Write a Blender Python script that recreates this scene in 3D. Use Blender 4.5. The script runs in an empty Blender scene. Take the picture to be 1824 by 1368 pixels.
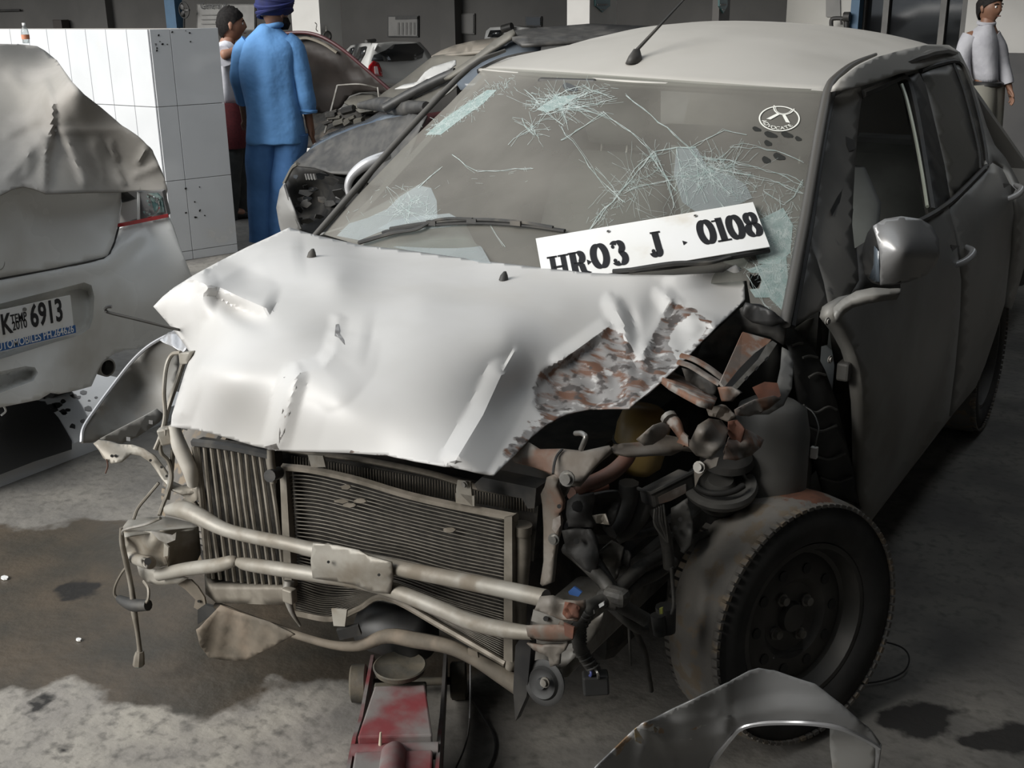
import bpy, bmesh, math, random
import numpy as np
from mathutils import Vector, Matrix
from mathutils.geometry import delaunay_2d_cdt
random.seed(7); RNG = np.random.default_rng(7)
SC = bpy.context.scene; COL = SC.collection

# ---------------------------------------------------------------- camera
FPX = 2027.0
CAM = np.array([1.518, -2.107, 1.625])
_y, _p, _r = math.radians(32.67), math.radians(18.58), math.radians(-.72)
_f = np.array([-math.sin(_y)*math.cos(_p), math.cos(_y)*math.cos(_p), -math.sin(_p)])
_rt = np.cross(_f, [0, 0, 1.]); _rt /= np.linalg.norm(_rt); _up = np.cross(_rt, _f)
_rt, _up = math.cos(_r)*_rt+math.sin(_r)*_up, math.cos(_r)*_up-math.sin(_r)*_rt
cd = bpy.data.cameras.new('camera'); cam = bpy.data.objects.new('camera', cd); COL.objects.link(cam)
cd.sensor_width = 36.0; cd.lens = 36.0*FPX/1824; cd.clip_start = .05; cd.clip_end = 200
cam.matrix_world = Matrix(((_rt[0], _up[0], -_f[0], CAM[0]), (_rt[1], _up[1], -_f[1], CAM[1]), (_rt[2], _up[2], -_f[2], CAM[2]), (0, 0, 0, 1)))
SC.camera = cam
# ---------------------------------------------------------------- sky, sun, exposure
W = bpy.data.worlds.new('overcast_sky'); SC.world = W; W.use_nodes = True
bg = W.node_tree.nodes['Background']; bg.inputs[0].default_value = (.86, .93, 1, 1); bg.inputs[1].default_value = .9
sd = bpy.data.lights.new('hazy_sun', 'SUN'); sd.energy = 5.2; sd.angle = math.radians(40); sd.color = (1, .975, .93)
sun = bpy.data.objects.new('hazy_sun', sd); COL.objects.link(sun)
sun.rotation_euler = Vector((.32, .82, -.47)).to_track_quat('-Z', 'Y').to_euler()
SC.view_settings.view_transform = 'Standard'; SC.view_settings.look = 'None'
SC.view_settings.gamma = 1; SC.view_settings.use_curve_mapping = False; SC.view_settings.exposure = 0.0

# ---------------------------------------------------------------- helpers
def ray(px, py): return _f+_rt*(px-912)/FPX-_up*(py-684)/FPX
def P(px, py, ax, v):
    """world point seen at a pixel of the photograph, with one coordinate known (or 'd': distance along the view axis)"""
    d = ray(px, py)
    t = v if ax == 'd' else (v-CAM['xyz'.index(ax)])/d['xyz'.index(ax)]
    return CAM+d*t
def proj(X):
    q = np.asarray(X, float)-CAM; z = q@_f
    return 912+FPX*(q@_rt)/z, 684-FPX*(q@_up)/z, z
def pk(c):
    c = tuple(c)
    return P(*c) if len(c) == 4 else np.array(c, float)
WL = {}
def wl(o):
    return WL.get(o.name, np.zeros(3)) if o else np.zeros(3)
def setp(o, label=None, cat=None, group=None, kind=None):
    for k, v in (('label', label), ('category', cat), ('group', group), ('kind', kind)):
        if v: o[k] = v
    return o
def thing(name, loc, label, cat, group=None):
    o = bpy.data.objects.new(name, None); COL.objects.link(o); o.empty_display_size = .1
    o.location = loc; WL[o.name] = np.array(loc, float)
    return setp(o, label, cat, group)
def obj(name, verts, faces, m, parent=None, smooth=True, solid=0, sub=0, bev=0, label=None, kind=None, auto=None):
    me = bpy.data.meshes.new(name)
    off = wl(parent)
    verts = np.asarray(verts, float)-off
    me.from_pydata(verts.tolist(), [], [list(map(int, f)) for f in faces]); me.validate()
    if smooth: me.polygons.foreach_set('use_smooth', [True]*len(me.polygons))
    o = bpy.data.objects.new(name, me); COL.objects.link(o)
    WL[o.name] = off
    if m: me.materials.append(m)
    if parent: o.parent = parent
    if auto is not None and smooth:
        me.set_sharp_from_angle(angle=math.radians(auto))
    if bev:
        b = o.modifiers.new('b', 'BEVEL'); b.width = bev; b.segments = 2; b.limit_method = 'ANGLE'; b.angle_limit = .6
    if sub:
        s = o.modifiers.new('s', 'SUBSURF'); s.levels = s.render_levels = sub
    if solid:
        s = o.modifiers.new('t', 'SOLIDIFY'); s.thickness = solid; s.offset = -1
    return setp(o, label, None, None, kind)
def catmull(pts, n=6, closed=False):
    pts = [np.array(p, float) for p in pts]
    if len(pts) < 3 or n <= 1: return pts
    out = []; N = len(pts)
    for i in range(N if closed else N-1):
        a, b, c, d = (pts[(i-1) % N] if closed or i else 2*pts[0]-pts[1]), pts[i], pts[(i+1) % N], (pts[(i+2) % N] if closed or i+2 < N else 2*pts[-1]-pts[-2])
        for k in range(n):
            t = k/n
            out.append(.5*((2*b)+(c-a)*t+(2*a-5*b+4*c-d)*t*t+(3*b-a-3*c+d)*t**3))
    if not closed: out.append(pts[-1])
    return out
def sweep(pts, r, n=8, sm=5, closed=False, flat=1.0, upv=None):
    """tube geometry along points; r number or list; flat squashes the section across its second axis"""
    R = [r]*len(pts) if np.isscalar(r) else list(r)
    q = [np.append(pk(p), R[i]) for i, p in enumerate(pts)]
    q = catmull(q, sm, closed)
    C = np.array([a[:3] for a in q]); rr = np.array([a[3] for a in q])
    T = np.gradient(C, axis=0)
    if closed: T = np.roll(C, -1, 0)-np.roll(C, 1, 0)
    T /= np.linalg.norm(T, axis=1)[:, None]+1e-12
    ref = np.array(upv if upv is not None else ((0, 0, 1.) if abs(T[0][2]) < .9 else (1., 0, 0)))
    u = ref-T[0]*(ref@T[0]); u /= np.linalg.norm(u)
    V = []; F = []
    ang = np.arange(n)*2*math.pi/n
    for i in range(len(C)):
        u = u-T[i]*(u@T[i]); u /= np.linalg.norm(u)+1e-12
        w = np.cross(T[i], u)
        for a in ang: V.append(C[i]+rr[i]*(math.cos(a)*u*flat+math.sin(a)*w))
    L = len(C)
    for i in range(L if closed else L-1):
        j = (i+1) % L
        for k in range(n):
            F.append((i*n+k, i*n+(k+1) % n, j*n+(k+1) % n, j*n+k))
    if not closed:
        F.append(tuple(range(n-1, -1, -1))); F.append(tuple((L-1)*n+k for k in range(n)))
    return V, F
def tube(name, pts, r, m, parent=None, n=8, sm=5, closed=False, label=None, flat=1.0, upv=None, **k):
    V, F = sweep(pts, r, n, sm, closed, flat, upv)
    return obj(name, V, F, m, parent, label=label, auto=50, **k)
def merge(parts):
    V = []; F = []
    for v, f in parts:
        o = len(V); V += list(v); F += [tuple(i+o for i in q) for q in f]
    return V, F
def boxg(c, sx, sy, sz, ax=None):
    """box geometry: centre, full sizes, optional 3 axes rows"""
    c = np.array(c, float); A = np.eye(3) if ax is None else np.array(ax, float)
    V = [c+A[0]*sx/2*a+A[1]*sy/2*b+A[2]*sz/2*d for a in (-1, 1) for b in (-1, 1) for d in (-1, 1)]
    F = [(0, 1, 3, 2), (4, 6, 7, 5), (0, 4, 5, 1), (2, 3, 7, 6), (0, 2, 6, 4), (1, 5, 7, 3)]
    return V, F
def box(name, c, s, m, parent=None, ax=None, bev=0, **k):
    V, F = boxg(c, *s, ax=ax)
    return obj(name, V, F, m, parent, smooth=False, bev=bev, **k)
def frame(d, upv=(0, 0, 1)):
    d = np.array(d, float); d /= np.linalg.norm(d); u = np.array(upv, float); u -= d*(u@d)
    if np.linalg.norm(u) < 1e-4: u = np.array([1., 0, 0])-d*d[0]
    u /= np.linalg.norm(u)
    return np.array([d, np.cross(u, d), u])
def lathe(prof, c, axis, n=32, a0=0, a1=2*math.pi):
    """prof: (offset along axis, radius) list"""
    A = frame(axis); c = np.array(c, float); V = []; F = []; full = abs(a1-a0-2*math.pi) < 1e-6
    m = n if full else n+1
    for (h, r) in prof:
        for k in range(m):
            a = a0+(a1-a0)*k/n
            V.append(c+A[0]*h+r*(math.cos(a)*A[1]+math.sin(a)*A[2]))
    for i in range(len(prof)-1):
        for k in range(n):
            k2 = (k+1) % m
            F.append((i*m+k, i*m+k2, (i+1)*m+k2, (i+1)*m+k))
    return V, F
def loft(secs, n=20, cap=True):
    """secs: (centre, vec a, vec b) ellipses"""
    V = []; F = []
    for c, a, b in secs:
        c, a, b = (np.array(x, float) for x in (c, a, b))
        for k in range(n):
            t = 2*math.pi*k/n
            V.append(c+a*math.cos(t)+b*math.sin(t))
    for i in range(len(secs)-1):
        for k in range(n):
            F.append((i*n+k, i*n+(k+1) % n, (i+1)*n+(k+1) % n, (i+1)*n+k))
    if cap:
        F.append(tuple(range(n-1, -1, -1))); F.append(tuple((len(secs)-1)*n+k for k in range(n)))
    return V, F
def inpoly(pts, poly):
    x, y = pts[:, 0], pts[:, 1]; r = np.zeros(len(pts), bool); n = len(poly)
    for i in range(n):
        x1, y1 = poly[i]; x2, y2 = poly[(i+1) % n]
        c = ((y1 > y) != (y2 > y))
        with np.errstate(divide='ignore', invalid='ignore'):
            xx = (x2-x1)*(y-y1)/(y2-y1)+x1
        r ^= c & (x < xx)
    return r
def dpoly(pts, line):
    """distance of points to a polyline, and signed side of nearest segment"""
    best = np.full(len(pts), 1e9); side = np.zeros(len(pts)); par = np.zeros(len(pts)); L = len(line)-1
    for i in range(L):
        a = np.array(line[i], float); b = np.array(line[i+1], float); d = b-a; l2 = d@d
        t = np.clip(((pts-a)@d)/l2, 0, 1); q = a+t[:, None]*d; e = np.linalg.norm(pts-q, axis=1)
        s = np.sign(d[0]*(pts[:, 1]-a[1])-d[1]*(pts[:, 0]-a[0]))
        mk = e < best; best[mk] = e[mk]; side[mk] = s[mk]; par[mk] = (i+t[mk])/L
    return best, side, par
class Depth:
    """smooth sheet through picked points: thin plate spline on inverse view depth (exact for planes)"""
    def __init__(s, ctrl, lam=1e-7):
        X = np.array([pk(c) for c in ctrl]); u, v, z = [], [], []
        for x in X:
            a, b, c = proj(x); u.append(a); v.append(b); z.append(c)
        s.p = np.stack([u, v], 1)/1000; w = 1/np.array(z); n = len(w)
        d = np.linalg.norm(s.p[:, None]-s.p[None], axis=2); K = s.k(d)+lam*np.eye(n)
        Q = np.c_[np.ones(n), s.p]
        if n == 3:
            s.w = np.zeros(3); s.a = np.linalg.solve(Q, w)
        else:
            A = np.block([[K, Q], [Q.T, np.zeros((3, 3))]])
            sol = np.linalg.lstsq(A, np.r_[w, 0, 0, 0], rcond=None)[0]; s.w = sol[:n]; s.a = sol[n:]
    @staticmethod
    def k(d): return np.where(d > 1e-9, d*d*np.log(np.maximum(d, 1e-9)), 0)
    def __call__(s, px):
        q = np.asarray(px, float)/1000
        d = np.linalg.norm(q[:, None]-s.p[None], axis=2)
        return 1/(s.k(d)@s.w+s.a[0]+q@s.a[1:])
def lift(px, t):
    px = np.asarray(px, float)
    d = _f[None]+_rt[None]*((px[:, 0]-912)/FPX)[:, None]-_up[None]*((px[:, 1]-684)/FPX)[:, None]
    return CAM+d*np.asarray(t)[:, None]
def panel(name, outline, dep, m, parent=None, step=None, bump=None, solid=.002, holes=(), crease=(), attr=None, round_=0, flat=False, label=None, kind=None, auto=40, jitter=0):
    """sheet of given outline in the photograph lying on the depth surface dep; triangulated, thick, oriented to the viewer"""
    if not isinstance(dep, Depth): dep = Depth(dep)
    if round_: outline = [tuple(p) for p in catmull(outline, round_, True)]
    def resamp(poly, closed=True):
        out = []; N = len(poly)
        for i in range(N if closed else N-1):
            a = np.array(poly[i], float); b = np.array(poly[(i+1) % N], float)
            k = max(1, int(round(np.linalg.norm(b-a)/step))) if step else 1
            out += [a+(b-a)*j/k for j in range(k)]
        if not closed: out.append(np.array(poly[-1], float))
        return out
    O = resamp(outline); pts = list(O); edges = [(i, (i+1) % len(O)) for i in range(len(O))]
    for h in holes:
        H = resamp(h); o = len(pts); pts += H; edges += [(o+i, o+(i+1) % len(H)) for i in range(len(H))]
    for c in crease:
        H = resamp(c, False); o = len(pts); pts += H; edges += [(o+i, o+i+1) for i in range(len(H)-1)]
    ol = np.array(outline, float)
    if step:
        x0, y0 = ol.min(0); x1, y1 = ol.max(0); g = []
        yy = y0+step*.5; row = 0
        while yy < y1:
            xx = x0+step*(.25 if row % 2 else .75)
            while xx < x1:
                g.append((xx, yy)); xx += step
            yy += step*.87; row += 1
        if g:
            g = np.array(g); g = g[inpoly(g, ol)]
            al = np.array(pts)
            ok = np.array([np.min(np.abs(al-q).sum(1)) > step*.55 for q in g]) if len(g) else []
            g = g[ok] if len(g) else g
            pts += list(g)
    vs, es, fs, _, _, _ = delaunay_2d_cdt([Vector(p) for p in pts], edges, [], 0, 1e-4)
    vp = np.array([tuple(v) for v in vs])
    F = np.array([list(f) for f in fs if len(f) == 3])
    cen = vp[F].mean(1); keep = inpoly(cen, ol)
    for h in holes: keep &= ~inpoly(cen, np.array(h, float))
    F = F[keep]
    t = dep(vp)
    if bump is not None: t = t-bump(vp)
    X = lift(vp, t)
    A = vp[F]; cr = (A[:, 1, 0]-A[:, 0, 0])*(A[:, 2, 1]-A[:, 0, 1])-(A[:, 1, 1]-A[:, 0, 1])*(A[:, 2, 0]-A[:, 0, 0])
    F = [tuple(f) if c < 0 else (f[0], f[2], f[1]) for f, c in zip(F, cr)]
    o = obj(name, X, F, m, parent, smooth=not flat, solid=solid, label=label, kind=kind, auto=None if flat else auto)
    if attr:
        for an, fn in attr.items():
            a = o.data.attributes.new(an, 'FLOAT', 'POINT'); a.data.foreach_set('value', fn(vp).astype(np.float32))
    return o
def plate(name, outline, dep, m, parent=None, solid=.004, **k):
    return panel(name, outline, dep, m, parent, solid=solid, flat=True, **k)
def bolt(c, ax, r, h, m, name, parent, n=6):
    V, F = lathe([(0, 0), (0, r*1.5), (h*.35, r*1.5), (h*.35, r), (h, r), (h, 0)], c, ax, n*2)
    return obj(name, V, F, m, parent, auto=30)
def skin(name, verts, edges, radii, m, parent=None, sub=2, root=0):
    me = bpy.data.meshes.new(name); off = wl(parent)
    me.from_pydata((np.array(verts)-off).tolist(), edges, [])
    o = bpy.data.objects.new(name, me); COL.objects.link(o); WL[o.name] = off
    if parent: o.parent = parent
    o.modifiers.new('k', 'SKIN')
    if not me.skin_vertices: me.attributes.new('x', 'FLOAT', 'POINT'); 
    sv = me.skin_vertices[0].data
    for i, r in enumerate(radii):
        sv[i].radius = (r, r) if np.isscalar(r) else r
        sv[i].use_root = (i == root)
    s = o.modifiers.new('s', 'SUBSURF'); s.levels = s.render_levels = sub
    me.materials.append(m)
    o.modifiers['k'].use_smooth_shade = True
    return o

# ---------------------------------------------------------------- materials
def mat(name, c1, c2=None, rough=.5, metal=0.0, scale=6, lo=.35, hi=.65, dust=None, dlo=.45, dhi=.7, dscale=3, bump=0, bscale=40, coat=0, spec=.5, alpha=1, trans=0, detail=4, attr=None, emit=None, up=None, upr=(.2, .9)):
    M = bpy.data.materials.new(name); M.use_nodes = True; nt = M.node_tree; N = nt.nodes; L = nt.links
    b = N['Principled BSDF']; b.inputs['Roughness'].default_value = rough; b.inputs['Metallic'].default_value = metal
    b.inputs['Specular IOR Level'].default_value = spec
    if coat: b.inputs['Coat Weight'].default_value = coat; b.inputs['Coat Roughness'].default_value = .08
    if alpha < 1: b.inputs['Alpha'].default_value = alpha
    if trans: b.inputs['Transmission Weight'].default_value = trans
    tc = N.new('ShaderNodeTexCoord')
    def noise(sc, de=detail):
        n = N.new('ShaderNodeTexNoise'); n.inputs['Scale'].default_value = sc; n.inputs['Detail'].default_value = de
        L.new(tc.outputs['Object'], n.inputs['Vector']); return n.outputs['Fac']
    def ramp(src, a, z):
        r = N.new('ShaderNodeMapRange'); r.interpolation_type = 'SMOOTHSTEP'; r.inputs[1].default_value = a; r.inputs[2].default_value = z
        L.new(src, r.inputs[0]); return r.outputs[0]
    def mix(fac, a, z):
        x = N.new('ShaderNodeMix'); x.data_type = 'RGBA'; L.new(fac, x.inputs[0])
        for s, v in ((6, a), (7, z)):
            if isinstance(v, tuple): x.inputs[s].default_value = (*v, 1)
            else: L.new(v, x.inputs[s])
        return x.outputs[2]
    col = c1
    if c2: col = mix(ramp(noise(scale), lo, hi), c1, c2)
    rg = None
    if dust:
        df = ramp(noise(dscale), dlo, dhi); col = mix(df, col, dust)
        q = N.new('ShaderNodeMapRange'); L.new(df, q.inputs[0]); q.inputs[3].default_value = rough; q.inputs[4].default_value = max(rough, .75); rg = q.outputs[0]
    if up:      # dust that has settled on surfaces that look up
        g = N.new('ShaderNodeNewGeometry'); sx = N.new('ShaderNodeSeparateXYZ'); L.new(g.outputs['Normal'], sx.inputs[0])
        col = mix(ramp(sx.outputs[2], *upr), col, up)
    if attr:    # worn patches stored per vertex: attr = (name, colour a, colour b)
        a = N.new('ShaderNodeAttribute'); a.attribute_name = attr[0]
        n1 = noise(38, 8); ad = N.new('ShaderNodeMath'); ad.operation = 'MULTIPLY_ADD'; L.new(n1, ad.inputs[0]); ad.inputs[1].default_value = .9; L.new(a.outputs['Fac'], ad.inputs[2])
        fa = ramp(ad.outputs[0], .85, .98)
        st = None
        if len(attr) > 3:
            mp = N.new('ShaderNodeMapping'); mp.inputs['Scale'].default_value = (9, 42, 42); mp.inputs['Rotation'].default_value = (0, 0, .5); L.new(tc.outputs['Object'], mp.inputs[0]); sn = N.new('ShaderNodeTexNoise'); sn.inputs['Scale'].default_value = 1; sn.inputs['Detail'].default_value = 7; L.new(mp.outputs[0], sn.inputs['Vector']); st = sn.outputs['Fac']
        col = mix(fa, col, mix(ramp(st or noise(24, 6), .47, .60), attr[1], attr[2]))
        if st: col = mix(fa, col, mix(ramp(noise(33, 5), .52, .62), col, (.075, .065, .06)))
    if isinstance(col, tuple): b.inputs['Base Color'].default_value = (*col, 1)
    else: L.new(col, b.inputs['Base Color'])
    if rg: L.new(rg, b.inputs['Roughness'])
    if bump:
        bp = N.new('ShaderNodeBump'); bp.inputs['Strength'].default_value = 1; bp.inputs['Distance'].default_value = bump
        L.new(noise(bscale, 3), bp.inputs['Height']); L.new(bp.outputs[0], b.inputs['Normal'])
    if emit:
        b.inputs['Emission Color'].default_value = (*emit[:3], 1); b.inputs['Emission Strength'].default_value = emit[3]
    return M
def glassmat(name, tint, dustc, dfac, rough=.05, scale=5, lo=.3, hi=.7, dmin=0, refl=.12):
    """dusty pane: transparent + thin dust + reflection"""
    M = bpy.data.materials.new(name); M.use_nodes = True; nt = M.node_tree; N = nt.nodes; L = nt.links
    out = N['Material Output']; N.remove(N['Principled BSDF'])
    tr = N.new('ShaderNodeBsdfTransparent'); tr.inputs[0].default_value = (*tint, 1)
    df = N.new('ShaderNodeBsdfDiffuse'); df.inputs[0].default_value = (*dustc, 1)
    gl = N.new('ShaderNodeBsdfGlossy'); gl.inputs['Roughness'].default_value = rough
    tc = N.new('ShaderNodeTexCoord'); n = N.new('ShaderNodeTexNoise'); n.inputs['Scale'].default_value = scale; n.inputs['Detail'].default_value = 6
    L.new(tc.outputs['Object'], n.inputs['Vector'])
    mr = N.new('ShaderNodeMapRange'); L.new(n.outputs['Fac'], mr.inputs[0]); mr.inputs[1].default_value = lo; mr.inputs[2].default_value = hi; mr.inputs[3].default_value = dmin; mr.inputs[4].default_value = dfac
    a = N.new('ShaderNodeMixShader'); L.new(mr.outputs[0], a.inputs[0]); L.new(tr.outputs[0], a.inputs[1]); L.new(df.outputs[0], a.inputs[2])
    fr = N.new('ShaderNodeFresnel'); fr.inputs[0].default_value = 1.5
    mm = N.new('ShaderNodeMath'); mm.operation = 'MULTIPLY_ADD'; L.new(fr.outputs[0], mm.inputs[0]); mm.inputs[1].default_value = refl*4; mm.inputs[2].default_value = .0
    mm.use_clamp = True
    c = N.new('ShaderNodeMixShader'); L.new(mm.outputs[0], c.inputs[0]); L.new(a.outputs[0], c.inputs[1]); L.new(gl.outputs[0], c.inputs[2])
    L.new(c.outputs[0], out.inputs[0])
    return M
SILVER = (.50, .50, .50); DUSTC = (.40, .37, .32)
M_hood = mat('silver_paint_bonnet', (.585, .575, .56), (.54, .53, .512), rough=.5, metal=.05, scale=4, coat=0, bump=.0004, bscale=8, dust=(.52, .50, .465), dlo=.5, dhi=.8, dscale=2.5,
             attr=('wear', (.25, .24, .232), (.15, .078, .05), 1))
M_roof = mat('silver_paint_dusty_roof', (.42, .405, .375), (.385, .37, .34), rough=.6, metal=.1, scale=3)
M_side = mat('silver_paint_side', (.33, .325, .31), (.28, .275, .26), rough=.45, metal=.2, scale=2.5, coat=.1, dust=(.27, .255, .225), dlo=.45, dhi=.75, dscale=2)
M_silver = mat('silver_paint_clean', (.56, .56, .57), (.52, .52, .53), rough=.28, metal=.45, scale=6, coat=.4)
M_under = mat('primer_underside', (.30, .295, .28), (.24, .23, .21), rough=.6, scale=9, dust=(.30, .26, .21), dlo=.5, dhi=.7, dscale=8)
M_frame = mat('dirty_painted_steel', (.34, .32, .28), (.25, .225, .185), rough=.5, metal=.2, scale=14, dust=(.20, .17, .13), dlo=.52, dhi=.72, dscale=11, bump=.0006, bscale=60)
M_frame2 = mat('rust_stained_frame', (.20, .18, .155), (.15, .125, .10), rough=.6, metal=.1, scale=14, dust=(.17, .10, .07), dlo=.52, dhi=.68, dscale=13, bump=.0008, bscale=60)
M_mud = mat('mud_caked_steel', (.15, .125, .095), (.10, .085, .065), rough=.8, scale=14, dust=(.20, .16, .12), dlo=.5, dhi=.7, dscale=10, bump=.001, bscale=50)
M_steel = mat('grimy_steel', (.30, .285, .26), (.20, .185, .16), rough=.5, metal=.3, scale=18, dust=(.11, .10, .08), dlo=.5, dhi=.7, dscale=9, bump=.0008, bscale=50)
M_rust = mat('rusty_steel', (.27, .245, .22), (.21, .11, .07), rough=.7, metal=.1, scale=22, lo=.42, hi=.56, dust=(.16, .13, .11), dlo=.5, dhi=.65, dscale=15, bump=.001, bscale=60)
M_brick = mat('brick_red_smear', (.19, .075, .045), (.14, .065, .045), rough=.85, scale=30)
M_alu = mat('dusty_aluminium', (.27, .245, .205), (.18, .16, .13), rough=.5, metal=.3, scale=20, dust=(.17, .15, .12), dlo=.48, dhi=.7, dscale=14)
M_alu2 = mat('radiator_aluminium_brown', (.25, .22, .18), (.16, .14, .11), rough=.55, metal=.25, scale=25)
M_core = mat('radiator_core_dark', (.045, .04, .033), (.022, .02, .017), rough=.85, scale=60)
M_black = mat('black_plastic', (.018, .018, .018), (.03, .029, .027), rough=.5, scale=15, dust=(.06, .055, .048), dlo=.5, dhi=.8, dscale=7)
M_blackd = mat('dusty_black_plastic', (.045, .043, .04), (.03, .03, .029), rough=.6, scale=12, dust=(.11, .10, .085), dlo=.5, dhi=.75, dscale=10, bump=.0006, bscale=60)
M_grime = mat('engine_grime', (.05, .047, .042), (.025, .024, .022), rough=.7, scale=20, dust=(.09, .075, .06), dlo=.5, dhi=.7, dscale=12, bump=.001, bscale=40)
M_trim = mat('dark_trim_dusty', (.065, .062, .058), (.10, .096, .088), rough=.42, scale=5, up=(.085, .08, .072))
M_pillar = mat('blacked_out_pillar_dusty', (.10, .096, .088), (.14, .133, .12), rough=.5, scale=6, dust=(.03, .03, .03), dlo=.64, dhi=.68, dscale=7)
M_rubber = mat('tyre_rubber_dusty', (.11, .103, .093), (.18, .165, .145), rough=.85, scale=7, dust=(.20, .16, .115), dlo=.50, dhi=.62, dscale=26, bump=.0015, bscale=45)
M_rubber2 = mat('tyre_rubber_dark', (.030, .029, .028), (.055, .052, .048), rough=.8, scale=9)
M_rim = mat('steel_rim_black', (.075, .072, .066), (.11, .104, .094), rough=.5, metal=.3, scale=9)
M_hose = mat('hose_red_brown', (.16, .07, .045), (.10, .055, .04), rough=.6, scale=14)
M_wire = mat('loom_tape', (.05, .048, .044), (.08, .075, .066), rough=.6, scale=30, bump=.001, bscale=120)
M_white = mat('white_plate', (.80, .80, .79), (.76, .755, .73), rough=.35, scale=5, dust=(.66, .63, .57), dlo=.58, dhi=.75, dscale=9)
M_ink = mat('black_ink', (.012, .012, .014), rough=.5)
M_blue = mat('blue_band', (.03, .12, .33), rough=.4)
M_amber = mat('yellowed_tank', (.42, .30, .11), (.34, .23, .08), rough=.35, scale=8, trans=0)
M_wpaint = mat('white_car_paint', (.78, .785, .77), (.75, .755, .74), rough=.25, scale=3, coat=.35, dust=(.52, .50, .45), dlo=.52, dhi=.8, dscale=2.2)
M_cover = mat('grey_car_cover', (.33, .31, .285), (.28, .265, .24), rough=.8, scale=5, dust=(.22, .18, .14), dlo=.66, dhi=.78, dscale=4, bump=.0008, bscale=30)
M_glassdark = mat('dark_glass', (.012, .013, .014), rough=.06, spec=.6)
M_glassdust = mat('dusty_side_glass', (.085, .082, .072), (.10, .095, .085), rough=.35, scale=4)
M_rubberseal = mat('black_seal', (.02, .02, .02), rough=.5)
M_chrome = mat('chrome', (.75, .75, .75), rough=.12, metal=1)
M_zinc = mat('zinc_bolt', (.32, .31, .29), (.22, .21, .19), rough=.35, metal=.7, scale=40)
M_lamp = mat('clear_lamp_lens', (.30, .38, .36), (.08, .16, .16), rough=.08, scale=30, metal=.2, coat=.5)
M_red = mat('red_lens', (.45, .015, .02), (.30, .01, .015), rough=.12, scale=20, coat=.5)
M_redjack = mat('red_jack_paint', (.22, .045, .05), (.15, .04, .045), rough=.6, scale=9, dust=(.21, .195, .185), dlo=.30, dhi=.56, dscale=8, bump=.0006, bscale=60)
M_iron = mat('cast_iron', (.075, .07, .058), (.11, .095, .07), rough=.7, scale=24, bump=.001, bscale=70)
M_tile = mat('white_glazed_tile', (.57, .58, .59), (.53, .54, .55), rough=.12, scale=2.5, dust=(.55, .52, .47), dlo=.62, dhi=.85, dscale=3, coat=.3)
M_grout = mat('grout', (.30, .28, .25), rough=.9)
M_blob = mat('black_oil_and_shadow', (.012, .012, .012), rough=.35)

# ================================================================ SETTING
def floor_mat():
    M = bpy.data.materials.new('workshop_concrete'); M.use_nodes = True; nt = M.node_tree; N = nt.nodes; L = nt.links
    b = N['Principled BSDF']; tc = N.new('ShaderNodeTexCoord')
    def noise(s, d=6):
        n = N.new('ShaderNodeTexNoise'); n.inputs['Scale'].default_value = s; n.inputs['Detail'].default_value = d
        L.new(tc.outputs['Object'], n.inputs['Vector']); return n.outputs['Fac']
    def rmp(src, a, z):
        r = N.new('ShaderNodeMapRange'); r.inputs[1].default_value = a; r.inputs[2].default_value = z; L.new(src, r.inputs[0]); return r.outputs[0]
    def mix(f, a, z):
        x = N.new('ShaderNodeMix'); x.data_type = 'RGBA'; L.new(f, x.inputs[0])
        for s, v in ((6, a), (7, z)):
            if isinstance(v, tuple): x.inputs[s].default_value = (*v, 1)
            else: L.new(v, x.inputs[s])
        return x.outputs[2]
    grey = mix(rmp(noise(3.5), .4, .62), (.15, .142, .13), (.23, .215, .19))
    pale_floor = mix(rmp(noise(5), .38, .62), (.27, .25, .225), (.38, .352, .305))
    sa = N.new('ShaderNodeAttribute'); sa.attribute_name = 'pale_floor'
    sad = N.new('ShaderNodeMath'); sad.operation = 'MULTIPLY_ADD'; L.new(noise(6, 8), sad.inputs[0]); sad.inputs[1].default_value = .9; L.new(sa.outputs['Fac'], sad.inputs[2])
    dry = mix(rmp(sad.outputs[0], .75, 1.05), grey, pale_floor)
    dry = mix(rmp(noise(30), .5, .75), dry, (.12, .113, .10))
    wet = mix(rmp(noise(4), .38, .62), (.060, .054, .044), (.095, .076, .056))
    a = N.new('ShaderNodeAttribute'); a.attribute_name = 'wet'
    ad = N.new('ShaderNodeMath'); ad.operation = 'MULTIPLY_ADD'; L.new(noise(9, 8), ad.inputs[0]); ad.inputs[1].default_value = .6; L.new(a.outputs['Fac'], ad.inputs[2])
    wf = rmp(ad.outputs[0], .74, .84)
    c = mix(wf, dry, wet)
    o = N.new('ShaderNodeAttribute'); o.attribute_name = 'oil'
    ad2 = N.new('ShaderNodeMath'); ad2.operation = 'MULTIPLY_ADD'; L.new(noise(14, 8), ad2.inputs[0]); ad2.inputs[1].default_value = .7; L.new(o.outputs['Fac'], ad2.inputs[2])
    of = rmp(ad2.outputs[0], .78, .90)
    c = mix(of, c, (.026, .024, .022))
    L.new(c, b.inputs['Base Color'])
    r = N.new('ShaderNodeMapRange'); L.new(wf, r.inputs[0]); r.inputs[3].default_value = .85; r.inputs[4].default_value = .42; L.new(r.outputs[0], b.inputs['Roughness'])
    bp = N.new('ShaderNodeBump'); bp.inputs['Distance'].default_value = .004; L.new(noise(25, 5), bp.inputs['Height']); L.new(bp.outputs[0], b.inputs['Normal'])
    return M
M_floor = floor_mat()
def fl(poly): return [tuple(P(x, y, 'z', 0)[:2]) for x, y in poly]
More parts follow.
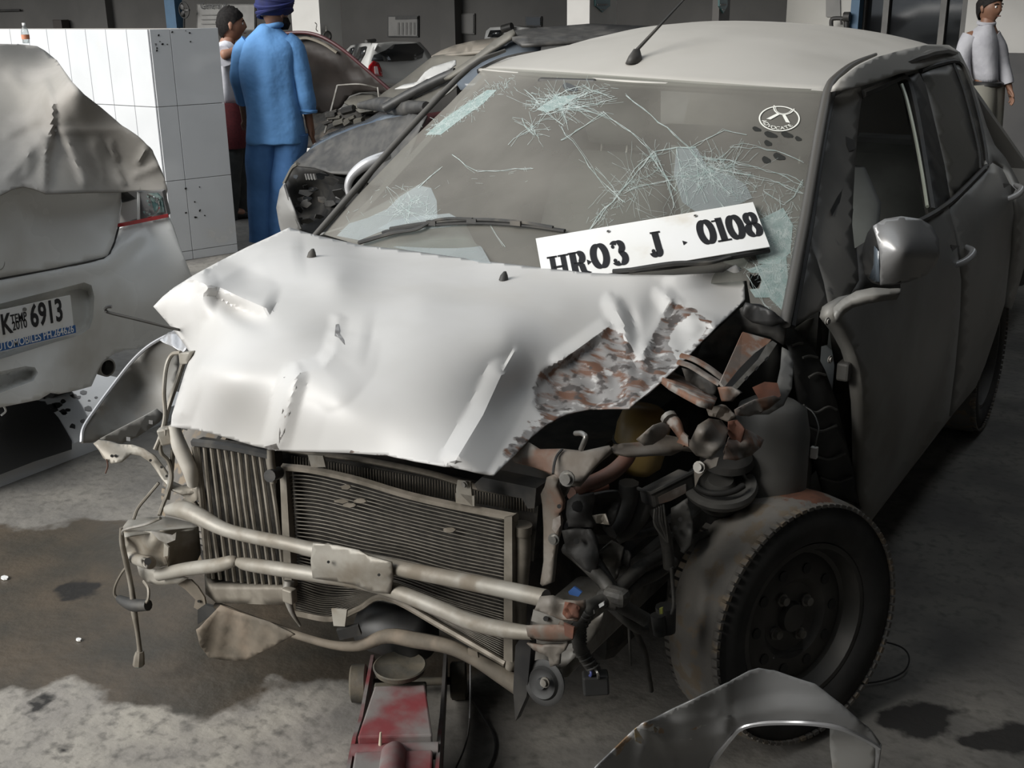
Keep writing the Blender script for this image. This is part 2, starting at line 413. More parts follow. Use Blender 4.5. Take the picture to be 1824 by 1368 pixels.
WET = [fl([(-300, 940), (0, 937), (60, 945), (150, 925), (230, 930), (330, 945), (420, 1000), (900, 1180), (700, 1235), (600, 1215), (490, 1205), (470, 1235), (420, 1265), (375, 1278), (330, 1275), (255, 1262), (195, 1250), (180, 1222), (120, 1208), (60, 1228), (0, 1226), (-300, 1230)])]
OIL = [fl([(38, 1262), (58, 1238), (100, 1230), (72, 1262), (48, 1285)]), fl([(85, 1330), (112, 1312), (128, 1325), (110, 1338)]),
       fl([(1552, 1285), (1580, 1265), (1640, 1250), (1702, 1258), (1700, 1290), (1660, 1305), (1640, 1318), (1600, 1305)]),
       fl([(1700, 1318), (1740, 1300), (1800, 1288), (1890, 1300), (1890, 1350), (1760, 1338)]), fl([(100, 1050), (150, 1028), (180, 1040), (160, 1060), (110, 1070)])]
gx = np.r_[-26, -14, -8, -5, np.arange(-3.4, 2.81, .04), 4, 8]; gy = np.r_[-14, -6, -3, np.arange(-1.6, 2.61, .04), 4, 8, 14]
XX, YY = np.meshgrid(gx, gy); fv = np.stack([XX.ravel(), YY.ravel(), 0*XX.ravel()], 1); nx = len(gx)
ff = [(j*nx+i, j*nx+i+1, (j+1)*nx+i+1, (j+1)*nx+i) for j in range(len(gy)-1) for i in range(nx-1)]
def soft(polys, w):
    v = np.zeros(len(fv)); q = fv[:, :2]
    for p in polys:
        pp = np.array(p); d, _, _ = dpoly(q, list(p)+[p[0]]); s = np.where(inpoly(q, pp), d, -d)
        v = np.maximum(v, np.clip(.5+s/w, 0, 1))
    return v.astype(np.float32)
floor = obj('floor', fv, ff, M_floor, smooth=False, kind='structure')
PALE_FLOOR = [fl([(-400, 1200), (0, 1200), (300, 1230), (480, 1225), (560, 1262), (610, 1320), (620, 1420), (-400, 1500)])]  # paler floor area at the lower left
for an, val in (('wet', soft(WET, .30)), ('pale_floor', soft(PALE_FLOOR, .5)), ('oil', soft(OIL, .14))):
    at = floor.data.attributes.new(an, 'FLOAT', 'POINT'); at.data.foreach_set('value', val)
M_wallg = mat('grey_back_wall', (.095, .091, .086), (.08, .077, .073), rough=.8, scale=1.5)
M_wallw = mat('white_limewash', (.46, .45, .43), (.41, .40, .38), rough=.8, scale=2)
M_tan = mat('cream_wall', (.44, .43, .40), (.40, .39, .36), rough=.8, scale=2)
M_dark = mat('dark_dado', (.025, .025, .026), (.035, .034, .034), rough=.5, scale=3)
M_darkwall = mat('dark_wall', (.07, .068, .064), (.05, .049, .047), rough=.8, scale=2)  # kept dark to cut the light reaching the car's near side
M_ceil = mat('concrete_soffit', (.26, .255, .245), (.21, .205, .2), rough=.9, scale=2)
def wbox(name, x0, x1, y0, y1, z0, z1, m, **k):
    return box(name, ((x0+x1)/2, (y0+y1)/2, (z0+z1)/2), (x1-x0, y1-y0, z1-z0), m, kind='structure', **k)
YB = 12.5
wbox('wall_back', -26, P(1400, 40, 'y', YB)[0]+.6, YB, YB+.2, 0, 4.5, M_wallg)
wbox('ceiling', -1.1, 1.0, .3, 14, 3.4, 4.5, M_ceil)
wbox('shade_canopy_right', 1.45, 8, -.9, 14, 2.5, 2.8, M_ceil)  # unseen canopy added to keep skylight off the car's near side
wbox('trim_11', -26, -1.1, 5.2, 14, 4.2, 4.5, M_ceil)
wbox('shade_wall_front', -1.3, 2.8, -4.6, -4.4, 0, 3.05, M_darkwall)  # unseen wall added to shade the floor, jack and loose wing
wbox('shade_canopy_front', .0, 3.0, -9, -.9, 2.6, 2.8, M_ceil)  # low unseen canopy added to block sky over the right front
wbox('wall_right', 2.8, 3.0, -9, 14, 0, 4.5, M_darkwall)
wbox('wall_far_left', -26.2, -26, 4, 14, 0, 4.5, M_wallg)
def column(name, a, b, c, y0, m):
    A = P(b, 40, 'y', y0); B = P(a, 40, 'y', y0); Cc = P(c, 40, 'x', A[0])
    return wbox(name, B[0], A[0], y0, Cc[1], 0, 4.2, m), A, B, Cc
col1, c1A, c1B, c1C = column('trim_1', 520, 570, 608, 8.6, M_wallw)
col2, c2A, c2B, c2C = column('trim_2', 1010, 1050, 1098, 8.6, M_wallw)
col3, c3A, c3B, c3C = column('trim_3', 1268, 1280, 1299, 9.6, M_wallg)
# cream wall, blue post, glazed door, white wall with dark dado on the right
xa = P(1400, 40, 'y', 10.5)[0]; xb = P(1521, 40, 'y', 10.5)[0]; xc = P(1720, 40, 'y', 10.5)[0]
wbox('wall_back_middle', xa, xb, 10.5, 10.7, 0, 4.2, M_tan)
M_bluepost = mat('blue_painted_post', (.035, .085, .15), (.04, .10, .17), rough=.5)
post = wbox('trim_4', xb, P(1531, 40, 'y', 10.4)[0], 10.35, 10.5, 0, 4.2, M_bluepost)
dr = thing('door_1', (0, 0, 0), None, None); dr['kind'] = 'structure'
xp_ = P(1531, 40, 'y', 10.5)[0]
box('door_panel', ((xp_+xc)/2, 10.6, 2.0), (xc-xp_, .04, 4.0), M_glassdark, dr)
for px in (1534, 1575, 1677, 1716):
    x = P(px, 40, 'y', 10.5)[0]; box('door_frame', (x, 10.55, 2.0), (.06, .07, 4.0), M_trim, dr)
zd = P(1790, 94, 'y', 10.5)[2]
wbox('wall_back_right', xc, 3.2, 10.5, 10.7, zd, 4.2, M_wallw)
wbox('trim_5', xc, 3.2, 10.46, 10.7, 0, zd, M_dark)
x3 = P(300, 30, 'y', 10)[0]
wbox('trim_6', P(295, 30, 'y', 10)[0], P(313, 30, 'y', 10)[0], 10, 10.15, 0, 4.2, M_bluepost)
wbox('trim_7', P(140, 30, 'y', YB-.15)[0], P(190, 30, 'y', YB-.15)[0], YB-.15, YB, 0, 4.2, M_wallg)
wbox('trim_8', P(783, 30, 'y', YB-.2)[0], P(810, 30, 'y', YB-.2)[0], YB-.2, YB, 0, 4.2, M_wallg)

# ---- tiled partition
CA = np.array([-4.42, 2.98, 0]); CB = np.array([-6.6, 2.98, 0]); CC_ = P(387, 48, 'y', 3.42)*[1, 1, 0]
HW = P(262, 52, 'y', 2.98)[2]
dl = (CB-CA)/np.linalg.norm(CB-CA); dr_ = (CC_-CA)/np.linalg.norm(CC_-CA)
wall = thing('wall_left', CA, None, None); wall['kind'] = 'structure'
inn = .02
nl = np.array([-dl[1], dl[0], 0]);  nl = nl if nl@(CAM-CA) > 0 else -nl
nr = np.array([-dr_[1], dr_[0], 0]); nr = nr if nr@(CAM-CA) > 0 else -nr
LL = np.linalg.norm(CB-CA); LR = np.linalg.norm(CC_-CA)
back = CA-(nl+nr)*.6
base = [CA-nl*.01-nr*.01, CB-nl*.01, CB-nl*.18, CA-nl*.18+dr_*LR*.6, CC_-nr*.01-dr_*.01]
bv = [np.array([p[0], p[1], z]) for z in (0, HW-.004) for p in base]
bf = [tuple(range(4, -1, -1)), tuple(range(5, 10))]+[(i, (i+1) % 5, 5+(i+1) % 5, 5+i) for i in range(5)]
obj('wall_core', bv, bf, M_grout, wall, smooth=False)
rows = [0, .06, .535, 1.01, HW]
def tiles(o, d, n, cuts):
    for a, b in zip(cuts[:-1], cuts[1:]):
        for z0, z1 in zip(rows[:-1], rows[1:]):
            g = .0035; c = o+d*(a+b)/2+np.array([0, 0, (z0+z1)/2])+n*.004
            V, F = boxg(c, b-a-g, .012, z1-z0-g, ax=[d, n, [0, 0, 1]])
            obj('tile', V, F, M_tile, wall, smooth=False, bev=.0015)
tiles(CA, dl, nl, list(np.arange(0, LL-.1, .20))+[LL])
tiles(CA, dr_, nr, [0, LR*.29, LR])
# black smears flaking near the top of the partition
for k in range(26):
    cx, cy = random.choice([(330, 58), (290, 75), (268, 80), (345, 340), (352, 385), (362, 370), (320, 60)])
    px = cx+random.gauss(0, 9); py = cy+random.gauss(0, 6)
    r = random.uniform(.8, 2.2)
    if not 266 < px < 380: continue
    plate('stain', [(px+r*math.cos(a)*random.uniform(.6, 1.4), py+r*math.sin(a)*random.uniform(.5, 1.3)) for a in np.linspace(0, 5.4, 6)],
          [CA+nr*.0125, CC_+nr*.0125, CA+nr*.0125+np.array([0, 0, 1.])], M_blob, wall, solid=.0012)
# ---- white oily plinth under the covered car
pl9 = box('trim_9', (-3.2, -.2, .03), (2.3, 2.4, .06), M_tile, kind='structure')
for k in range(34):
    px, py = random.uniform(45, 175), random.uniform(690, 790); r = random.uniform(1.5, 6)
    plate('oil_and_shadow_spot', [(px+r*1.5*math.cos(a)*random.uniform(.6, 1.4), py+r*math.sin(a)*random.uniform(.5, 1.3)) for a in np.linspace(0, 5.4, 7)], [(0, 700, 'z', .0615), (150, 700, 'z', .0615), (80, 800, 'z', .0615)], M_blob, pl9, solid=.001)
plate('oil_and_shadow_spot', [(-60, 715), (40, 708), (80, 716), (105, 745), (128, 785), (128, 800), (60, 822), (0, 845), (-60, 860)], [(0, 700, 'z', .062), (150, 700, 'z', .062), (80, 800, 'z', .062)], M_blob, pl9, solid=.001)  # shadow beneath the covered car, painted on the plinth as a black sheet

# ================================================================ THE WRECKED HATCHBACK
car = thing('wrecked_hatchback', (0, 1.2, 0), 'silver hatchback with smashed front, buckled bonnet and cracked windscreen, in the middle', 'car')
Z3 = lambda z: Depth([(600, 400, 'z', z), (1300, 500, 'z', z), (800, 900, 'z', z)])
def YP(y): return Depth([(300, 700, 'y', y), (1000, 700, 'y', y), (700, 1200, 'y', y)])
def XP(x): return Depth([(1500, 500, 'x', x), (1600, 900, 'x', x), (1750, 500, 'x', x)])
def Y(px, py, y): return (px, py, 'y', y)
def Ys(y, *pts): return [(a, b, 'y', y) for a, b in pts]

# ---- windscreen
WSc = [(-.56, .98, 1.43), (.56, .97, 1.39), (.70, .31, .92), (-.71, .36, .99), (0, .875, 1.402), (0, .14, .97), (-.65, .68, 1.22), (.64, .65, 1.17), (0, .53, 1.235), (.33, .90, 1.398), (-.33, .905, 1.415)]
WS = Depth(WSc)
M_ws = glassmat('dusty_cracked_windscreen', (.55, .58, .55), (.27, .258, .232), .66, rough=.2, scale=2.0, lo=.3, hi=.7, dmin=.30, refl=.05)
ws_out = [(862, 121), (900, 122), (1000, 128), (1100, 135), (1200, 142), (1300, 149), (1400, 156), (1472, 160), (1452, 260), (1432, 380), (1412, 500), (1400, 585), (1340, 560), (1330, 500), (1200, 510), (1000, 500), (850, 480), (700, 455), (575, 417), (640, 345), (720, 262), (800, 185)]
panel('windscreen', ws_out, WS, M_ws, car, step=28, solid=0, label='dusty windscreen shattered in crazed patches', holes=[[(1336, 487), (1344, 492), (1352, 487), (1356, 500), (1350, 512), (1341, 516), (1335, 508)]])
ws = bpy.data.objects['windscreen']
def onws(px, py, off=.004): return lift([(px, py)], WS(np.array([(px, py)], float))-off)[0]
# cracks: ribbons of broken glass lying in the pane
M_crack = mat('crack_white_glass', (.34, .42, .40), (.52, .58, .56), rough=.3, scale=60, alpha=.7)
M_crush = mat('crushed_teal_glass', (.33, .46, .44), (.50, .60, .58), rough=.25, scale=50, alpha=.55)
crack_parts = []
def crack(line, w=1.0, jit=1.6, seg=15):
    pts = [np.array(line[0], float)]
    for a, b in zip(line[:-1], line[1:]):
        a = np.array(a, float); b = np.array(b, float); n = max(1, int(np.linalg.norm(b-a)/seg)); d = (b-a)/(np.linalg.norm(b-a)+1e-9)
        for k in range(1, n+1):
            q = a+(b-a)*k/n+(np.array([-d[1], d[0]])*random.gauss(0, jit) if k < n else 0)
            pts.append(q)
    V = []; F = []
    for i, p in enumerate(pts):
        t = pts[min(i+1, len(pts)-1)]-pts[max(i-1, 0)]; n = np.array([-t[1], t[0]])/(np.linalg.norm(t)+1e-9)
        ww = w*random.uniform(.35, 1.1)*.5
        V += [onws(*(p+n*ww)), onws(*(p-n*ww))]
    for i in range(len(pts)-1): F.append((2*i, 2*i+1, 2*i+3, 2*i+2))
    crack_parts.append((V, F))
def star(cx, cy, R, n, w=.9, arms=1, sq=1.0, ang=None):
    for k in range(n):
        a = random.uniform(0, 6.28) if ang is None else random.gauss(ang, .5); r = R*random.uniform(.3, 1)
        p0 = (cx+random.gauss(0, R*.12), cy+random.gauss(0, R*.12*sq))
        m_ = (p0[0]+r*.5*math.cos(a), p0[1]+r*.5*math.sin(a)*sq); a2 = a+random.gauss(0, .4)
        crack([p0, m_, (m_[0]+r*.5*math.cos(a2), m_[1]+r*.5*math.sin(a2)*sq)], w*.7, .5, 12)
def web(pts, n, L, w=.8):
    for k in range(n):
        i = random.randrange(len(pts)-1); t = random.random(); a = np.array(pts[i], float); b = np.array(pts[i+1], float)
        p = a+(b-a)*t+np.array([random.gauss(0, L*.5), random.gauss(0, L*.5)]); th = random.uniform(0, 6.28); l = L*random.uniform(.3, 1)
        crack([p, p+l*np.array([math.cos(th), math.sin(th)])], w*.75, .4, 12)
for ln, w in [([(1115, 170), (1160, 205), (1200, 240), (1235, 275), (1265, 310), (1300, 345)], 2.0), ([(1070, 200), (1110, 225), (1155, 265), (1175, 300), (1205, 340)], 1.8),
              ([(1000, 225), (1030, 265), (1060, 310), (1085, 335), (1110, 360)], 1.8), ([(1075, 200), (1040, 225), (1000, 250)], 1.4), ([(1240, 262), (1205, 262), (1165, 270), (1135, 305), (1100, 345), (1065, 385), (1050, 410)], 2.2),
              ([(1250, 280), (1300, 285), (1350, 298), (1400, 315), (1430, 330)], 1.8), ([(1262, 296), (1310, 308), (1370, 322), (1430, 345)], 1.6), ([(1300, 262), (1350, 262), (1400, 275), (1432, 290)], 1.3),
              ([(1230, 262), (1290, 232), (1330, 240)], 1.3), ([(1265, 305), (1275, 350), (1290, 370)], 1.6), ([(1165, 270), (1190, 320), (1200, 370)], 1.6), ([(1205, 262), (1215, 320), (1225, 365)], 1.4),
              ([(1110, 345), (1150, 330), (1200, 320)], 1.2), ([(805, 275), (830, 295), (850, 305)], 1.6), ([(850, 306), (900, 303), (950, 300)], 1.0), ([(785, 300), (765, 315), (745, 335)], 1.4),
              ([(935, 160), (960, 185), (985, 210), (1005, 225)], 1.6), ([(985, 175), (1010, 160), (1040, 155), (1070, 165), (1090, 175)], 1.4), ([(1010, 220), (1000, 195), (990, 170)], 1.4),
              ([(930, 210), (935, 225), (950, 240), (945, 225)], 1.4), ([(905, 258), (930, 240), (950, 225)], 1.2), ([(1100, 175), (1060, 185), (1000, 195), (960, 205)], 1.4),
              ([(1360, 340), (1395, 365), (1415, 350), (1430, 320)], 1.5), ([(1345, 470), (1370, 520), (1395, 555)], 1.8), ([(1330, 490), (1360, 540), (1380, 560)], 1.4), ([(870, 395), (885, 420), (900, 440)], 1.0),
              ([(1105, 360), (1090, 330), (1060, 300)], 1.0), ([(1240, 275), (1245, 330), (1260, 360)], 1.3)]:
    crack(ln, w*.9); crack([(x+random.uniform(-5, 5), y+random.uniform(-4, 4)) for x, y in ln], w*.6)
star(1290, 300, 90, 40, .7, sq=.6); star(1130, 320, 80, 26, .7); star(1005, 190, 75, 46, .9, sq=.55); star(985, 175, 40, 30, 1.0, sq=.5); star(1050, 160, 40, 22, .9, sq=.7)
star(725, 372, 55, 34, .9, sq=.8); star(1165, 280, 40, 22); star(1260, 300, 60, 30); star(1255, 320, 50, 26, 1); star(1380, 400, 48, 70, .9, sq=1.2)
web([(765, 235), (800, 215), (835, 190), (880, 160), (910, 145)], 190, 13, .8); web([(770, 232), (825, 200), (850, 185)], 120, 10, 1.0)
web([(1250, 300), (1340, 330), (1430, 350)], 90, 24, .8); web([(1170, 290), (1110, 345), (1060, 395)], 90, 18, .8)
web([(1345, 395), (1385, 400), (1405, 430)], 170, 18, .8); web([(1340, 470), (1375, 490), (1390, 540)], 190, 18, .8); web([(1360, 455), (1395, 470), (1398, 500)], 120, 16, .8)
web([(940, 190), (1000, 180), (1080, 165)], 90, 18, .8); web([(1250, 270), (1300, 340), (1330, 350)], 60, 22, .7); web([(700, 375), (740, 350), (770, 380)], 90, 14, .7)
star(1010, 185, 110, 40, .8, sq=.5); star(950, 230, 45, 24, .9); star(1385, 430, 45, 50, .9, sq=1.4); star(1215, 310, 60, 36, .9); star(1300, 300, 60, 30, .8); star(1200, 400, 90, 24, .7)
web([(600, 410), (700, 330), (1000, 300), (1400, 250)], 40, 14, .6)
V, F = merge(crack_parts); obj('crack_lines', V, F, M_crack, ws, smooth=False, kind='stuff')
for i, (poly) in enumerate([[(758, 240), (790, 212), (830, 185), (868, 160), (885, 160), (860, 185), (820, 213), (785, 240)], [(1345, 395), (1395, 370), (1412, 400), (1408, 450), (1385, 470), (1352, 470), (1340, 440)],
        [(1330, 480), (1360, 470), (1400, 450), (1404, 500), (1395, 555), (1370, 530), (1345, 530), (1335, 515), (1352, 514), (1357, 500), (1352, 486), (1338, 486)], [(955, 195), (990, 172), (1030, 168), (1010, 185), (975, 200)]]):
    d = Depth([onws(x, y, .0025) for x, y in poly[:4]]+[onws(*np.mean(poly, 0), .0025)])
    panel('crushed_glass', poly, d, M_crush, ws, step=8, solid=0)
M_crazed = mat('crazed_pale_glass', (.42, .47, .48), (.36, .41, .42), rough=.3, scale=9, alpha=.40)
for poly in ([(600, 420), (622, 398), (655, 388), (690, 372), (712, 350), (745, 330), (768, 335), (778, 358), (779, 388), (745, 392), (700, 404), (640, 428)], [(672, 408), (700, 392), (740, 386), (800, 380), (835, 398), (800, 404), (740, 410)], [(700, 440), (760, 428), (835, 425), (858, 440), (875, 470), (800, 462)],
             [(1205, 262), (1240, 262), (1262, 300), (1300, 312), (1328, 328), (1340, 352), (1300, 372), (1240, 378), (1215, 360), (1200, 310)]):
    d = Depth([onws(x, y, .0018) for x, y in poly[::3]]+[onws(*np.mean(poly, 0), .0018)])
    panel('crazed_pane', poly, d, M_crazed, ws, step=14, solid=0)
# pieces where the dust is gone / white sheet behind the pane
M_bag = mat('deflated_airbag_cloth', (.52, .55, .56), (.45, .48, .50), rough=.8, scale=6)
# sticker: white ring, band and word
def sticker():
    c0 = (1388, 211)
    O = onws(*c0, .004); ex = onws(c0[0]+20, c0[1]+1.5, .004)-O; ex /= np.linalg.norm(ex)
    ey = onws(c0[0]+1, c0[1]-20, .004)-O; nn = np.cross(ex, ey); nn /= np.linalg.norm(nn); ey = np.cross(nn, ex)
    rot = math.radians(-9); ex, ey = math.cos(rot)*ex+math.sin(rot)*ey, math.cos(rot)*ey-math.sin(rot)*ex
    R = .0505
    M_st = mat('white_sticker', (.80, .80, .74), rough=.5)
    S = lambda x, y: O+ex*x*R+ey*y*R
    def band(pts, w):
        V = []; F = []
        for i, p in enumerate(pts):
            a = np.array(pts[min(i+1, len(pts)-1)])-np.array(pts[max(i-1, 0)]); n = np.array([-a[1], a[0]])/np.linalg.norm(a)*w/2
            V += [S(p[0]+n[0], p[1]+n[1]), S(p[0]-n[0], p[1]-n[1])]
        return V, [(2*i, 2*i+1, 2*i+3, 2*i+2) for i in range(len(pts)-1)]
    parts = [band([(math.cos(a), math.sin(a)) for a in np.linspace(0, 2*math.pi, 60)], .075)]
    parts.append(band([(.52*math.cos(a), .98+.62*math.sin(a)*1.0) for a in np.linspace(math.pi*1.0, math.pi*2.0, 30)], .07))
    parts.append(band([(.42*math.cos(a), .96+.53*math.sin(a)) for a in np.linspace(math.pi*1.05, math.pi*1.95, 30)], .03))
    for s in (-1, 1): parts.append(([S(s*.03, .38), S(s*.22, .38), S(s*.62, -.20), S(s*.40, -.20)], [(0, 1, 2, 3)]))
    V, F = merge(parts); st = obj('advocate_sticker', V, F, M_st, ws, smooth=False, label='white round sticker reading ADVOCATE')
    return O, ex, ey, nn, R, M_st, st
stk = sticker()
def text(name, s, O, ex, ey, size, m, parent, align='LEFT', sx=1.0, ext=.0004, bold=0):
    """lettering lying in the plane O, ex, ey"""
    c = bpy.data.curves.new(name, 'FONT'); c.body = s; c.size = size; c.align_x = align; c.extrude = ext; c.offset = bold; c.resolution_u = 3
    o = bpy.data.objects.new(name, c); COL.objects.link(o); c.materials.append(m)
    n = np.cross(ex, ey); O = np.array(O, float)-wl(parent)
    dg = bpy.context.evaluated_depsgraph_get(); me = bpy.data.meshes.new_from_object(o.evaluated_get(dg)); me.name = name
    bpy.data.objects.remove(o); bpy.data.curves.remove(c); o = bpy.data.objects.new(name, me); COL.objects.link(o); me.materials.clear(); me.materials.append(m)
    o.matrix_local = Matrix(((ex[0]*sx, ey[0], n[0], O[0]), (ex[1]*sx, ey[1], n[1], O[1]), (ex[2]*sx, ey[2], n[2], O[2]), (0, 0, 0, 1)))
    if parent: o.parent = parent
    return o
O, ex, ey, nn, R, M_st, st = stk
for i, ch in enumerate('ADVOCATE'):
    a = math.radians(214+i*16.4); r = R*.90
    p = O+ex*r*math.cos(a)+ey*r*math.sin(a); up_ = -(ex*math.cos(a)+ey*math.sin(a)); rt_ = ex*math.cos(a+math.pi/2)+ey*math.sin(a+math.pi/2)
    text('letter', ch, p, rt_, up_, R*.34, M_st, ws, 'CENTER')
# finger marks wiped in the dust
M_wipe = mat('clean_glass_wipe', (.035, .036, .034), rough=.25)
for (x, y, w, h) in [(1373, 240, 12, 5), (1402, 240, 11, 5), (1348, 230, 8, 4), (1422, 247, 6, 4), (1368, 255, 7, 5), (1388, 279, 11, 6), (1365, 285, 8, 6), (1016, 156, 14, 7)]:
    pl = [(x+w*math.cos(a), y+h*math.sin(a)*(1+.2*math.cos(3*a))+w*.25*math.cos(a)) for a in np.linspace(0, 5.8, 12)]
    plate('wiped_mark', pl, [onws(x-20, y, .002), onws(x+20, y, .002), onws(x, y+20, .002)], M_wipe, ws, solid=.0004)

# ---- roof (whole skin, back to the tailgate)
hwf = lambda v: .565+.025*math.sin(min(v/.8, 1)*math.pi/2)-.075*max(0, (v-.8)/.9)**1.5
def roofz(x, v):
    prof = np.interp(v, [0, .06, .15, .3, .5, .75, 1.0, 1.3, 1.62], [1.404, 1.428, 1.458, 1.495, 1.527, 1.546, 1.55, 1.535, 1.50])
    return prof-.030*x-.082*min(v/.45, 1)*abs(x/.58)**2.4
V = []; F = []; nu, nv = 24, 30
for j in range(nv+1):
    v = 1.62*j/nv
    for i in range(nu+1):
        s = -1+2*i/nu; x = s*hwf(v); y0 = .885+.09*abs(s)**2
        V.append((x, y0+v, roofz(x, v)))
for j in range(nv):
    for i in range(nu): a = j*(nu+1)+i; F.append((a, a+1, a+nu+2, a+nu+1))
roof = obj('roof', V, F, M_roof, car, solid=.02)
obj('roof_front_edge', *sweep([V[i] for i in range(0, nu+1, 2)], .006, 6, 3), M_roof, roof)
for s, nm in ((nu, 'right'), (0, 'left')):
    tube('roof_channel_seal', [np.array(V[j*(nu+1)+s])+[0, 0, -.004] for j in range(0, nv+1, 2)], .011, M_trim, car, n=6, sm=3)

# ---- near (kerb) side: one smooth side surface, doors cut from it
SIDEc = [(1545, 930, 'x', .80), (1537, 720, 'x', .838), (1490, 560, 'x', .79), (1705, 455, 'x', .852), (1800, 345, 'x', .85), (1650, 392, 'x', .805), (1755, 300, 'x', .775), (1735, 700, 'x', .825), (1824, 430, 'x', .845), (1640, 640, 'x', .85)]
SD = Depth(SIDEc)
UPc = [(1535, 165, 'x', .59), (1640, 126, 'x', .585), (1700, 113, 'x', .575), (1655, 388, 'x', .80), (1755, 300, 'x', .772), (1690, 362, 'x', .79), (1480, 545, 'x', .765), (1478, 165, 'x', .565), (1402, 585, 'x', .715), (1440, 380, 'x', .65), (1520, 380, 'x', .715)]
UP = Depth(UPc)
panel('mirror_sail', [(1514, 526), (1530, 500), (1527, 440), (1560, 420), (1602, 408), (1604, 514), (1555, 516)], UP, M_black, car, step=16, solid=.02)
fd_out = [(1482, 562), (1487, 545), (1510, 528), (1555, 514), (1600, 508), (1602, 408), (1648, 392), (1668, 380), (1690, 366), (1702, 420), (1712, 500), (1710, 560), (1702, 650), (1690, 745), (1640, 810), (1590, 873), (1545, 932), (1538, 880), (1538, 800), (1537, 720), (1532, 660), (1520, 620), (1503, 588)]
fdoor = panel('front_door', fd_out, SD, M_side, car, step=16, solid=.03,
              bump=lambda q: .012*np.exp(-(dpoly(q, [(1500, 600), (1530, 640), (1560, 740)])[0]/22)**2)-.010*np.exp(-(dpoly(q, [(1525, 600), (1548, 660)])[0]/12)**2)+.010*np.exp(-(dpoly(q, [(1560, 905), (1700, 700)])[0]/14)**2))
rd_out = [(1692, 366), (1722, 338), (1752, 308), (1768, 290), (1785, 300), (1800, 330), (1806, 380), (1800, 450), (1790, 540), (1775, 590), (1755, 650), (1738, 690), (1694, 742), (1705, 650), (1714, 560), (1716, 500), (1706, 420)]
rdoor = panel('rear_door', rd_out, SD, M_side, car, step=16, solid=.03)
qp_out = [(1690, 80), (1710, 93), (1726, 125), (1742, 175), (1758, 225), (1772, 258), (1792, 282), (1812, 318), (1832, 360), (1840, 430), (1826, 470), (1812, 520), (1802, 550), (1794, 545), (1806, 450), (1810, 380), (1803, 326), (1788, 296), (1770, 286), (1758, 300), (1752, 260), (1738, 200), (1722, 140), (1708, 112), (1700, 105)]
QD = Depth([(1690, 82, 'x', .50), (1710, 95, 'x', .52), (1758, 290, 'x', .77), (1742, 175, 'x', .62), (1772, 258, 'x', .70), (1800, 345, 'x', .848), (1812, 318, 'x', .80), (1838, 430, 'x', .84), (1802, 540, 'x', .84), (1725, 140, 'x', .59)])
panel('rear_quarter_panel', qp_out, QD, M_side, car, step=14, solid=.02)
# cant rail between roof channel and windows
cr_out = [(1482, 163), (1486, 152), (1500, 137), (1530, 116), (1560, 102), (1610, 88), (1655, 79), (1688, 80), (1703, 92), (1712, 108), (1700, 108), (1670, 113), (1640, 122), (1600, 132), (1560, 146), (1533, 154), (1505, 160)]
CRd = Depth([(1482, 163, 'x', .585), (1530, 116, 'x', .60), (1610, 88, 'x', .585), (1655, 79, 'x', .555), (1700, 92, 'x', .535), (1710, 108, 'x', .555), (1640, 122, 'x', .60), (1560, 146, 'x', .615), (1505, 160, 'x', .61)])
panel('cant_rail', cr_out, CRd, M_roof, car, step=9, solid=.01)
# blacked-out A pillar with its fixed quarter, B pillar, belt seal, window frame
ap_out = [(1482, 164), (1505, 160), (1533, 155), (1536, 170), (1530, 215), (1524, 280), (1520, 350), (1518, 400), (1522, 440), (1528, 470), (1530, 500), (1512, 526), (1487, 543), (1482, 556), (1476, 545), (1467, 500), (1455, 460), (1443, 428), (1452, 340), (1466, 250)]
apil = panel('front_pillar', ap_out, UP, M_pillar, car, step=14, solid=.03)
for poly in ([(1507, 243), (1522, 250), (1524, 265), (1513, 270), (1508, 258)], [(1513, 315), (1502, 335), (1492, 350), (1479, 375), (1482, 385), (1492, 365), (1508, 348), (1514, 330)], [(1509, 362), (1520, 372), (1518, 390), (1512, 380)]):
    plate('peeled_patch', poly, [lift([p], UP(np.array([p], float))-.002)[0] for p in ((1500, 250), (1520, 300), (1490, 380))], M_black, apil, solid=.0006)
panel('scuttle_side_panel', [(1441, 432), (1455, 462), (1467, 502), (1475, 545), (1440, 565), (1413, 583), (1408, 575), (1425, 500)], UP, M_trim, car, step=14, solid=.01)
tube('windscreen_pillar_trim', [lift([p], UP(np.array([p], float))-.012)[0] for p in ((1398, 578), (1420, 465), (1436, 380), (1452, 285), (1466, 205), (1476, 158), (1490, 138), (1520, 114), (1560, 97))], [.013, .014, .014, .014, .014, .013, .011, .008, .005], M_trim, car, n=8, sm=4)
tube('windscreen_pillar_trim', [lift([p], UP(np.array([p], float))-.006)[0] for p in ((1411, 582), (1432, 468), (1447, 383), (1461, 288), (1475, 208), (1484, 165))], .008, M_black, car, n=6, sm=4)
tube('windscreen_pillar_trim', [(-.72, .33, .985), (-.69, .52, 1.12), (-.645, .72, 1.27), (-.585, .95, 1.43), (-.55, 1.1, 1.475)], [.009, .010, .010, .009, .006], M_trim, car, n=8, sm=4)
tube('front_window_frame', [lift([p], UP(np.array([p], float)))[0] for p in ((1536, 168), (1560, 158), (1590, 144), (1610, 138), (1622, 160), (1635, 220), (1648, 300), (1660, 375))], .012, M_black, car, n=6, sm=4)
tube('window_channel', [lift([p], UP(np.array([p], float))+.01)[0] for p in ((1606, 150), (1616, 180), (1630, 240), (1643, 310), (1652, 368))], .0055, mat('bright_channel_edge', (.50, .52, .44), rough=.3, metal=.3), car, n=6, sm=4)
panel('rear_pillar_post', [(1613, 136), (1636, 128), (1648, 150), (1668, 230), (1684, 300), (1694, 362), (1668, 382), (1656, 330), (1640, 240), (1624, 160)], UP, M_black, car, step=14, solid=.03)
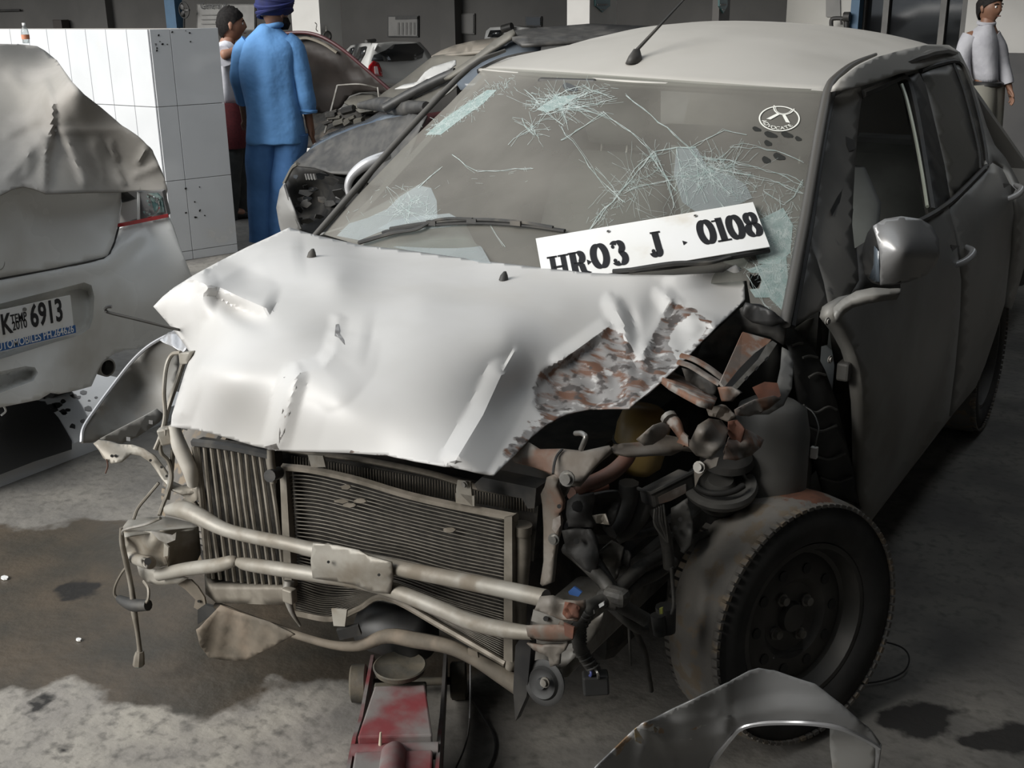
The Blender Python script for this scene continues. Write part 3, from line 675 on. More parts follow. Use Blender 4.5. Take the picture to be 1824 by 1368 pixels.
tube('belt_seal', [lift([p], SD(np.array([p], float))-.008)[0] for p in ((1600, 410), (1650, 388), (1690, 362), (1722, 332), (1757, 296))], .009, M_black, car, n=6, sm=4)
rg = panel('rear_door_glass', [(1640, 128), (1665, 119), (1698, 114), (1715, 160), (1732, 220), (1744, 270), (1748, 303), (1715, 335), (1693, 356), (1682, 290), (1666, 220), (1650, 152)], UP, M_glassdust, car, step=16, solid=.004)
panel('quarter_glass', [(1700, 114), (1711, 116), (1726, 150), (1742, 210), (1753, 265), (1757, 292), (1748, 301), (1744, 262), (1731, 210), (1715, 155)], UP, M_glassdust, car, step=12, solid=.004)
tube('window_divider', [lift([p], UP(np.array([p], float))-.006)[0] for p in ((1698, 114), (1716, 160), (1732, 220), (1743, 268), (1746, 302))], .007, M_black, car, n=6, sm=4)
tube('rear_window_frame', [lift([p], UP(np.array([p], float))-.004)[0] for p in ((1640, 126), (1668, 116), (1706, 111), (1724, 142), (1741, 200), (1754, 262), (1757, 294))], .008, M_black, car, n=6, sm=4)
# handles
M_hand = mat('grey_handle', (.42, .42, .42), rough=.25, metal=.5)
def handle(px, py, par, s):
    base = lift([(px, py)], SD(np.array([(px, py)], float)))[0]
    A = lift([(px-12*s, py+16*s)], SD(np.array([(px, py)], float))-.012)[0]; B = lift([(px+16*s, py-18*s)], SD(np.array([(px, py)], float))+.06)[0]
    Bx = B.copy(); Bx[0] = A[0]+.012
    tube('door_handle', [A, A*.7+Bx*.3+[.03, 0, .004], A*.3+Bx*.7+[.03, 0, .004], Bx], [.009, .012, .012, .008], M_hand, par, n=8)
    plate('handle_recess', [(px-14*s, py-22*s), (px+2*s, py-20*s), (px+14*s, py-8*s), (px+4*s, py+8*s), (px-8*s, py+8*s)], [lift([(px+a, py+b)], SD(np.array([(px+a, py+b)], float))-.002)[0] for a, b in ((-20, 0), (20, 0), (0, 20))], M_trim, par, solid=.001)
handle(1708, 458, fdoor, 1.0); handle(1798, 344, rdoor, .8)
M_bluegl0 = mat('mirror_glass', (.10, .12, .14), rough=.08, spec=.8)
# door mirror
MX = Depth([(1545, 500, 'y', .50), (1600, 450, 'y', .54), (1672, 440, 'y', .60), (1610, 390, 'y', .56)])
mc = pk(Y(1612, 450, .58))
M_mirror = mat('mirror_shell_paint', (.36, .355, .35), (.31, .305, .30), rough=.35, metal=.3, scale=6, coat=.2)
mirror = thing('door_mirror', mc, None, None); mirror.parent = car; mirror.location = Vector(mc)-Vector((0, 1.2, 0))
mir_out = [(1556, 402), (1575, 390), (1605, 385), (1640, 390), (1660, 402), (1672, 425), (1674, 450), (1668, 472), (1650, 490), (1620, 502), (1590, 508), (1568, 508), (1568, 470), (1566, 445), (1560, 420)]
panel('mirror_shell', mir_out, [Y(1562, 405, .50), Y(1568, 505, .50), Y(1568, 450, .485), Y(1674, 450, .64), Y(1655, 400, .64), Y(1650, 490, .63), Y(1610, 450, .485), Y(1610, 386, .56), Y(1612, 503, .55)], M_mirror, mirror, step=7, solid=.01)
panel('mirror_housing', [(1556, 400), (1545, 415), (1537, 440), (1536, 470), (1542, 492), (1552, 503), (1568, 509), (1569, 450), (1564, 420)], [Y(1540, 450, .56), Y(1568, 450, .495), Y(1556, 402, .52), Y(1560, 505, .52)], M_black, mirror, step=8, solid=.05)
panel('mirror_glass', [(1557, 438), (1565, 448), (1566, 502), (1558, 502), (1548, 495), (1556, 472)], [Y(1540, 450, .548), Y(1568, 450, .488), Y(1556, 402, .508)], M_bluegl0, mirror, solid=.002)
panel('mirror_foot', [(1484, 548), (1500, 533), (1525, 518), (1555, 512), (1585, 514), (1606, 513), (1604, 522), (1570, 526), (1545, 528), (1515, 537), (1500, 548), (1490, 562), (1485, 562)], [(1484, 555, 'x', .79), (1530, 520, 'x', .83), (1600, 516, 'x', .90), (1560, 527, 'x', .87)], M_side, mirror, step=8, solid=.02)
# sill, floor pan and far side so that the body is closed
V, F = boxg((.70, 1.35, .27), .2, 1.3, .10); obj('sill', V, F, M_side, car, smooth=False, bev=.02)
V, F = boxg((-.70, 1.35, .27), .2, 1.3, .10); obj('sill', V, F, M_side, car, smooth=False, bev=.02)
box('floor_pan', (0, 1.55, .24), (1.4, 2.5, .04), M_grime, car)
prof = [(.40, .95), (.42, .80), (.60, .30), (1.9, .25), (2.1, .45), (2.45, .60), (2.75, .45), (2.9, .50), (2.95, .95), (2.6, 1.02), (1.2, .98)]
def sidepoly(name, prof, xf, m):
    V = [(xf(z), y, z) for y, z in prof]; obj(name, V, [tuple(range(len(V)))], m, car, smooth=False, solid=.02)
sidepoly('far_side_door', prof, lambda z: -.835 if z > .35 else -.80, M_side)
sidepoly('far_side_window', [(1.05, 1.40), (1.45, 1.45), (2.3, 1.44), (2.65, 1.1), (2.6, 1.02), (1.2, .98), (.55, .97)], lambda z: -.80+(z-.97)*.46, M_glassdust)
tg = [(-.74, 3.03, .5), (.74, 3.03, .5), (.78, 2.98, .95), (.50, 2.56, 1.42), (-.50, 2.56, 1.45), (-.78, 2.98, .97)]
obj('tailgate', tg, [(0, 1, 2, 5), (5, 2, 3, 4)], M_side, car, smooth=False, solid=.02)

# ---- cabin seen through the glass
M_seat = mat('grey_seat_cloth', (.33, .33, .32), (.27, .27, .26), rough=.9, scale=8)
M_dash = mat('dark_dashboard', (.055, .055, .052), (.08, .078, .072), rough=.7, scale=5)
def seat(x):
    s = thing('front_seat', (x, 1.2, .3), None, None); s.parent = car; s.location = Vector((x, 0, .3))
    V, F = loft([((x, 1.10, .48), (.25, 0, 0), (0, .27, .02)), ((x, 1.10, .56), (.25, 0, 0), (0, .28, .02)), ((x, 1.10, .60), (.2, 0, 0), (0, .22, .02))], 24); obj('seat_cushion', V, F, M_seat, s)
    V, F = loft([((x, 1.33, .58), (.24, 0, 0), (0, .08, 0)), ((x, 1.40, .80), (.25, 0, 0), (0, .085, 0)), ((x, 1.47, 1.02), (.23, 0, 0), (0, .075, 0)), ((x, 1.51, 1.12), (.16, 0, 0), (0, .05, 0))], 24); obj('seat_backrest', V, F, M_seat, s)
    V, F = loft([((x, 1.51, 1.15), (.10, 0, 0), (0, .04, 0)), ((x, 1.52, 1.22), (.13, 0, 0), (0, .05, 0)), ((x, 1.54, 1.30), (.11, 0, 0), (0, .04, 0))], 20); obj('headrest', V, F, M_seat, s)
    for d in (-.05, .05): tube('headrest_post', [(x+d, 1.5, 1.08), (x+d, 1.52, 1.2)], .006, M_zinc, s, n=6)
seat(-.36); seat(.36)
V, F = loft([((-.66, .52, .86), (0, .16, .06), (0, -.05, .12)), ((-.3, .50, .90), (0, .20, .06), (0, -.05, .12)), ((.3, .50, .88), (0, .20, .06), (0, -.05, .12)), ((.66, .50, .82), (0, .16, .06), (0, -.05, .12))], 20); obj('dashboard', V, F, M_dash, car)
sw = np.array([.32, .78, .88]) ; A = frame((0, .85, .5))
tube('steering_wheel', [sw+.18*(math.cos(a)*A[1]+math.sin(a)*A[2]) for a in np.linspace(0, 2*math.pi, 20, endpoint=False)], .015, M_black, car, n=8, sm=2, closed=True)
panel('deflated_airbag', [(600, 420), (620, 395), (650, 378), (700, 352), (745, 328), (765, 332), (778, 355), (780, 385), (830, 400), (845, 430), (870, 470), (800, 470), (700, 452)], [lift([p], WS(np.array([p], float))+k)[0] for p, k in (((600, 420), .05), ((700, 380), .05), ((780, 350), .12), ((870, 470), .05), ((720, 450), .04))], M_bag, car, step=16, bump=lambda q: .012*np.sin(q[:, 0]/14)*np.cos(q[:, 1]/19))
panel('deflated_airbag', [(1195, 258), (1240, 262), (1262, 300), (1300, 310), (1330, 330), (1342, 355), (1345, 372), (1270, 385), (1215, 385), (1200, 330)], [lift([p], WS(np.array([p], float))+.10)[0] for p in ((1200, 270), (1340, 340), (1210, 380), (1340, 385))], M_bag, car, step=16, bump=lambda q: .010*np.sin(q[:, 0]/11+q[:, 1]/23))
box('rear_seat', (0, 2.35, .75), (1.25, .25, .75), M_seat, car, bev=.05)
box('interior_mirror', onws(1012, 158, -.06), (.2, .03, .06), M_black, car, bev=.01)
box('door_card', (.74, 1.2, .68), (.04, 1.1, .5), M_dash, car, bev=.01)

# far door mirror
fm = thing('door_mirror', pk(Y(650, 310, .72)), None, None); fm.parent = car; fm.location = Vector(WL[fm.name])-Vector((0, 1.2, 0))
tube('mirror_rim', [Y(621, 348, .66), Y(620, 330, .66), Y(628, 312, .67), Y(648, 295, .69), Y(672, 284, .72), Y(692, 276, .76)], [.008, .012, .015, .018, .018, .015], M_silver, fm, n=8)
panel('mirror_glass', [(624, 345), (625, 328), (634, 314), (655, 300), (680, 290), (665, 310), (640, 345)], Depth([Y(624, 345, .67), Y(655, 300, .70), Y(665, 315, .71)]), M_glassdark, fm, solid=.004)
# ---- antenna, washer jets, wipers
an = pk(Y(1130, 92, 1.02)); an[2] = roofz(an[0], an[1]-.9)+.004
V, F = loft([(an+[-.0, .0, -.005], (.022, 0, 0), (0, .04, 0)), (an+[0, .005, .015], (.016, 0, 0), (0, .03, 0)), (an+[0, .015, .035], (.008, 0, 0), (0, .013, 0))], 14); antb = obj('antenna_base', V, F, M_black, car)
tip = pk(Y(1232, 0, an[1]+.17))
tube('antenna_rod', [an+[0, .012, .03], an+[0, .012, .03]+(tip-an)*1.25], [.006, .0025], M_black, antb, n=6, sm=1)

# ---- buckled bonnet
HC = [(850, 463, 'z', 1.015), (1000, 481, 'z', 1.02), (1130, 489, 'z', 1.022), (1230, 488, 'z', 1.02), (1290, 486, 'z', 1.012), (1310, 474, 'z', 1.03), (1326, 520, 'z', .975), (640, 436, 'z', 1.015), (515, 405, 'z', 1.05), (740, 450, 'z', 1.01),
      (273, 546, 'z', .955), (341, 632, 'z', .87), (395, 463, 'z', 1.03), (600, 585, 'z', .985), (520, 588, 'z', .99), (840, 720, 'z', .90), (430, 578, 'z', .985), (365, 512, 'z', 1.02),
      (900, 600, 'z', .975), (1000, 550, 'z', .985), (750, 540, 'z', 1.01), (600, 500, 'z', 1.035), (1100, 560, 'z', .965), (1200, 560, 'z', .955),
      Y(304, 760, -.50), Y(400, 780, -.555), Y(495, 803, -.585), Y(690, 812, -.595), Y(800, 832, -.585), Y(880, 846, -.55), Y(360, 650, -.55), Y(600, 720, -.585), Y(480, 700, -.585),
      (1120, 727, 'z', .865), (1205, 655, 'z', .905), (1270, 588, 'z', .94), (975, 755, 'z', .845), (1050, 728, 'z', .85), (1060, 640, 'z', .91), (940, 700, 'z', .875)]
HD = Depth(HC, 8e-5)
hood_out = [(515, 405), (560, 418), (640, 436), (735, 447), (850, 463), (960, 476), (1050, 486), (1130, 489), (1200, 490), (1262, 487), (1288, 485), (1300, 477), (1310, 471), (1318, 477), (1326, 500), (1327, 533), (1316, 545), (1290, 570), (1270, 588), (1248, 610), (1205, 655), (1160, 695), (1120, 727), (1090, 727), (1050, 728), (1010, 737), (975, 755), (945, 780), (915, 812), (880, 846), (845, 841), (800, 832), (740, 822), (690, 812), (620, 807), (560, 805), (495, 803), (455, 795), (410, 782), (360, 768), (304, 760), (306, 740), (318, 700), (330, 660), (341, 632), (320, 602), (300, 577), (273, 546), (290, 528), (310, 512), (345, 490), (395, 463), (440, 440), (480, 422)]
def ridge(q, line, h, wl_, wr):
    """fold along a line: drops linearly over wl_ px on one side and wr px on the other"""
    d, s, t = dpoly(q, line)
    return h*np.clip(1-d/np.where(s < 0, wl_, wr), 0, 1)*np.clip((1-t)/.10, 0, 1)**.7
def step_(q, line, h, w, fall):
    d, s, t = dpoly(q, line)
    e = np.sin(np.clip(t, 0, 1)*math.pi)**.5
    return h*np.where(s > 0, np.clip(1-d/fall, 0, 1), np.clip(1-d/w, 0, 1)) * np.clip(e, .0, 1)
def gauss(q, x, y, sx, sy, h, rot=0):
    c, s = math.cos(rot), math.sin(rot); dx, dy = q[:, 0]-x, q[:, 1]-y
    return h*np.exp(-(((c*dx+s*dy)/sx)**2+((-s*dx+c*dy)/sy)**2))
TORN = [(948, 722), (950, 690), (962, 660), (1000, 640), (1040, 612), (1082, 582), (1112, 590), (1128, 620), (1140, 640), (1160, 600), (1180, 560), (1200, 530), (1225, 540), (1262, 572), (1275, 585), (1248, 610), (1205, 655), (1160, 695), (1120, 727), (1050, 728), (1000, 740), (975, 755)]
def hood_bump(q):
    b = ridge(q, [(365, 505), (352, 600), (335, 690), (315, 755)], .030, 26, 60)
    b += ridge(q, [(362, 506), (390, 512), (430, 530), (485, 553)], .040, 50, 18)
    b -= gauss(q, 430, 556, 38, 16, .055, .45)
    b += ridge(q, [(430, 580), (520, 590), (600, 588), (660, 600)], .012, 60, 60)
    b += ridge(q, [(372, 512), (440, 470), (470, 448), (540, 440)], .026, 30, 60)
    b -= gauss(q, 440, 486, 30, 22, .024)
    b -= gauss(q, 300, 560, 22, 40, .01, -.5)
    # vertical fold with its dark lip
    b += step_(q, [(480, 806), (500, 740), (512, 690), (535, 664), (575, 655), (596, 630), (602, 590)], .028, 22, 80)
    b += ridge(q, [(528, 672), (512, 730), (495, 803)], .014, 22, 30)
    b += ridge(q, [(600, 590), (603, 560)], .008, 16, 18)
    # ridge near the lower right corner
    b += ridge(q, [(893, 668), (860, 740), (805, 832)], .030, 60, 30)
    b -= gauss(q, 915, 700, 26, 45, .016, .4)
    b += gauss(q, 620, 470, 90, 22, .012, -.1)-gauss(q, 560, 520, 60, 30, .012)
    # crushed corner on the right
    ins = inpoly(q, np.array(TORN)); d, _, _ = dpoly(q, TORN+[TORN[0]])
    k = np.where(ins, np.clip(d/14, 0, 1), 0)
    b -= k*.012
    b += k*(.006*np.sin(q[:, 0]/19+q[:, 1]/31)+.004*np.sin(q[:, 0]/9-q[:, 1]/16+1+np.sin(q[:, 1]/23))+.0015*np.sin(q[:, 1]/5+q[:, 0]/17))
    b += ridge(q, [(1000, 642), (1045, 610), (1090, 578)], .016, 22, 16)
    b += ridge(q, [(1095, 540), (1112, 580), (1120, 640), (1118, 720)], .022, 16, 26)
    b -= gauss(q, 1128, 575, 9, 26, .018, -.25)
    b += ridge(q, [(1150, 620), (1140, 680), (1122, 725)], .016, 18, 22)
    b += ridge(q, [(1185, 525), (1215, 560), (1283, 580)], .018, 18, 26)
    b -= gauss(q, 1165, 560, 24, 50, .016, .3)
    b += ridge(q, [(1205, 490), (1318, 474)], .012, 40, 30)
    return b
def hood_wear(q):
    ins = inpoly(q, np.array(TORN)); d, _, _ = dpoly(q, TORN+[TORN[0]])
    w = np.where(ins, np.clip(.42+d/60, 0, .60), np.clip(.36-d/30, 0, 1))
    d2, _, _ = dpoly(q, [(905, 812), (940, 775), (975, 750), (1050, 726), (1120, 722)]); w = np.maximum(w, np.clip(.62-d2/55, 0, 1))
    d3, _, _ = dpoly(q, [(1190, 528), (1225, 545), (1275, 585), (1215, 640)]); w = np.maximum(w, np.clip(.5-d3/28, 0, 1))
    d4, _, _ = dpoly(q, [(492, 798), (510, 735), (518, 690)]); w = np.maximum(w, np.clip(.46-d4/14, 0, 1))
    d5, _, _ = dpoly(q, [(580, 803), (650, 806), (740, 820), (840, 838)]); w = np.maximum(w, np.clip(.5-d5/12, 0, 1))
    w = np.where(inpoly(q, np.array([(1208, 575), (1235, 560), (1262, 580), (1238, 612), (1205, 640), (1190, 610)])), w*.5, w)
    w = np.where(inpoly(q, np.array([(1108, 560), (1125, 555), (1136, 590), (1128, 618), (1112, 600)])), 0, w)
    return w
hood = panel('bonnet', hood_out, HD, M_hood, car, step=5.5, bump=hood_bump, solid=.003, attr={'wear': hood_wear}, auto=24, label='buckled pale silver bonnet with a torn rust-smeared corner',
      crease=[[(365, 506), (352, 600), (335, 690), (318, 752)], [(366, 505), (392, 512), (430, 530), (484, 553)], [(486, 790), (500, 740), (512, 690), (535, 664), (575, 655), (596, 632)], [(893, 668), (860, 740), (808, 826)], [(1002, 641), (1045, 610), (1088, 579)], [(1188, 527), (1215, 558), (1275, 578)]])
def onhood(px, py, off=.003):
    q = np.array([(px, py)], float); return lift(q, HD(q)-hood_bump(q)-off)[0]
for x, y in ((555, 451), (897, 492)):
    b0 = onhood(x, y+6); V, F = loft([(b0, (.010, 0, 0), (0, .014, 0)), (b0+[0, .002, .010], (.008, 0, 0), (0, .010, 0)), (b0+[0, .006, .018], (.003, 0, 0), (0, .004, 0))], 10)
    obj('washer_jet', V, F, M_blackd, hood, auto=40)
M_dent = mat('scrape_and_shade_metal', (.16, .15, .14), (.34, .33, .32), rough=.35, metal=.5, scale=60)
for pl in ([(505, 672), (535, 664), (527, 690), (516, 735), (506, 770), (497, 790), (497, 770), (503, 730)], [(598, 578), (603, 577), (605, 594), (613, 606), (614, 614), (604, 602), (596, 598)], [(470, 796), (492, 790), (497, 801), (478, 801)], [(800, 823), (812, 820), (822, 822), (810, 826)]):
    plate('scrape_and_fold_shade', pl, [onhood(x, y, .0012) for x, y in pl], M_dent, hood, solid=.0005)  # scrapes; the long first one is painted shade on the fold's right-facing facet

# ---- wipers
def onw(px, py, off): return onws(px, py, off)
wp = thing('windscreen_wiper', onws(840, 395, .03), None, None); wp.parent = car; wp.location = Vector(WL[wp.name])-Vector((0, 1.2, 0))
tube('wiper_arm', [onw(640, 432, .03), onw(700, 415, .03), onw(742, 408, .03), onw(770, 394, .035), (onw(800, 389, .04)), onw(842, 390, .035)], [.010, .009, .008, .006, .006, .006], M_blackd, wp, n=6, flat=.6)
tube('wiper_blade', [onw(682, 414, .014), onw(740, 403, .016), onw(840, 397, .018), onw(930, 401, .016), onw(1006, 411, .014)], .0065, M_black, wp, n=6, flat=.7)
tube('blade_spine', [onw(695, 407, .022), onw(760, 397, .026), onw(842, 391, .03), onw(920, 395, .026), onw(985, 405, .02)], .0045, M_blackd, wp, n=6)
for x, y in ((842, 393), (770, 397), (920, 397)): box('blade_clip', onw(x, y, .026), (.03, .015, .012), M_blackd, wp)
wp2 = thing('windscreen_wiper', onws(1260, 470, .03), None, None); wp2.parent = car; wp2.location = Vector(WL[wp2.name])-Vector((0, 1.2, 0))
tube('wiper_blade', [onw(1092, 484, .03), onw(1140, 480, .05), onw(1200, 474, .05), onw(1280, 462, .04), onw(1370, 446, .02)], .0065, M_black, wp2, n=6)
tube('wiper_arm', [onw(1120, 482, .045), onw(1200, 470, .06), onw(1262, 468, .058), onw(1300, 458, .04)], [.011, .011, .009, .007], M_blackd, wp2, n=6, flat=.6)

# ---- underneath the bonnet edge: radiators
M_cond = mat('condenser_tube', (.125, .112, .092), (.085, .076, .062), rough=.45, metal=.4, scale=30)
def lerpcurve(c, u):
    c = np.array(c, float); t = np.linspace(0, 1, len(c)); return np.stack([np.interp(u, t, c[:, 0]), np.interp(u, t, c[:, 1])], 1)
def smoothcurve(c, n=30):
    return np.array(catmull([np.array(p, float) for p in c], 8))
cond = thing('condenser', pk(Y(700, 1000, -.42)), None, None); cond.parent = car; cond.location = Vector(WL[cond.name])-Vector((0, 1.2, 0))
guides = [[(508, 838), (560, 843), (640, 862), (720, 885), (800, 903), (905, 928)], [(512, 900), (570, 905), (650, 925), (730, 945), (810, 965), (905, 985)], [(517, 960), (575, 968), (650, 985), (730, 1000), (810, 1022), (905, 1042)],
          [(521, 1005), (580, 1020), (640, 1030), (700, 1033), (800, 1068), (905, 1098)], [(524, 1045), (575, 1062), (625, 1062), (690, 1050), (790, 1095), (905, 1138)], [(527, 1085), (585, 1096), (635, 1078), (690, 1062), (790, 1112), (905, 1178)]]
G = np.array([[np.array(catmull([np.array(p, float) for p in g], 6))] for g in guides])[:, 0]
CDd = Depth([Y(508, 838, -.42), Y(905, 928, -.42), Y(905, 1178, -.40), Y(527, 1085, -.41), Y(700, 1000, -.385), Y(640, 1075, -.36), Y(690, 900, -.40)])
core_out = [tuple(p) for p in G[0]]+[tuple(p) for p in G[-1][::-1]]
panel('condenser_core', core_out, Depth([c if len(c) == 4 else c for c in [Y(508, 838, -.40), Y(905, 928, -.40), Y(905, 1178, -.38), Y(527, 1085, -.39), Y(700, 1000, -.365), Y(640, 1075, -.34), Y(690, 900, -.38)]]), M_core, cond, step=24, solid=.012)
parts = []
NT = 46
for i in range(NT):
    f = i/(NT-1)*(len(G)-1); k = min(int(f), len(G)-2); c = G[k]*(1-f+k)+G[k+1]*(f-k)
    w = .35*np.sin(np.arange(len(c))*.5+i)
    c = c+np.c_[0*w, w]
    pts = lift(c, CDd(c)); parts.append(sweep(list(pts), .0017, 5, 1))
V, F = merge(parts); obj('condenser_tubes', V, F, M_cond, cond, kind='stuff')
tube('condenser_top_rail', [Y(505, 832, -.425), Y(560, 838, -.425), Y(640, 856, -.425), Y(720, 880, -.425), Y(800, 899, -.425), Y(920, 922, -.425)], .009, M_alu2, cond, n=6)
tube('condenser_lower_rail', [Y(524, 1092, -.41), Y(590, 1103, -.40), Y(640, 1084, -.37), Y(688, 1064, -.37), Y(790, 1118, -.40), Y(900, 1182, -.41)], .007, M_alu2, cond, n=6)
plate('condenser_side_rail', [(898, 922), (912, 920), (913, 1180), (897, 1176)], YP(-.44), M_alu, cond, solid=.02)
plate('condenser_side_rail', [(498, 835), (509, 838), (518, 1000), (520, 1048), (507, 1046), (503, 960)], YP(-.43), M_alu, cond, solid=.02)
tube('receiver_drier', [Y(930, 940, -.41), Y(931, 985, -.41), Y(925, 1060, -.41), Y(920, 1150, -.41), Y(908, 1190, -.41)], [.0165, .0165, .0165, .0165, .010], M_alu, cond, n=14)
tube('drier_cap', [Y(931, 934, -.41), Y(930, 950, -.41)], .019, M_alu, cond, n=14)
plate('mount_tag', [(811, 878), (845, 884), (845, 902), (812, 896)], YP(-.44), M_frame, cond)
plate('mount_tag', [(590, 1084), (618, 1086), (614, 1116), (594, 1115)], YP(-.45), M_frame, cond)
plate('mount_tag', [(548, 810), (575, 812), (580, 832), (554, 832)], YP(-.44), M_frame, cond)
for x, y in ((615, 868), (622, 900), (640, 893), (800, 944), (608, 893)):
    pl = [(x+random.uniform(6, 14)*math.cos(a), y+random.uniform(3, 6)*math.sin(a)) for a in np.linspace(0, 5.6, 9)]
    plate('crushed_fins', pl, [lift([p], CDd(np.array([p], float))-.004)[0] for p in ((x-30, y), (x+30, y), (x, y+30))], M_alu2, cond, solid=.002)
# radiator behind it: visible strip of fins under the bonnet edge
rad = thing('radiator', pk(Y(760, 860, -.33)), None, None); rad.parent = car; rad.location = Vector(WL[rad.name])-Vector((0, 1.2, 0))
plate('radiator_core', [(500, 805), (640, 826), (800, 858), (960, 890), (950, 1000), (600, 960), (505, 900)], YP(-.34), M_core, rad, solid=.03)
V, F = merge([sweep([Y(x, 812+(x-520)*.165, -.35), Y(x+1, 842+(x-520)*.165, -.35)], .0016, 4, 1) for x in range(520, 955, 5)]); obj('radiator_fins', V, F, M_alu2, rad, kind='stuff')
tube('radiator_top_tank', [Y(500, 800, -.35), Y(640, 818, -.35), Y(760, 842, -.35), Y(850, 868, -.35), Y(950, 885, -.35)], .010, M_alu2, rad, n=8, flat=.6)
plate('radiator_tank', [(845, 862), (858, 850), (955, 870), (952, 905), (940, 906), (930, 888), (850, 872)], YP(-.37), M_blackd, rad, solid=.05)
plate('radiator_bracket', [(815, 855), (838, 858), (842, 902), (815, 896), (812, 872)], YP(-.44), M_frame, rad)
bolt(pk(Y(828, 862, -.445)), (0, -1, 0), .005, .006, M_steel, 'bolt', rad)
# second cooler on the left with upright slats
ic = thing('transmission_cooler', pk(Y(430, 930, -.43)), None, None); ic.parent = car; ic.location = Vector(WL[ic.name])-Vector((0, 1.2, 0))
plate('cooler_core', [(345, 785), (485, 805), (508, 1050), (372, 1045)], YP(-.40), M_core, ic, solid=.03)
for i in range(11):
    u = i/10; t = (352+u*124, 793+u*20); b_ = (380+u*128, 1030+u*18)
    wob = random.uniform(-3, 3)
    tube('cooler_slat', [Y(*t, -.425), Y(t[0]*.6+b_[0]*.4+wob, t[1]*.6+b_[1]*.4, -.425), Y(*b_, -.425)], .0048, M_alu, ic, n=6, flat=1.1, sm=4)
tube('cooler_top_rail', [Y(345, 788, -.43), Y(410, 796, -.43), Y(485, 812, -.43)], .010, M_blackd, ic, n=6)
tube('cooler_side_rail', [Y(346, 795, -.43), Y(358, 880, -.43), Y(372, 1040, -.43)], .007, M_alu, ic, n=6)
panel('cooler_bottom_tank', [(364, 1020), (372, 1040), (508, 1046), (515, 1060), (505, 1078), (385, 1074), (366, 1058)], YP(-.44), M_alu, ic, step=14, bump=lambda q: .012*np.cos((q[:, 1]-1058)/16), solid=.04)
tube('cooler_pipe', [Y(482, 800, -.46), Y(483, 825, -.46), Y(486, 845, -.46), Y(487, 860, -.46)], [.008, .009, .010, .007], M_alu, ic, n=10)
tube('pipe_union', [Y(480, 848, -.48), Y(496, 842, -.44)], .014, M_blackd, ic, n=12, sm=1)
tube('cooler_pipe', [Y(515, 1035, -.46), Y(512, 1060, -.47), Y(520, 1090, -.47), Y(535, 1115, -.46)], [.012, .010, .006, .003], M_steel, ic, n=8)
box('pipe_clip', pk(Y(516, 1060, -.475)), (.03, .02, .035), M_alu, ic, bev=.004)

# ---- bumper beam: two crushed tubes joined by a plate
beam = thing('bumper_beam', pk(Y(640, 1010, -.49)), None, None); beam.parent = car; beam.location = Vector(WL[beam.name])-Vector((0, 1.2, 0))
tube('beam_tube', [Y(300, 908, -.49), Y(326, 908, -.50), Y(355, 920, -.505), Y(400, 943, -.505), Y(450, 956, -.505), Y(510, 968, -.50), Y(570, 982, -.49), Y(640, 996, -.475), Y(720, 1014, -.475), Y(800, 1030, -.485), Y(880, 1046, -.50), Y(972, 1066, -.51)], [.013, .021, .020, .016, .0155, .0155, .0165, .0165, .0165, .0165, .0165, .017], M_frame, beam, n=14)
tube('beam_tube', [Y(283, 1024, -.50), Y(330, 1014, -.50), Y(385, 1007, -.50), Y(412, 1000, -.50), Y(424, 1001, -.495), Y(440, 1005, -.50), Y(500, 1014, -.50), Y(570, 1025, -.485), Y(640, 1036, -.475), Y(700, 1052, -.475), Y(780, 1083, -.485), Y(840, 1108, -.50), Y(900, 1122, -.51), Y(950, 1128, -.515)], [.015, .0165, .0165, .014, .010, .015, .0165, .0165, .0165, .0165, .0165, .0165, .0165, .013], M_frame, beam, n=14)
panel('beam_plate', [(557, 968), (600, 972), (638, 980), (655, 990), (697, 1002), (700, 1030), (695, 1058), (660, 1054), (630, 1042), (600, 1036), (557, 1030), (553, 1000)], Depth([Y(557, 970, -.515), Y(697, 1002, -.495), Y(695, 1058, -.495), Y(557, 1030, -.505), Y(625, 1008, -.505)]), M_frame, beam, step=9, solid=.004,
      bump=lambda q: .006*np.cos((q[:, 1]-1010)/14)+.004*np.sin(q[:, 0]/25))
for x, y in ((585, 1001), (675, 1024)): tube('hole', [Y(x, y, -.523), Y(x, y, -.516)], .0032, M_black, beam, n=8, sm=1)
# crash box on the left end
cbx = thing('left_crash_box', pk(Y(285, 970, -.42)), None, None); cbx.parent = car; cbx.location = Vector(WL[cbx.name])-Vector((0, 1.2, 0))
panel('box_top', [(219, 938), (228, 926), (262, 921), (300, 921), (340, 930), (352, 936), (344, 944), (300, 946), (258, 950), (222, 956)], Depth([Y(219, 940, -.52), Y(260, 948, -.52), Y(350, 936, -.40), Y(300, 921, -.38)]), M_frame, cbx, step=12, solid=.003)
panel('box_face', [(222, 950), (258, 946), (285, 948), (297, 962), (300, 990), (296, 1008), (262, 1012), (238, 995), (224, 985)], Depth([Y(222, 950, -.525), Y(297, 962, -.515), Y(296, 1008, -.50), Y(224, 985, -.51)]), M_frame, cbx, step=7, solid=.003,
      bump=lambda q: .007*np.sin(q[:, 0]/8+q[:, 1]/13)+.005*np.sin(q[:, 1]/7-q[:, 0]/15)+gauss(q, 268, 968, 18, 14, .012))
panel('box_side', [(285, 946), (344, 940), (354, 938), (358, 985), (350, 1003), (300, 1010), (294, 990), (296, 962)], Depth([Y(290, 950, -.51), Y(355, 940, -.41), Y(355, 1000, -.41), Y(300, 1008, -.50)]), M_frame, cbx, step=10, solid=.003, bump=lambda q: .004*np.sin(q[:, 0]/9))
plate('torn_tab', [(268, 946), (305, 954), (314, 948), (312, 962), (297, 968), (283, 962)], YP(-.535), M_steel, cbx); plate('torn_tab', [(292, 968), (300, 975), (299, 990), (291, 992)], YP(-.54), M_frame, cbx)
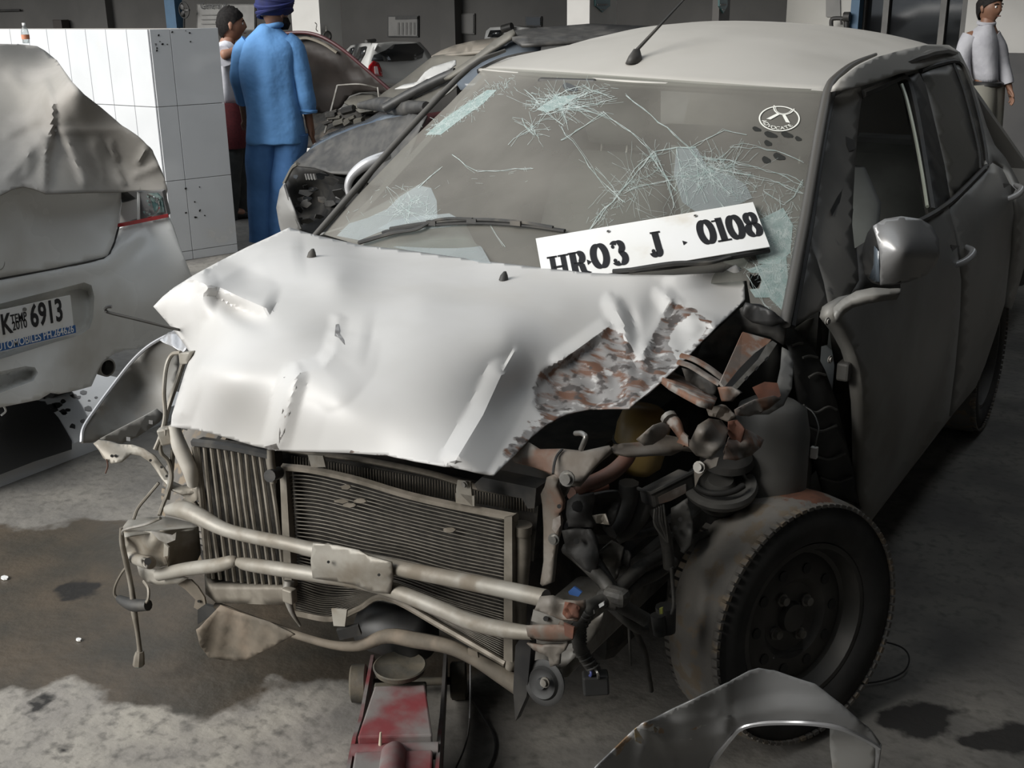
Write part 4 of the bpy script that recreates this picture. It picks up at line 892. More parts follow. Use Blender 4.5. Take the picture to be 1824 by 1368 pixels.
tube('tow_tube', [Y(234, 990, -.50), Y(250, 998, -.515), Y(268, 1003, -.53)], .015, M_frame, cbx, n=12)
V, F = lathe([(0, .0095), (.004, .0135), (.010, .0135), (.010, .009), (0, .008)], pk(Y(263, 1000, -.535)), (-.15, -1, -.1), 16); obj('tow_ring', V, F, M_steel, cbx)
tube('hole', [Y(263, 1000, -.54), Y(263, 1000, -.55)], .0085, M_black, cbx, n=10, sm=1)
panel('lower_flange', [(244, 1008), (265, 1012), (300, 1022), (335, 1030), (318, 1040), (280, 1042), (258, 1036), (248, 1024)], YP(-.49), M_frame, cbx, step=12, bump=lambda q: .005*np.sin(q[:, 0]/9), solid=.003)
for p in [[(316, 1030), (340, 1033), (352, 1045), (364, 1064), (366, 1076), (352, 1086), (345, 1082), (348, 1068), (330, 1050), (318, 1042)]]: plate('bracket_strip', p, YP(-.47), M_mud, cbx)
tube('hole', [Y(354, 1071, -.478), Y(354, 1071, -.471)], .0035, M_black, cbx, n=8, sm=1)
# rusty bracket on the right end
rb = thing('right_beam_bracket', pk(Y(990, 1110, -.5)), None, None); rb.parent = car; rb.location = Vector(WL[rb.name])-Vector((0, 1.2, 0))
panel('bracket_plate', [(962, 1062), (985, 1060), (1004, 1068), (1030, 1070), (1043, 1068), (1044, 1082), (1034, 1100), (1030, 1106), (1000, 1103), (952, 1086)], Depth([Y(962, 1062, -.53), Y(1043, 1068, -.51), Y(1030, 1106, -.53), Y(952, 1086, -.54)]), M_frame2, rb, step=7, solid=.004, bump=lambda q: .006*np.sin(q[:, 0]/7)+.003*np.sin(q[:, 1]/5))
panel('rust_patch', [(1006, 1072), (1022, 1074), (1034, 1082), (1030, 1100), (1010, 1103), (1002, 1094)], Depth([Y(1003, 1070, -.541), Y(1043, 1068, -.521), Y(1030, 1106, -.541)]), M_brick, rb, step=6, bump=lambda q: .003*np.sin(q[:, 0]/3)*np.sin(q[:, 1]/4))
plate('bracket_web', [(950, 1086), (1000, 1104), (1010, 1118), (985, 1118), (946, 1106)], YP(-.505), M_steel, rb)
tube('hole', [Y(972, 1102, -.515), Y(972, 1102, -.506)], .005, M_black, rb, n=8, sm=1)
panel('lower_bracket', [(936, 1114), (960, 1112), (998, 1113), (1020, 1125), (1020, 1140), (1000, 1144), (965, 1142), (940, 1134)], YP(-.53), M_frame2, rb, step=8, solid=.02, bump=lambda q: .012*np.cos((q[:, 1]-1127)/13))
plate('rust_patch', [(1004, 1110), (1022, 1118), (1020, 1138), (1006, 1132)], YP(-.548), M_brick, rb)
panel('bottom_bracket', [(938, 1146), (965, 1150), (1000, 1148), (1012, 1142), (1004, 1160), (997, 1166), (996, 1184), (980, 1188), (976, 1170), (950, 1158)], YP(-.52), M_frame2, rb, step=8, solid=.006, bump=lambda q: .005*np.sin(q[:, 0]/8))
# splash plate and lower rail
panel('splash_plate', [(349, 1122), (362, 1112), (392, 1078), (430, 1092), (480, 1108), (524, 1130), (505, 1142), (470, 1160), (436, 1178), (400, 1176), (372, 1172), (356, 1150)], Depth([Y(350, 1125, -.50), Y(392, 1080, -.46), Y(524, 1130, -.44), Y(436, 1178, -.44), Y(372, 1172, -.46)]), M_mud, car, step=9, solid=.003,
      bump=lambda q: .008*np.clip(1-np.abs(((q[:, 0]-350)*.94+(q[:, 1]-1100)*.2) % 32-16)/7, 0, 1))
tube('lower_rail', [Y(385, 1078, -.43), Y(450, 1104, -.43), Y(520, 1128, -.43), Y(590, 1148, -.43), Y(640, 1150, -.42), Y(690, 1133, -.40), Y(740, 1140, -.40), Y(800, 1152, -.42), Y(845, 1174, -.42), Y(890, 1200, -.42), Y(925, 1222, -.42)], [.009, .010, .010, .010, .013, .017, .018, .016, .014, .018, .020], M_mud, car, n=8)
plate('rail_tag', [(833, 1155), (850, 1162), (852, 1172), (834, 1166)], YP(-.46), M_mud, car)
plate('dark_flap', [(918, 1150), (938, 1120), (946, 1150), (938, 1240), (918, 1285), (914, 1230)], YP(-.47), M_black, car, solid=.02)
plate('dark_side_plate', [(352, 1075), (366, 1078), (392, 1085), (352, 1112)], YP(-.42), M_black, car, solid=.01)

# ---- engine bay on the open right-hand corner
V, F = boxg((.02, .10, .50), .95, .62, .42); eng = obj('engine_block', V, F, M_grime, car, smooth=False, bev=.05)
box('firewall', (0, .50, .60), (1.45, .04, .70), M_grime, car)
box('chassis_leg', (.50, .1, .40), (.09, 1.0, .12), M_steel, car, bev=.01)
box('chassis_leg', (-.50, .1, .40), (.09, .9, .12), M_steel, car, bev=.01)
M_wing = mat('inner_wing_grey', (.13, .126, .116), (.095, .092, .085), rough=.55, scale=6, dust=(.09, .085, .075), dlo=.5, dhi=.75, dscale=5)
panel('inner_wing', [(1320, 560), (1400, 600), (1440, 680), (1480, 800), (1500, 900), (1440, 890), (1385, 875), (1330, 880), (1310, 760), (1300, 660)], Depth([(1330, 560, 'x', .55), (1480, 800, 'x', .62), (1500, 900, 'x', .62), (1310, 760, 'x', .50)]), M_wing, car, step=18, solid=.01)
V, F = lathe([(0, 0), (0, .05), (-.015, .075), (-.07, .088), (-.22, .092), (-.34, .092)], pk(Y(1378, 712, .24)), (0, .1, 1), 28); obj('strut_tower', V, F, M_wing, car)
plate('rust_smear', [(1340, 690), (1362, 680), (1385, 682), (1391, 705), (1375, 718), (1352, 712)], [pk(Y(1340, 690, .08)), pk(Y(1391, 690, .10)), pk(Y(1365, 718, .07))], M_brick, car, solid=.002)
panel('tower_bracket', [(1393, 618), (1406, 625), (1413, 645), (1411, 690), (1396, 722), (1370, 738), (1330, 738), (1310, 728), (1325, 718), (1360, 712), (1382, 690), (1390, 655)], Depth([Y(1400, 630, .20), Y(1411, 690, .14), Y(1320, 725, .06), Y(1370, 735, .10)]), M_wing, car, step=10, solid=.004)
# spring seat rings
sc = pk(Y(1283, 866, .08))
V, F = lathe([(.020, .0), (.020, .028), (.004, .034), (.004, .055), (.012, .066), (.012, .078), (.002, .082), (-.010, .078), (-.016, .050), (-.05, .045), (-.05, 0)], sc, (.10, -.25, 1), 36); obj('spring_seat', V, F, M_wing, car, auto=35)
tube('spring_coil', [sc+[.062*math.cos(a), .062*math.sin(a)-.0, .016+.010*a/6.28+.016*math.sin(a)] for a in np.linspace(.5, 6.0, 16)], .007, M_grime, car, n=8, sm=2)
V, F = lathe([(.05, 0), (.05, .030), (.035, .055), (.02, .060), (.016, .050)], sc+[0, .03, .03], (.10, -.15, 1), 28); obj('bump_cup', V, F, M_grime, car, auto=40)
tube('strut_tube', [sc+[0, 0, -.02], sc+[0, .02, -.28]], .028, M_black, car, n=12, sm=1)
# yellowed reservoir
V, F = lathe([(.075, 0), (.075, .03), (.062, .050), (.03, .058), (-.02, .058), (-.055, .054), (-.075, .035), (-.075, 0)], pk(Y(1142, 782, -.02)), (.1, .15, 1), 24); res = obj('brake_fluid_reservoir', V, F, M_amber, car, label='yellowed translucent reservoir')
tube('reservoir_strap', [pk(Y(1142, 782, -.02))+.060*np.array([math.cos(a), math.sin(a), .06*math.sin(a)+.0]) for a in np.linspace(0, 6.28, 18)], .004, M_black, car, n=6, sm=1)
# upper tie bar and crumpled wing rail
TB = Depth([Y(905, 795, -.42), Y(1010, 852, -.44), Y(1085, 795, -.36), Y(960, 800, -.41)])
panel('upper_tie_bar', [(903, 796), (918, 786), (940, 786), (962, 800), (1000, 799), (1040, 803), (1085, 793), (1090, 798), (1076, 812), (1058, 832), (1032, 858), (1010, 857), (985, 843), (950, 832), (915, 822)], TB, M_frame2, car, step=9, solid=.012, bump=lambda q: .006*np.sin((q[:, 1]-790)/11))
tube('bar_seam', [lift([p], TB(np.array([p], float))-.012)[0] for p in ((1002, 800), (992, 812), (987, 828), (985, 844))], .0025, M_black, car, n=6)
bolt(pk(Y(1011, 852, -.455)), (.1, -1, .2), .010, .012, M_zinc, 'bolt', car)
tube('bonnet_catch_stud', [Y(1035, 800, -.42), Y(1040, 788, -.43), Y(1043, 778, -.43), Y(1036, 772, -.42), Y(1025, 772, -.41)], .005, M_zinc, car, n=8)
panel('crumpled_wing_rail', [(1083, 798), (1105, 790), (1140, 787), (1165, 778), (1190, 775), (1215, 780), (1240, 785), (1255, 800), (1235, 806), (1215, 803), (1195, 812), (1160, 812), (1120, 812), (1095, 806)], Depth([Y(1085, 797, -.37), Y(1150, 800, -.30), Y(1250, 795, -.18), Y(1190, 780, -.24)]), M_frame2, car, step=8, solid=.004, bump=lambda q: .008*np.sin((q[:, 1]-780)/7+q[:, 0]/40))
panel('torn_metal_flap', [(1133, 783), (1150, 770), (1165, 757), (1180, 752), (1192, 757), (1193, 768), (1182, 780), (1163, 792), (1147, 794)], Depth([Y(1133, 783, -.33), Y(1190, 757, -.27), Y(1150, 793, -.32), Y(1165, 770, -.325)]), M_frame2, car, step=7, solid=.003, bump=lambda q: .006*np.sin(q[:, 0]/9))
panel('torn_metal_flap', [(1225, 795), (1234, 775), (1243, 757), (1262, 745), (1285, 748), (1298, 765), (1292, 790), (1275, 808), (1262, 818), (1240, 812)], Depth([Y(1225, 795, -.22), Y(1285, 748, -.12), Y(1270, 812, -.22), Y(1260, 775, -.24)]), M_frame2, car, step=6, solid=.003, bump=lambda q: .010*np.sin(q[:, 0]/9+q[:, 1]/12)+.006*np.sin(q[:, 1]/6))
panel('torn_metal_flap', [(1296, 785), (1306, 768), (1330, 764), (1345, 772), (1361, 783), (1355, 797), (1338, 812), (1310, 820), (1288, 818), (1290, 800)], Depth([Y(1296, 785, -.15), Y(1361, 783, -.05), Y(1300, 818, -.16), Y(1325, 790, -.14)]), M_rust, car, step=6, solid=.003, bump=lambda q: .010*np.sin(q[:, 0]/8-q[:, 1]/11)+.004*np.sin(q[:, 1]/5))
tube('torn_pipe', [Y(1192, 745, -.24), Y(1203, 755, -.25), Y(1213, 775, -.26), Y(1222, 793, -.27)], [.013, .012, .008, .006], M_rust, car, n=8)
tube('ring_end', [Y(1190, 742, -.245), Y(1194, 748, -.25)], .016, M_steel, car, n=10, sm=1)
plate('torn_metal_flap', [(1216, 770), (1225, 778), (1226, 796), (1205, 788)], YP(-.28), M_rust, car)
# headlamp/air-box remains
AB = Depth([Y(1323, 591, .10), Y(1378, 606, .14), Y(1285, 682, -.06), Y(1310, 692, -.04)])
plate('air_box_lid', [(1323, 591), (1374, 605), (1366, 614), (1345, 628), (1318, 655), (1290, 690), (1283, 681)], AB, M_rust, car, solid=.006)
AB2 = Depth([Y(1366, 614, .10), Y(1384, 612, .13), Y(1290, 690, -.08), Y(1312, 694, -.06)])
plate('air_box_slot', [(1366, 613), (1376, 607), (1384, 612), (1368, 636), (1330, 674), (1312, 694), (1303, 690), (1320, 672), (1350, 640)], AB2, M_steel, car, solid=.012)
plate('air_box_side', [(1347, 627), (1366, 613), (1350, 640), (1320, 672), (1303, 690), (1290, 690), (1318, 655)], AB2, M_black, car, solid=.004)
for u in (.15, .45, .75):
    x, y = 1371-60*u, 631+58*u; plate('slot', [(x, y), (x+5, y-5), (x+8, y-3), (x+3, y+3)], [pk((a, b, 'd', AB2(np.array([(a, b)], float))[0]-.003)) for a, b in ((x, y), (x+10, y), (x, y+10))], M_black, car, solid=.001)
for i, pts in enumerate([[(1213, 633), (1236, 640), (1262, 655), (1287, 674)], [(1208, 645), (1230, 652), (1256, 668), (1282, 684)]]):
    tube('headlamp_bar', [Y(x, y, -.02-.03*i) for x, y in pts], .009, M_rust, car, n=6, flat=.6)
panel('headlamp_bucket', [(1214, 655), (1235, 660), (1258, 672), (1278, 690), (1275, 702), (1262, 706), (1242, 690), (1222, 678)], YP(-.04), M_grime, car, step=9, bump=lambda q: .01*np.sin(q[:, 0]/8), solid=.004)
panel('headlamp_bar', [(1180, 672), (1196, 660), (1212, 668), (1250, 690), (1278, 708), (1272, 720), (1250, 714), (1220, 698), (1195, 684)], Depth([Y(1180, 672, -.10), Y(1278, 710, -.07), Y(1220, 690, -.12)]), M_rust, car, step=9, solid=.012, bump=lambda q: .004*np.sin(q[:, 1]/6))
panel('buckled_bracket', [(1278, 690), (1305, 690), (1318, 700), (1305, 715), (1285, 715)], YP(-.10), M_rust, car, step=7, solid=.006, bump=lambda q: .006*np.sin(q[:, 0]/6))
panel('buckled_bracket', [(1310, 730), (1345, 712), (1380, 705), (1392, 710), (1370, 728), (1335, 742), (1312, 740)], Depth([Y(1310, 735, -.04), Y(1392, 708, .08), Y(1340, 742, .0)]), M_rust, car, step=8, solid=.004, bump=lambda q: .005*np.sin(q[:, 0]/9))
panel('buckled_bracket', [(1258, 728), (1285, 720), (1300, 730), (1312, 745), (1296, 752), (1280, 745), (1262, 740)], YP(-.12), M_frame2, car, step=7, solid=.006, bump=lambda q: .006*np.sin(q[:, 0]/6+q[:, 1]/5))
panel('buckled_bracket', [(1298, 752), (1312, 748), (1325, 765), (1318, 790), (1304, 785), (1296, 770)], YP(-.14), M_brick, car, step=7, solid=.004, bump=lambda q: .006*np.sin(q[:, 0]/5))
# control unit: real box
A0 = pk(Y(1160, 880, -.26)); B0 = pk(Y(1236, 841, -.20)); C0 = pk(Y(1137, 871, -.205)); D0 = pk(Y(1165, 907, -.255))
e1 = B0-A0; e2 = C0-A0; e3 = D0-A0
vv = [A0+e1*a+e2*b+e3*c for a in (0, 1) for b in (0, 1) for c in (0, 1)]
ecu = obj('control_unit', vv, [(0, 2, 3, 1), (4, 5, 7, 6), (0, 1, 5, 4), (2, 6, 7, 3), (0, 4, 6, 2), (1, 3, 7, 5)], M_blackd, car, smooth=False, bev=.006)
plate('brick_smear', [(1172, 886), (1200, 872), (1222, 862), (1222, 878), (1195, 892), (1175, 898)], [A0+e3*.1-np.array([0, .003, 0]), B0+e3*.1-np.array([0, .003, 0]), D0-np.array([0, .003, 0])], M_rust, ecu, solid=.001)
tube('unit_rim', [A0+e2+[0, 0, .001], A0+[0, 0, .001], B0+[0, 0, .001]], .004, M_blackd, ecu, n=6, sm=1)
for i in range(5): tube('unit_wire', [D0+e1*(.02+.05*i), D0+e1*(.03+.06*i)+[0, 0, -.035], D0+e1*.3+[0, .01, -.09]], .0022, M_wire if i % 2 else M_zinc, ecu, n=5)
plate('unit_bracket', [(1236, 838), (1244, 830), (1262, 815), (1280, 815), (1276, 830), (1258, 838), (1246, 850), (1238, 868)], YP(-.22), M_frame2, car, solid=.004)
bolt(pk(Y(1246, 832, -.23)), (0, -1, .3), .008, .01, M_zinc, 'bolt', car)
# upright post right of the radiator
PO = Depth([Y(985, 850, -.43), Y(1002, 900, -.43), Y(970, 1040, -.44), Y(966, 880, -.42)])
panel('radiator_post', [(970, 866), (974, 850), (986, 846), (996, 850), (990, 868), (998, 884), (1003, 896), (1001, 910), (994, 916), (999, 930), (996, 945), (990, 965), (984, 1000), (980, 1038), (966, 1044), (962, 1040), (968, 1000), (968, 940), (966, 900), (963, 880)], PO, M_frame2, car, step=7, solid=.012, bump=lambda q: .006*np.cos((q[:, 0]-981)/11))
panel('post_stay', [(990, 848), (1008, 848), (1018, 860), (1010, 880), (1000, 892), (992, 876)], YP(-.40), M_steel, car, step=8, solid=.004)
bolt(pk(Y(987, 960, -.447)), (.1, -1, .1), .0075, .008, M_zinc, 'bolt', car)
tube('hole', [Y(996, 902, -.455), Y(996, 902, -.440)], .0042, M_black, car, n=8, sm=1)
plate('rub_mark', [(985, 925), (998, 918), (999, 935), (990, 950), (983, 942)], [Y(985, 925, -.4465), Y(998, 918, -.4465), Y(990, 950, -.4465)], M_rust, car, solid=.0006)
# hoses and looms
for nm, m_, r, pts in [('radiator_hose', M_hose, .016, [Y(1030, 868, -.34), Y(1060, 858, -.33), Y(1090, 842, -.31), Y(1112, 822, -.28), Y(1120, 808, -.22)]),
    ('radiator_hose', M_hose, .014, [Y(1018, 880, -.33), Y(1040, 876, -.30), Y(1080, 862, -.26)]),
    ('air_hose', M_black, .022, [Y(1120, 860, -.15), Y(1118, 890, -.15), Y(1105, 925, -.17), Y(1085, 945, -.2)]),
    ('air_hose', M_wing, .022, [Y(1150, 880, -.1), Y(1140, 915, -.12), Y(1120, 940, -.14), Y(1095, 955, -.16)]),
    ('wiring_loom', M_wire, .015, [Y(1010, 975, -.30), Y(1040, 1000, -.32), Y(1075, 1035, -.34), Y(1090, 1058, -.35), Y(1110, 1080, -.34), Y(1140, 1098, -.30), Y(1150, 1104, -.29)]),
    ('wiring_loom', M_wire, .013, [Y(1020, 965, -.26), Y(1060, 1000, -.30), Y(1092, 1050, -.33)]),
    ('wiring_loom', M_wire, .012, [Y(1085, 1075, -.33), Y(1110, 1098, -.32), Y(1135, 1118, -.28), Y(1150, 1118, -.26)]),
    ('wiring_loom', M_wire, .014, [Y(1090, 1060, -.34), Y(1120, 1030, -.28), Y(1150, 1005, -.22), Y(1185, 985, -.16)]),
    ('wiring_loom', M_wire, .012, [Y(1100, 1070, -.32), Y(1130, 1040, -.26), Y(1165, 1025, -.2), Y(1200, 1000, -.12)]),
    ('wiring_loom', M_wire, .013, [Y(1165, 905, -.22), Y(1178, 930, -.22), Y(1188, 970, -.2), Y(1192, 1010, -.19)]),
    ('plastic_pipe', M_wire, .010, [Y(1010, 935, -.25), Y(1060, 960, -.2), Y(1120, 955, -.12), Y(1190, 940, -.02), Y(1230, 935, .02)]),
    ('cable', M_wire, .004, [Y(1196, 1010, -.2), Y(1198, 1040, -.2), Y(1200, 1075, -.21), Y(1196, 1095, -.22)]),
    ('cable', M_wire, .003, [Y(1120, 1110, -.3), Y(1122, 1150, -.3), Y(1124, 1185, -.28)]),
    ('cable', M_grime, .006, [Y(1130, 1120, -.2), Y(1148, 1160, -.15), Y(1155, 1200, -.1), Y(1160, 1230, -.05)])]:
    tube(nm, pts, r, m_, car, n=8)
lm = tube('corrugated_loom', [Y(1092, 1066, -.36), Y(1060, 1074, -.40), Y(1042, 1092, -.44), Y(1030, 1120, -.45), Y(1032, 1150, -.45), Y(1045, 1175, -.44), Y(1060, 1195, -.43)], .013, M_wire, car, n=10)
for k in range(14):
    u = k/13; x = np.interp(u, [0, .3, .7, 1], [1048, 1031, 1033, 1056]); y = 1088+u*100
    V, F = lathe([(-.002, .0125), (0, .0152), (.002, .0125)], pk(Y(x, y, -.448+.01*(abs(u-.5)))), (math.sin(u*3-1.2)*.6, 0, -1), 10); obj('loom_rib', V, F, M_wire, lm)
box('loom_connector', pk(Y(1061, 1216, -.43)), (.050, .03, .042), M_blackd, lm, ax=frame((.84, .54, .06)), bev=.004)
tube('connector_wire', [Y(1050, 1185, -.44), Y(1053, 1200, -.45), Y(1050, 1205, -.44)], .003, mat('blue_wire', (.10, .12, .35), rough=.5), lm, n=5)
tube('connector_wire', [Y(1058, 1188, -.44), Y(1065, 1200, -.45), Y(1066, 1208, -.44)], .003, M_zinc, lm, n=5)
for x, y in ((1085, 1068), (1098, 1062)): box('loom_tape', pk(Y(x, y, -.365)), (.05, .035, .035), M_wire, lm, bev=.012)
tube('plug', [Y(1186, 1080, -.2), Y(1188, 1125, -.2)], [.022, .018], M_blackd, car, n=10, sm=1); tube('plug', [Y(1172, 1095, -.22), Y(1176, 1130, -.22)], [.016, .014], M_blackd, car, n=10, sm=1)
plate('yellow_tag', [(1174, 1084), (1180, 1082), (1180, 1094), (1175, 1094)], YP(-.25), mat('yellow_tag', (.40, .42, .10)), car)
plate('blue_label', [(1012, 1054), (1022, 1045), (1036, 1055), (1030, 1063), (1014, 1059)], YP(-.46), mat('blue_label', (.025, .08, .24), rough=.6), car)
plate('pale_plug', [(1066, 1077), (1075, 1072), (1076, 1078), (1068, 1083)], YP(-.42), M_white, car)
# dark brackets and cast pieces filling the bay
for poly, y, m_ in [([(1010, 892), (1025, 880), (1056, 880), (1060, 890), (1054, 915), (1060, 935), (1055, 940), (1012, 938), (1008, 915)], -.34, M_blackd), ([(1056, 882), (1098, 874), (1104, 890), (1092, 930), (1085, 938), (1060, 930)], -.30, M_blackd),
                    ([(1000, 945), (1052, 942), (1060, 960), (1068, 1000), (1062, 1025), (1040, 1015), (1010, 985)], -.34, M_blackd), ([(1062, 985), (1090, 965), (1110, 975), (1104, 1000), (1096, 1030), (1084, 1045), (1076, 1010)], -.29, M_steel),
                    ([(1090, 975), (1118, 980), (1122, 990), (1118, 1010), (1105, 1000), (1098, 985)], -.28, M_grime), ([(1195, 905), (1225, 890), (1232, 930), (1230, 970), (1216, 985), (1205, 965), (1195, 940)], -.05, M_wing), ([(1215, 958), (1262, 945), (1265, 965), (1216, 985)], .02, M_wing),
                    ([(1045, 1115), (1075, 1090), (1070, 1120), (1050, 1145), (1040, 1150)], -.35, M_steel), ([(1000, 1150), (1030, 1145), (1030, 1165), (1004, 1190), (985, 1195)], -.42, M_steel)]:
    c = np.mean(poly, 0)
    panel('engine_bracket', poly, YP(y), m_, car, step=9, solid=.006, bump=lambda q: .010*np.sin(q[:, 0]/13+q[:, 1]/19)+.004*np.sin(q[:, 1]/6))
tube('hole', [Y(1028, 902, -.352), Y(1028, 902, -.345)], .011, M_black, car, n=8, sm=1); tube('hole', [Y(1027, 964, -.352), Y(1027, 964, -.345)], .006, M_black, car, n=8, sm=1)
for x, y in ((1212, 925), (1203, 940)): tube('hole', [Y(x, y, -.075), Y(x, y, -.06)], .005, M_black, car, n=8, sm=1)
panel('silver_scrap', [(1054, 918), (1078, 915), (1085, 935), (1062, 932)], YP(-.35), M_alu, car, step=7, bump=lambda q: .006*np.sin(q[:, 0]/4))
box('gearbox', (.36, -.02, .36), (.34, .34, .26), M_grime, car, bev=.05)
V, F = lathe([(0, 0), (0, .05), (.03, .06), (.16, .06), (.18, .04), (.18, 0)], pk(Y(650, 1110, -.30)), (1, .1, 0), 20); obj('compressor', V, F, M_black, car)
box('compressor_clip', pk(Y(622, 1125, -.44)), (.05, .012, .025), M_blackd, car, ax=frame((.84, .54, .25)))
# horn
hn = pk(Y(972, 1215, -.46)); ha = (-.05, -1, .25)
V, F = lathe([(-.02, 0), (-.02, .02), (0, .044), (.006, .046), (.008, .042), (.008, .034), (.014, .030), (.010, .022), (.012, .012), (.020, .010), (.020, 0)], hn, ha, 28); horn = obj('horn', V, F, M_blackd, car, auto=40)
plate('horn_bracket', [(950, 1180), (962, 1182), (964, 1195), (945, 1210), (935, 1206), (944, 1196)], YP(-.45), M_steel, horn); bolt(pk(Y(972, 1215, -.482)), ha, .007, .01, M_steel, 'bolt', horn)
# wheel-arch liner, ribbed black plastic
LN = Depth([(1385, 585, 'x', .66), (1445, 800, 'x', .74), (1500, 760, 'x', .79), (1528, 890, 'x', .79), (1410, 640, 'x', .70), (1470, 885, 'x', .73)])
lin = panel('wheel_arch_liner', [(1372, 578), (1388, 572), (1412, 582), (1430, 600), (1448, 618), (1470, 660), (1490, 715), (1506, 780), (1520, 840), (1530, 897), (1498, 892), (1468, 882), (1458, 850), (1444, 800), (1434, 760), (1426, 715), (1418, 665), (1403, 618)], LN, M_black, car, step=12, solid=.01, bump=lambda q: .006*np.cos(q[:, 0]/9))
for pts in [[(1410, 616), (1422, 612), (1430, 612)], [(1430, 637), (1442, 634), (1456, 637)], [(1441, 672), (1455, 665), (1470, 668)], [(1431, 722), (1452, 735), (1474, 725), (1490, 730)], [(1436, 760), (1462, 768), (1490, 758)], [(1450, 812), (1478, 818), (1505, 808)], [(1460, 850), (1490, 858), (1518, 850)]]:
    tube('liner_rib', [lift([p], LN(np.array([p], float))-.010)[0] for p in pts], .0035, M_wing, lin, n=6)
tube('thin_wire', [Y(1428, 722, .32), Y(1448, 735, .30), Y(1458, 760, .28), Y(1455, 780, .27), Y(1452, 795, .27)], .0018, M_wing, car, n=5)
box('white_plug', pk(Y(1450, 806, .27)), (.016, .012, .028), M_white, car, bev=.002, label='small white wire plug')
panel('cowl_bracket', [(1413, 588), (1440, 570), (1472, 557), (1478, 575), (1474, 614), (1460, 618), (1444, 617), (1430, 600)], Depth([(1413, 588, 'x', .68), (1478, 560, 'x', .74), (1460, 618, 'x', .72)]), M_wing, car, step=10, solid=.004)
panel('door_hinge_post', [(1476, 575), (1484, 563), (1500, 590), (1518, 622), (1530, 665), (1535, 730), (1535, 930), (1528, 895), (1518, 840), (1505, 780), (1490, 715), (1486, 650), (1480, 610)], Depth([(1480, 570, 'x', .755), (1535, 730, 'x', .79), (1535, 930, 'x', .77), (1500, 740, 'x', .74)]), M_wing, car, step=14, solid=.01)
box('door_hinge', pk((1508, 657, 'x', .80)), (.03, .07, .045), M_wing, car, bev=.006); tube('hinge_pin', [(1520, 645, 'x', .81), (1523, 668, 'x', .81)], .012, M_side, car, n=10, sm=1)
for x, y in ((1473, 572), (1512, 623), (1478, 640)): bolt(pk((x, y, 'x', .79)), (1, -.3, 0), .006, .006, M_steel, 'bolt', car)
panel('scuttle_strip', [(1330, 540), (1380, 556), (1400, 575), (1375, 582), (1340, 575), (1320, 560)], YP(.26), M_black, car, step=10, solid=.01, bump=lambda q: .008*np.sin(q[:, 0]/8))
panel('inner_cowl', [(1290, 575), (1320, 548), (1370, 560), (1400, 580), (1395, 615), (1372, 600), (1323, 588), (1300, 640), (1240, 640), (1250, 612)], YP(.30), M_grime, car, step=14, solid=.01)

# ---- far corner: inside of the other wing, lamp bracket, pipes, hanging wires
FL = Depth([Y(318, 590, -.20), Y(147, 775, -.50), Y(180, 790, -.46), Y(300, 732, -.26), Y(235, 690, -.30)])
fw = panel('front_wing', [(322, 585), (300, 596), (270, 614), (238, 642), (206, 682), (172, 728), (150, 762), (145, 775), (146, 789), (165, 788), (178, 782), (205, 776), (250, 755), (290, 738), (302, 728), (312, 690), (318, 650)], FL, M_under, car, step=11, solid=.003, bump=lambda q: -gauss(q, 245, 700, 50, 40, .05, -.7))
tube('wing_edge', [lift([p], FL(np.array([p], float))-.003)[0] for p in ((318, 588), (270, 613), (237, 642), (205, 682), (171, 728), (149, 762), (145, 788))], .0045, M_silver, fw, n=6)
panel('wing_flange', [(178, 782), (210, 765), (255, 742), (280, 728), (294, 740), (284, 752), (245, 778), (218, 790)], Depth([Y(178, 782, -.47), Y(280, 728, -.32), Y(245, 778, -.38)]), M_under, fw, step=10, solid=.003)
for x, y in ((228, 782), (268, 752)): plate('square_hole', [(x-3, y-4), (x+4, y-3), (x+4, y+4), (x-3, y+3)], [Y(x-9, y, -.44+(x-228)*.0014), Y(x+9, y, -.43+(x-228)*.0014), Y(x, y+9, -.44+(x-228)*.0014)], M_black, fw, solid=.001)
panel('wing_crumple', [(285, 605), (300, 592), (318, 588), (330, 600), (338, 615), (325, 628), (310, 618), (295, 612)], Y and Depth([Y(285, 605, -.26), Y(338, 615, -.28), Y(318, 588, -.22)]), M_silver, fw, step=6, solid=.002, bump=lambda q: .012*np.sin(q[:, 0]/4))
LA = Depth([Y(167, 790, -.50), Y(240, 800, -.46), Y(300, 848, -.44), Y(352, 872, -.42), Y(200, 820, -.50)])
arm = panel('headlamp_bracket', [(166, 790), (176, 783), (196, 786), (212, 791), (235, 792), (255, 799), (275, 812), (296, 838), (306, 856), (328, 866), (350, 869), (352, 878), (325, 880), (306, 872), (288, 852), (268, 824), (250, 812), (232, 808), (216, 822), (198, 826), (184, 816), (176, 802)], LA, M_frame, car, step=7, solid=.006, bump=lambda q: .006*np.cos((q[:, 0]*.55-q[:, 1]*.83)/9))
for x, y in ((199, 812), (206, 821-9), (268, 820), (288, 832), (297, 848)): tube('hole', [(x, y, 'd', LA(np.array([(x, y)], float))[0]-.009), (x, y, 'd', LA(np.array([(x, y)], float))[0]-.003)], .0035, M_black, arm, n=8, sm=1)
panel('slam_panel_end', [(306, 872), (325, 866), (350, 868), (352, 890), (345, 895), (352, 903), (346, 910), (328, 906), (322, 892), (330, 886)], YP(-.425), M_frame, car, step=8, solid=.008, bump=lambda q: .004*np.sin(q[:, 1]/5))
tube('coolant_pipe', [Y(310, 757, -.45), Y(314, 775, -.45), Y(320, 795, -.45), Y(332, 822, -.45), Y(340, 842, -.45), Y(344, 862, -.44)], [.013, .015, .018, .018, .017, .014], mat('pale_coolant_pipe', (.50, .48, .43), (.42, .39, .34), rough=.45, scale=12), car, n=12)
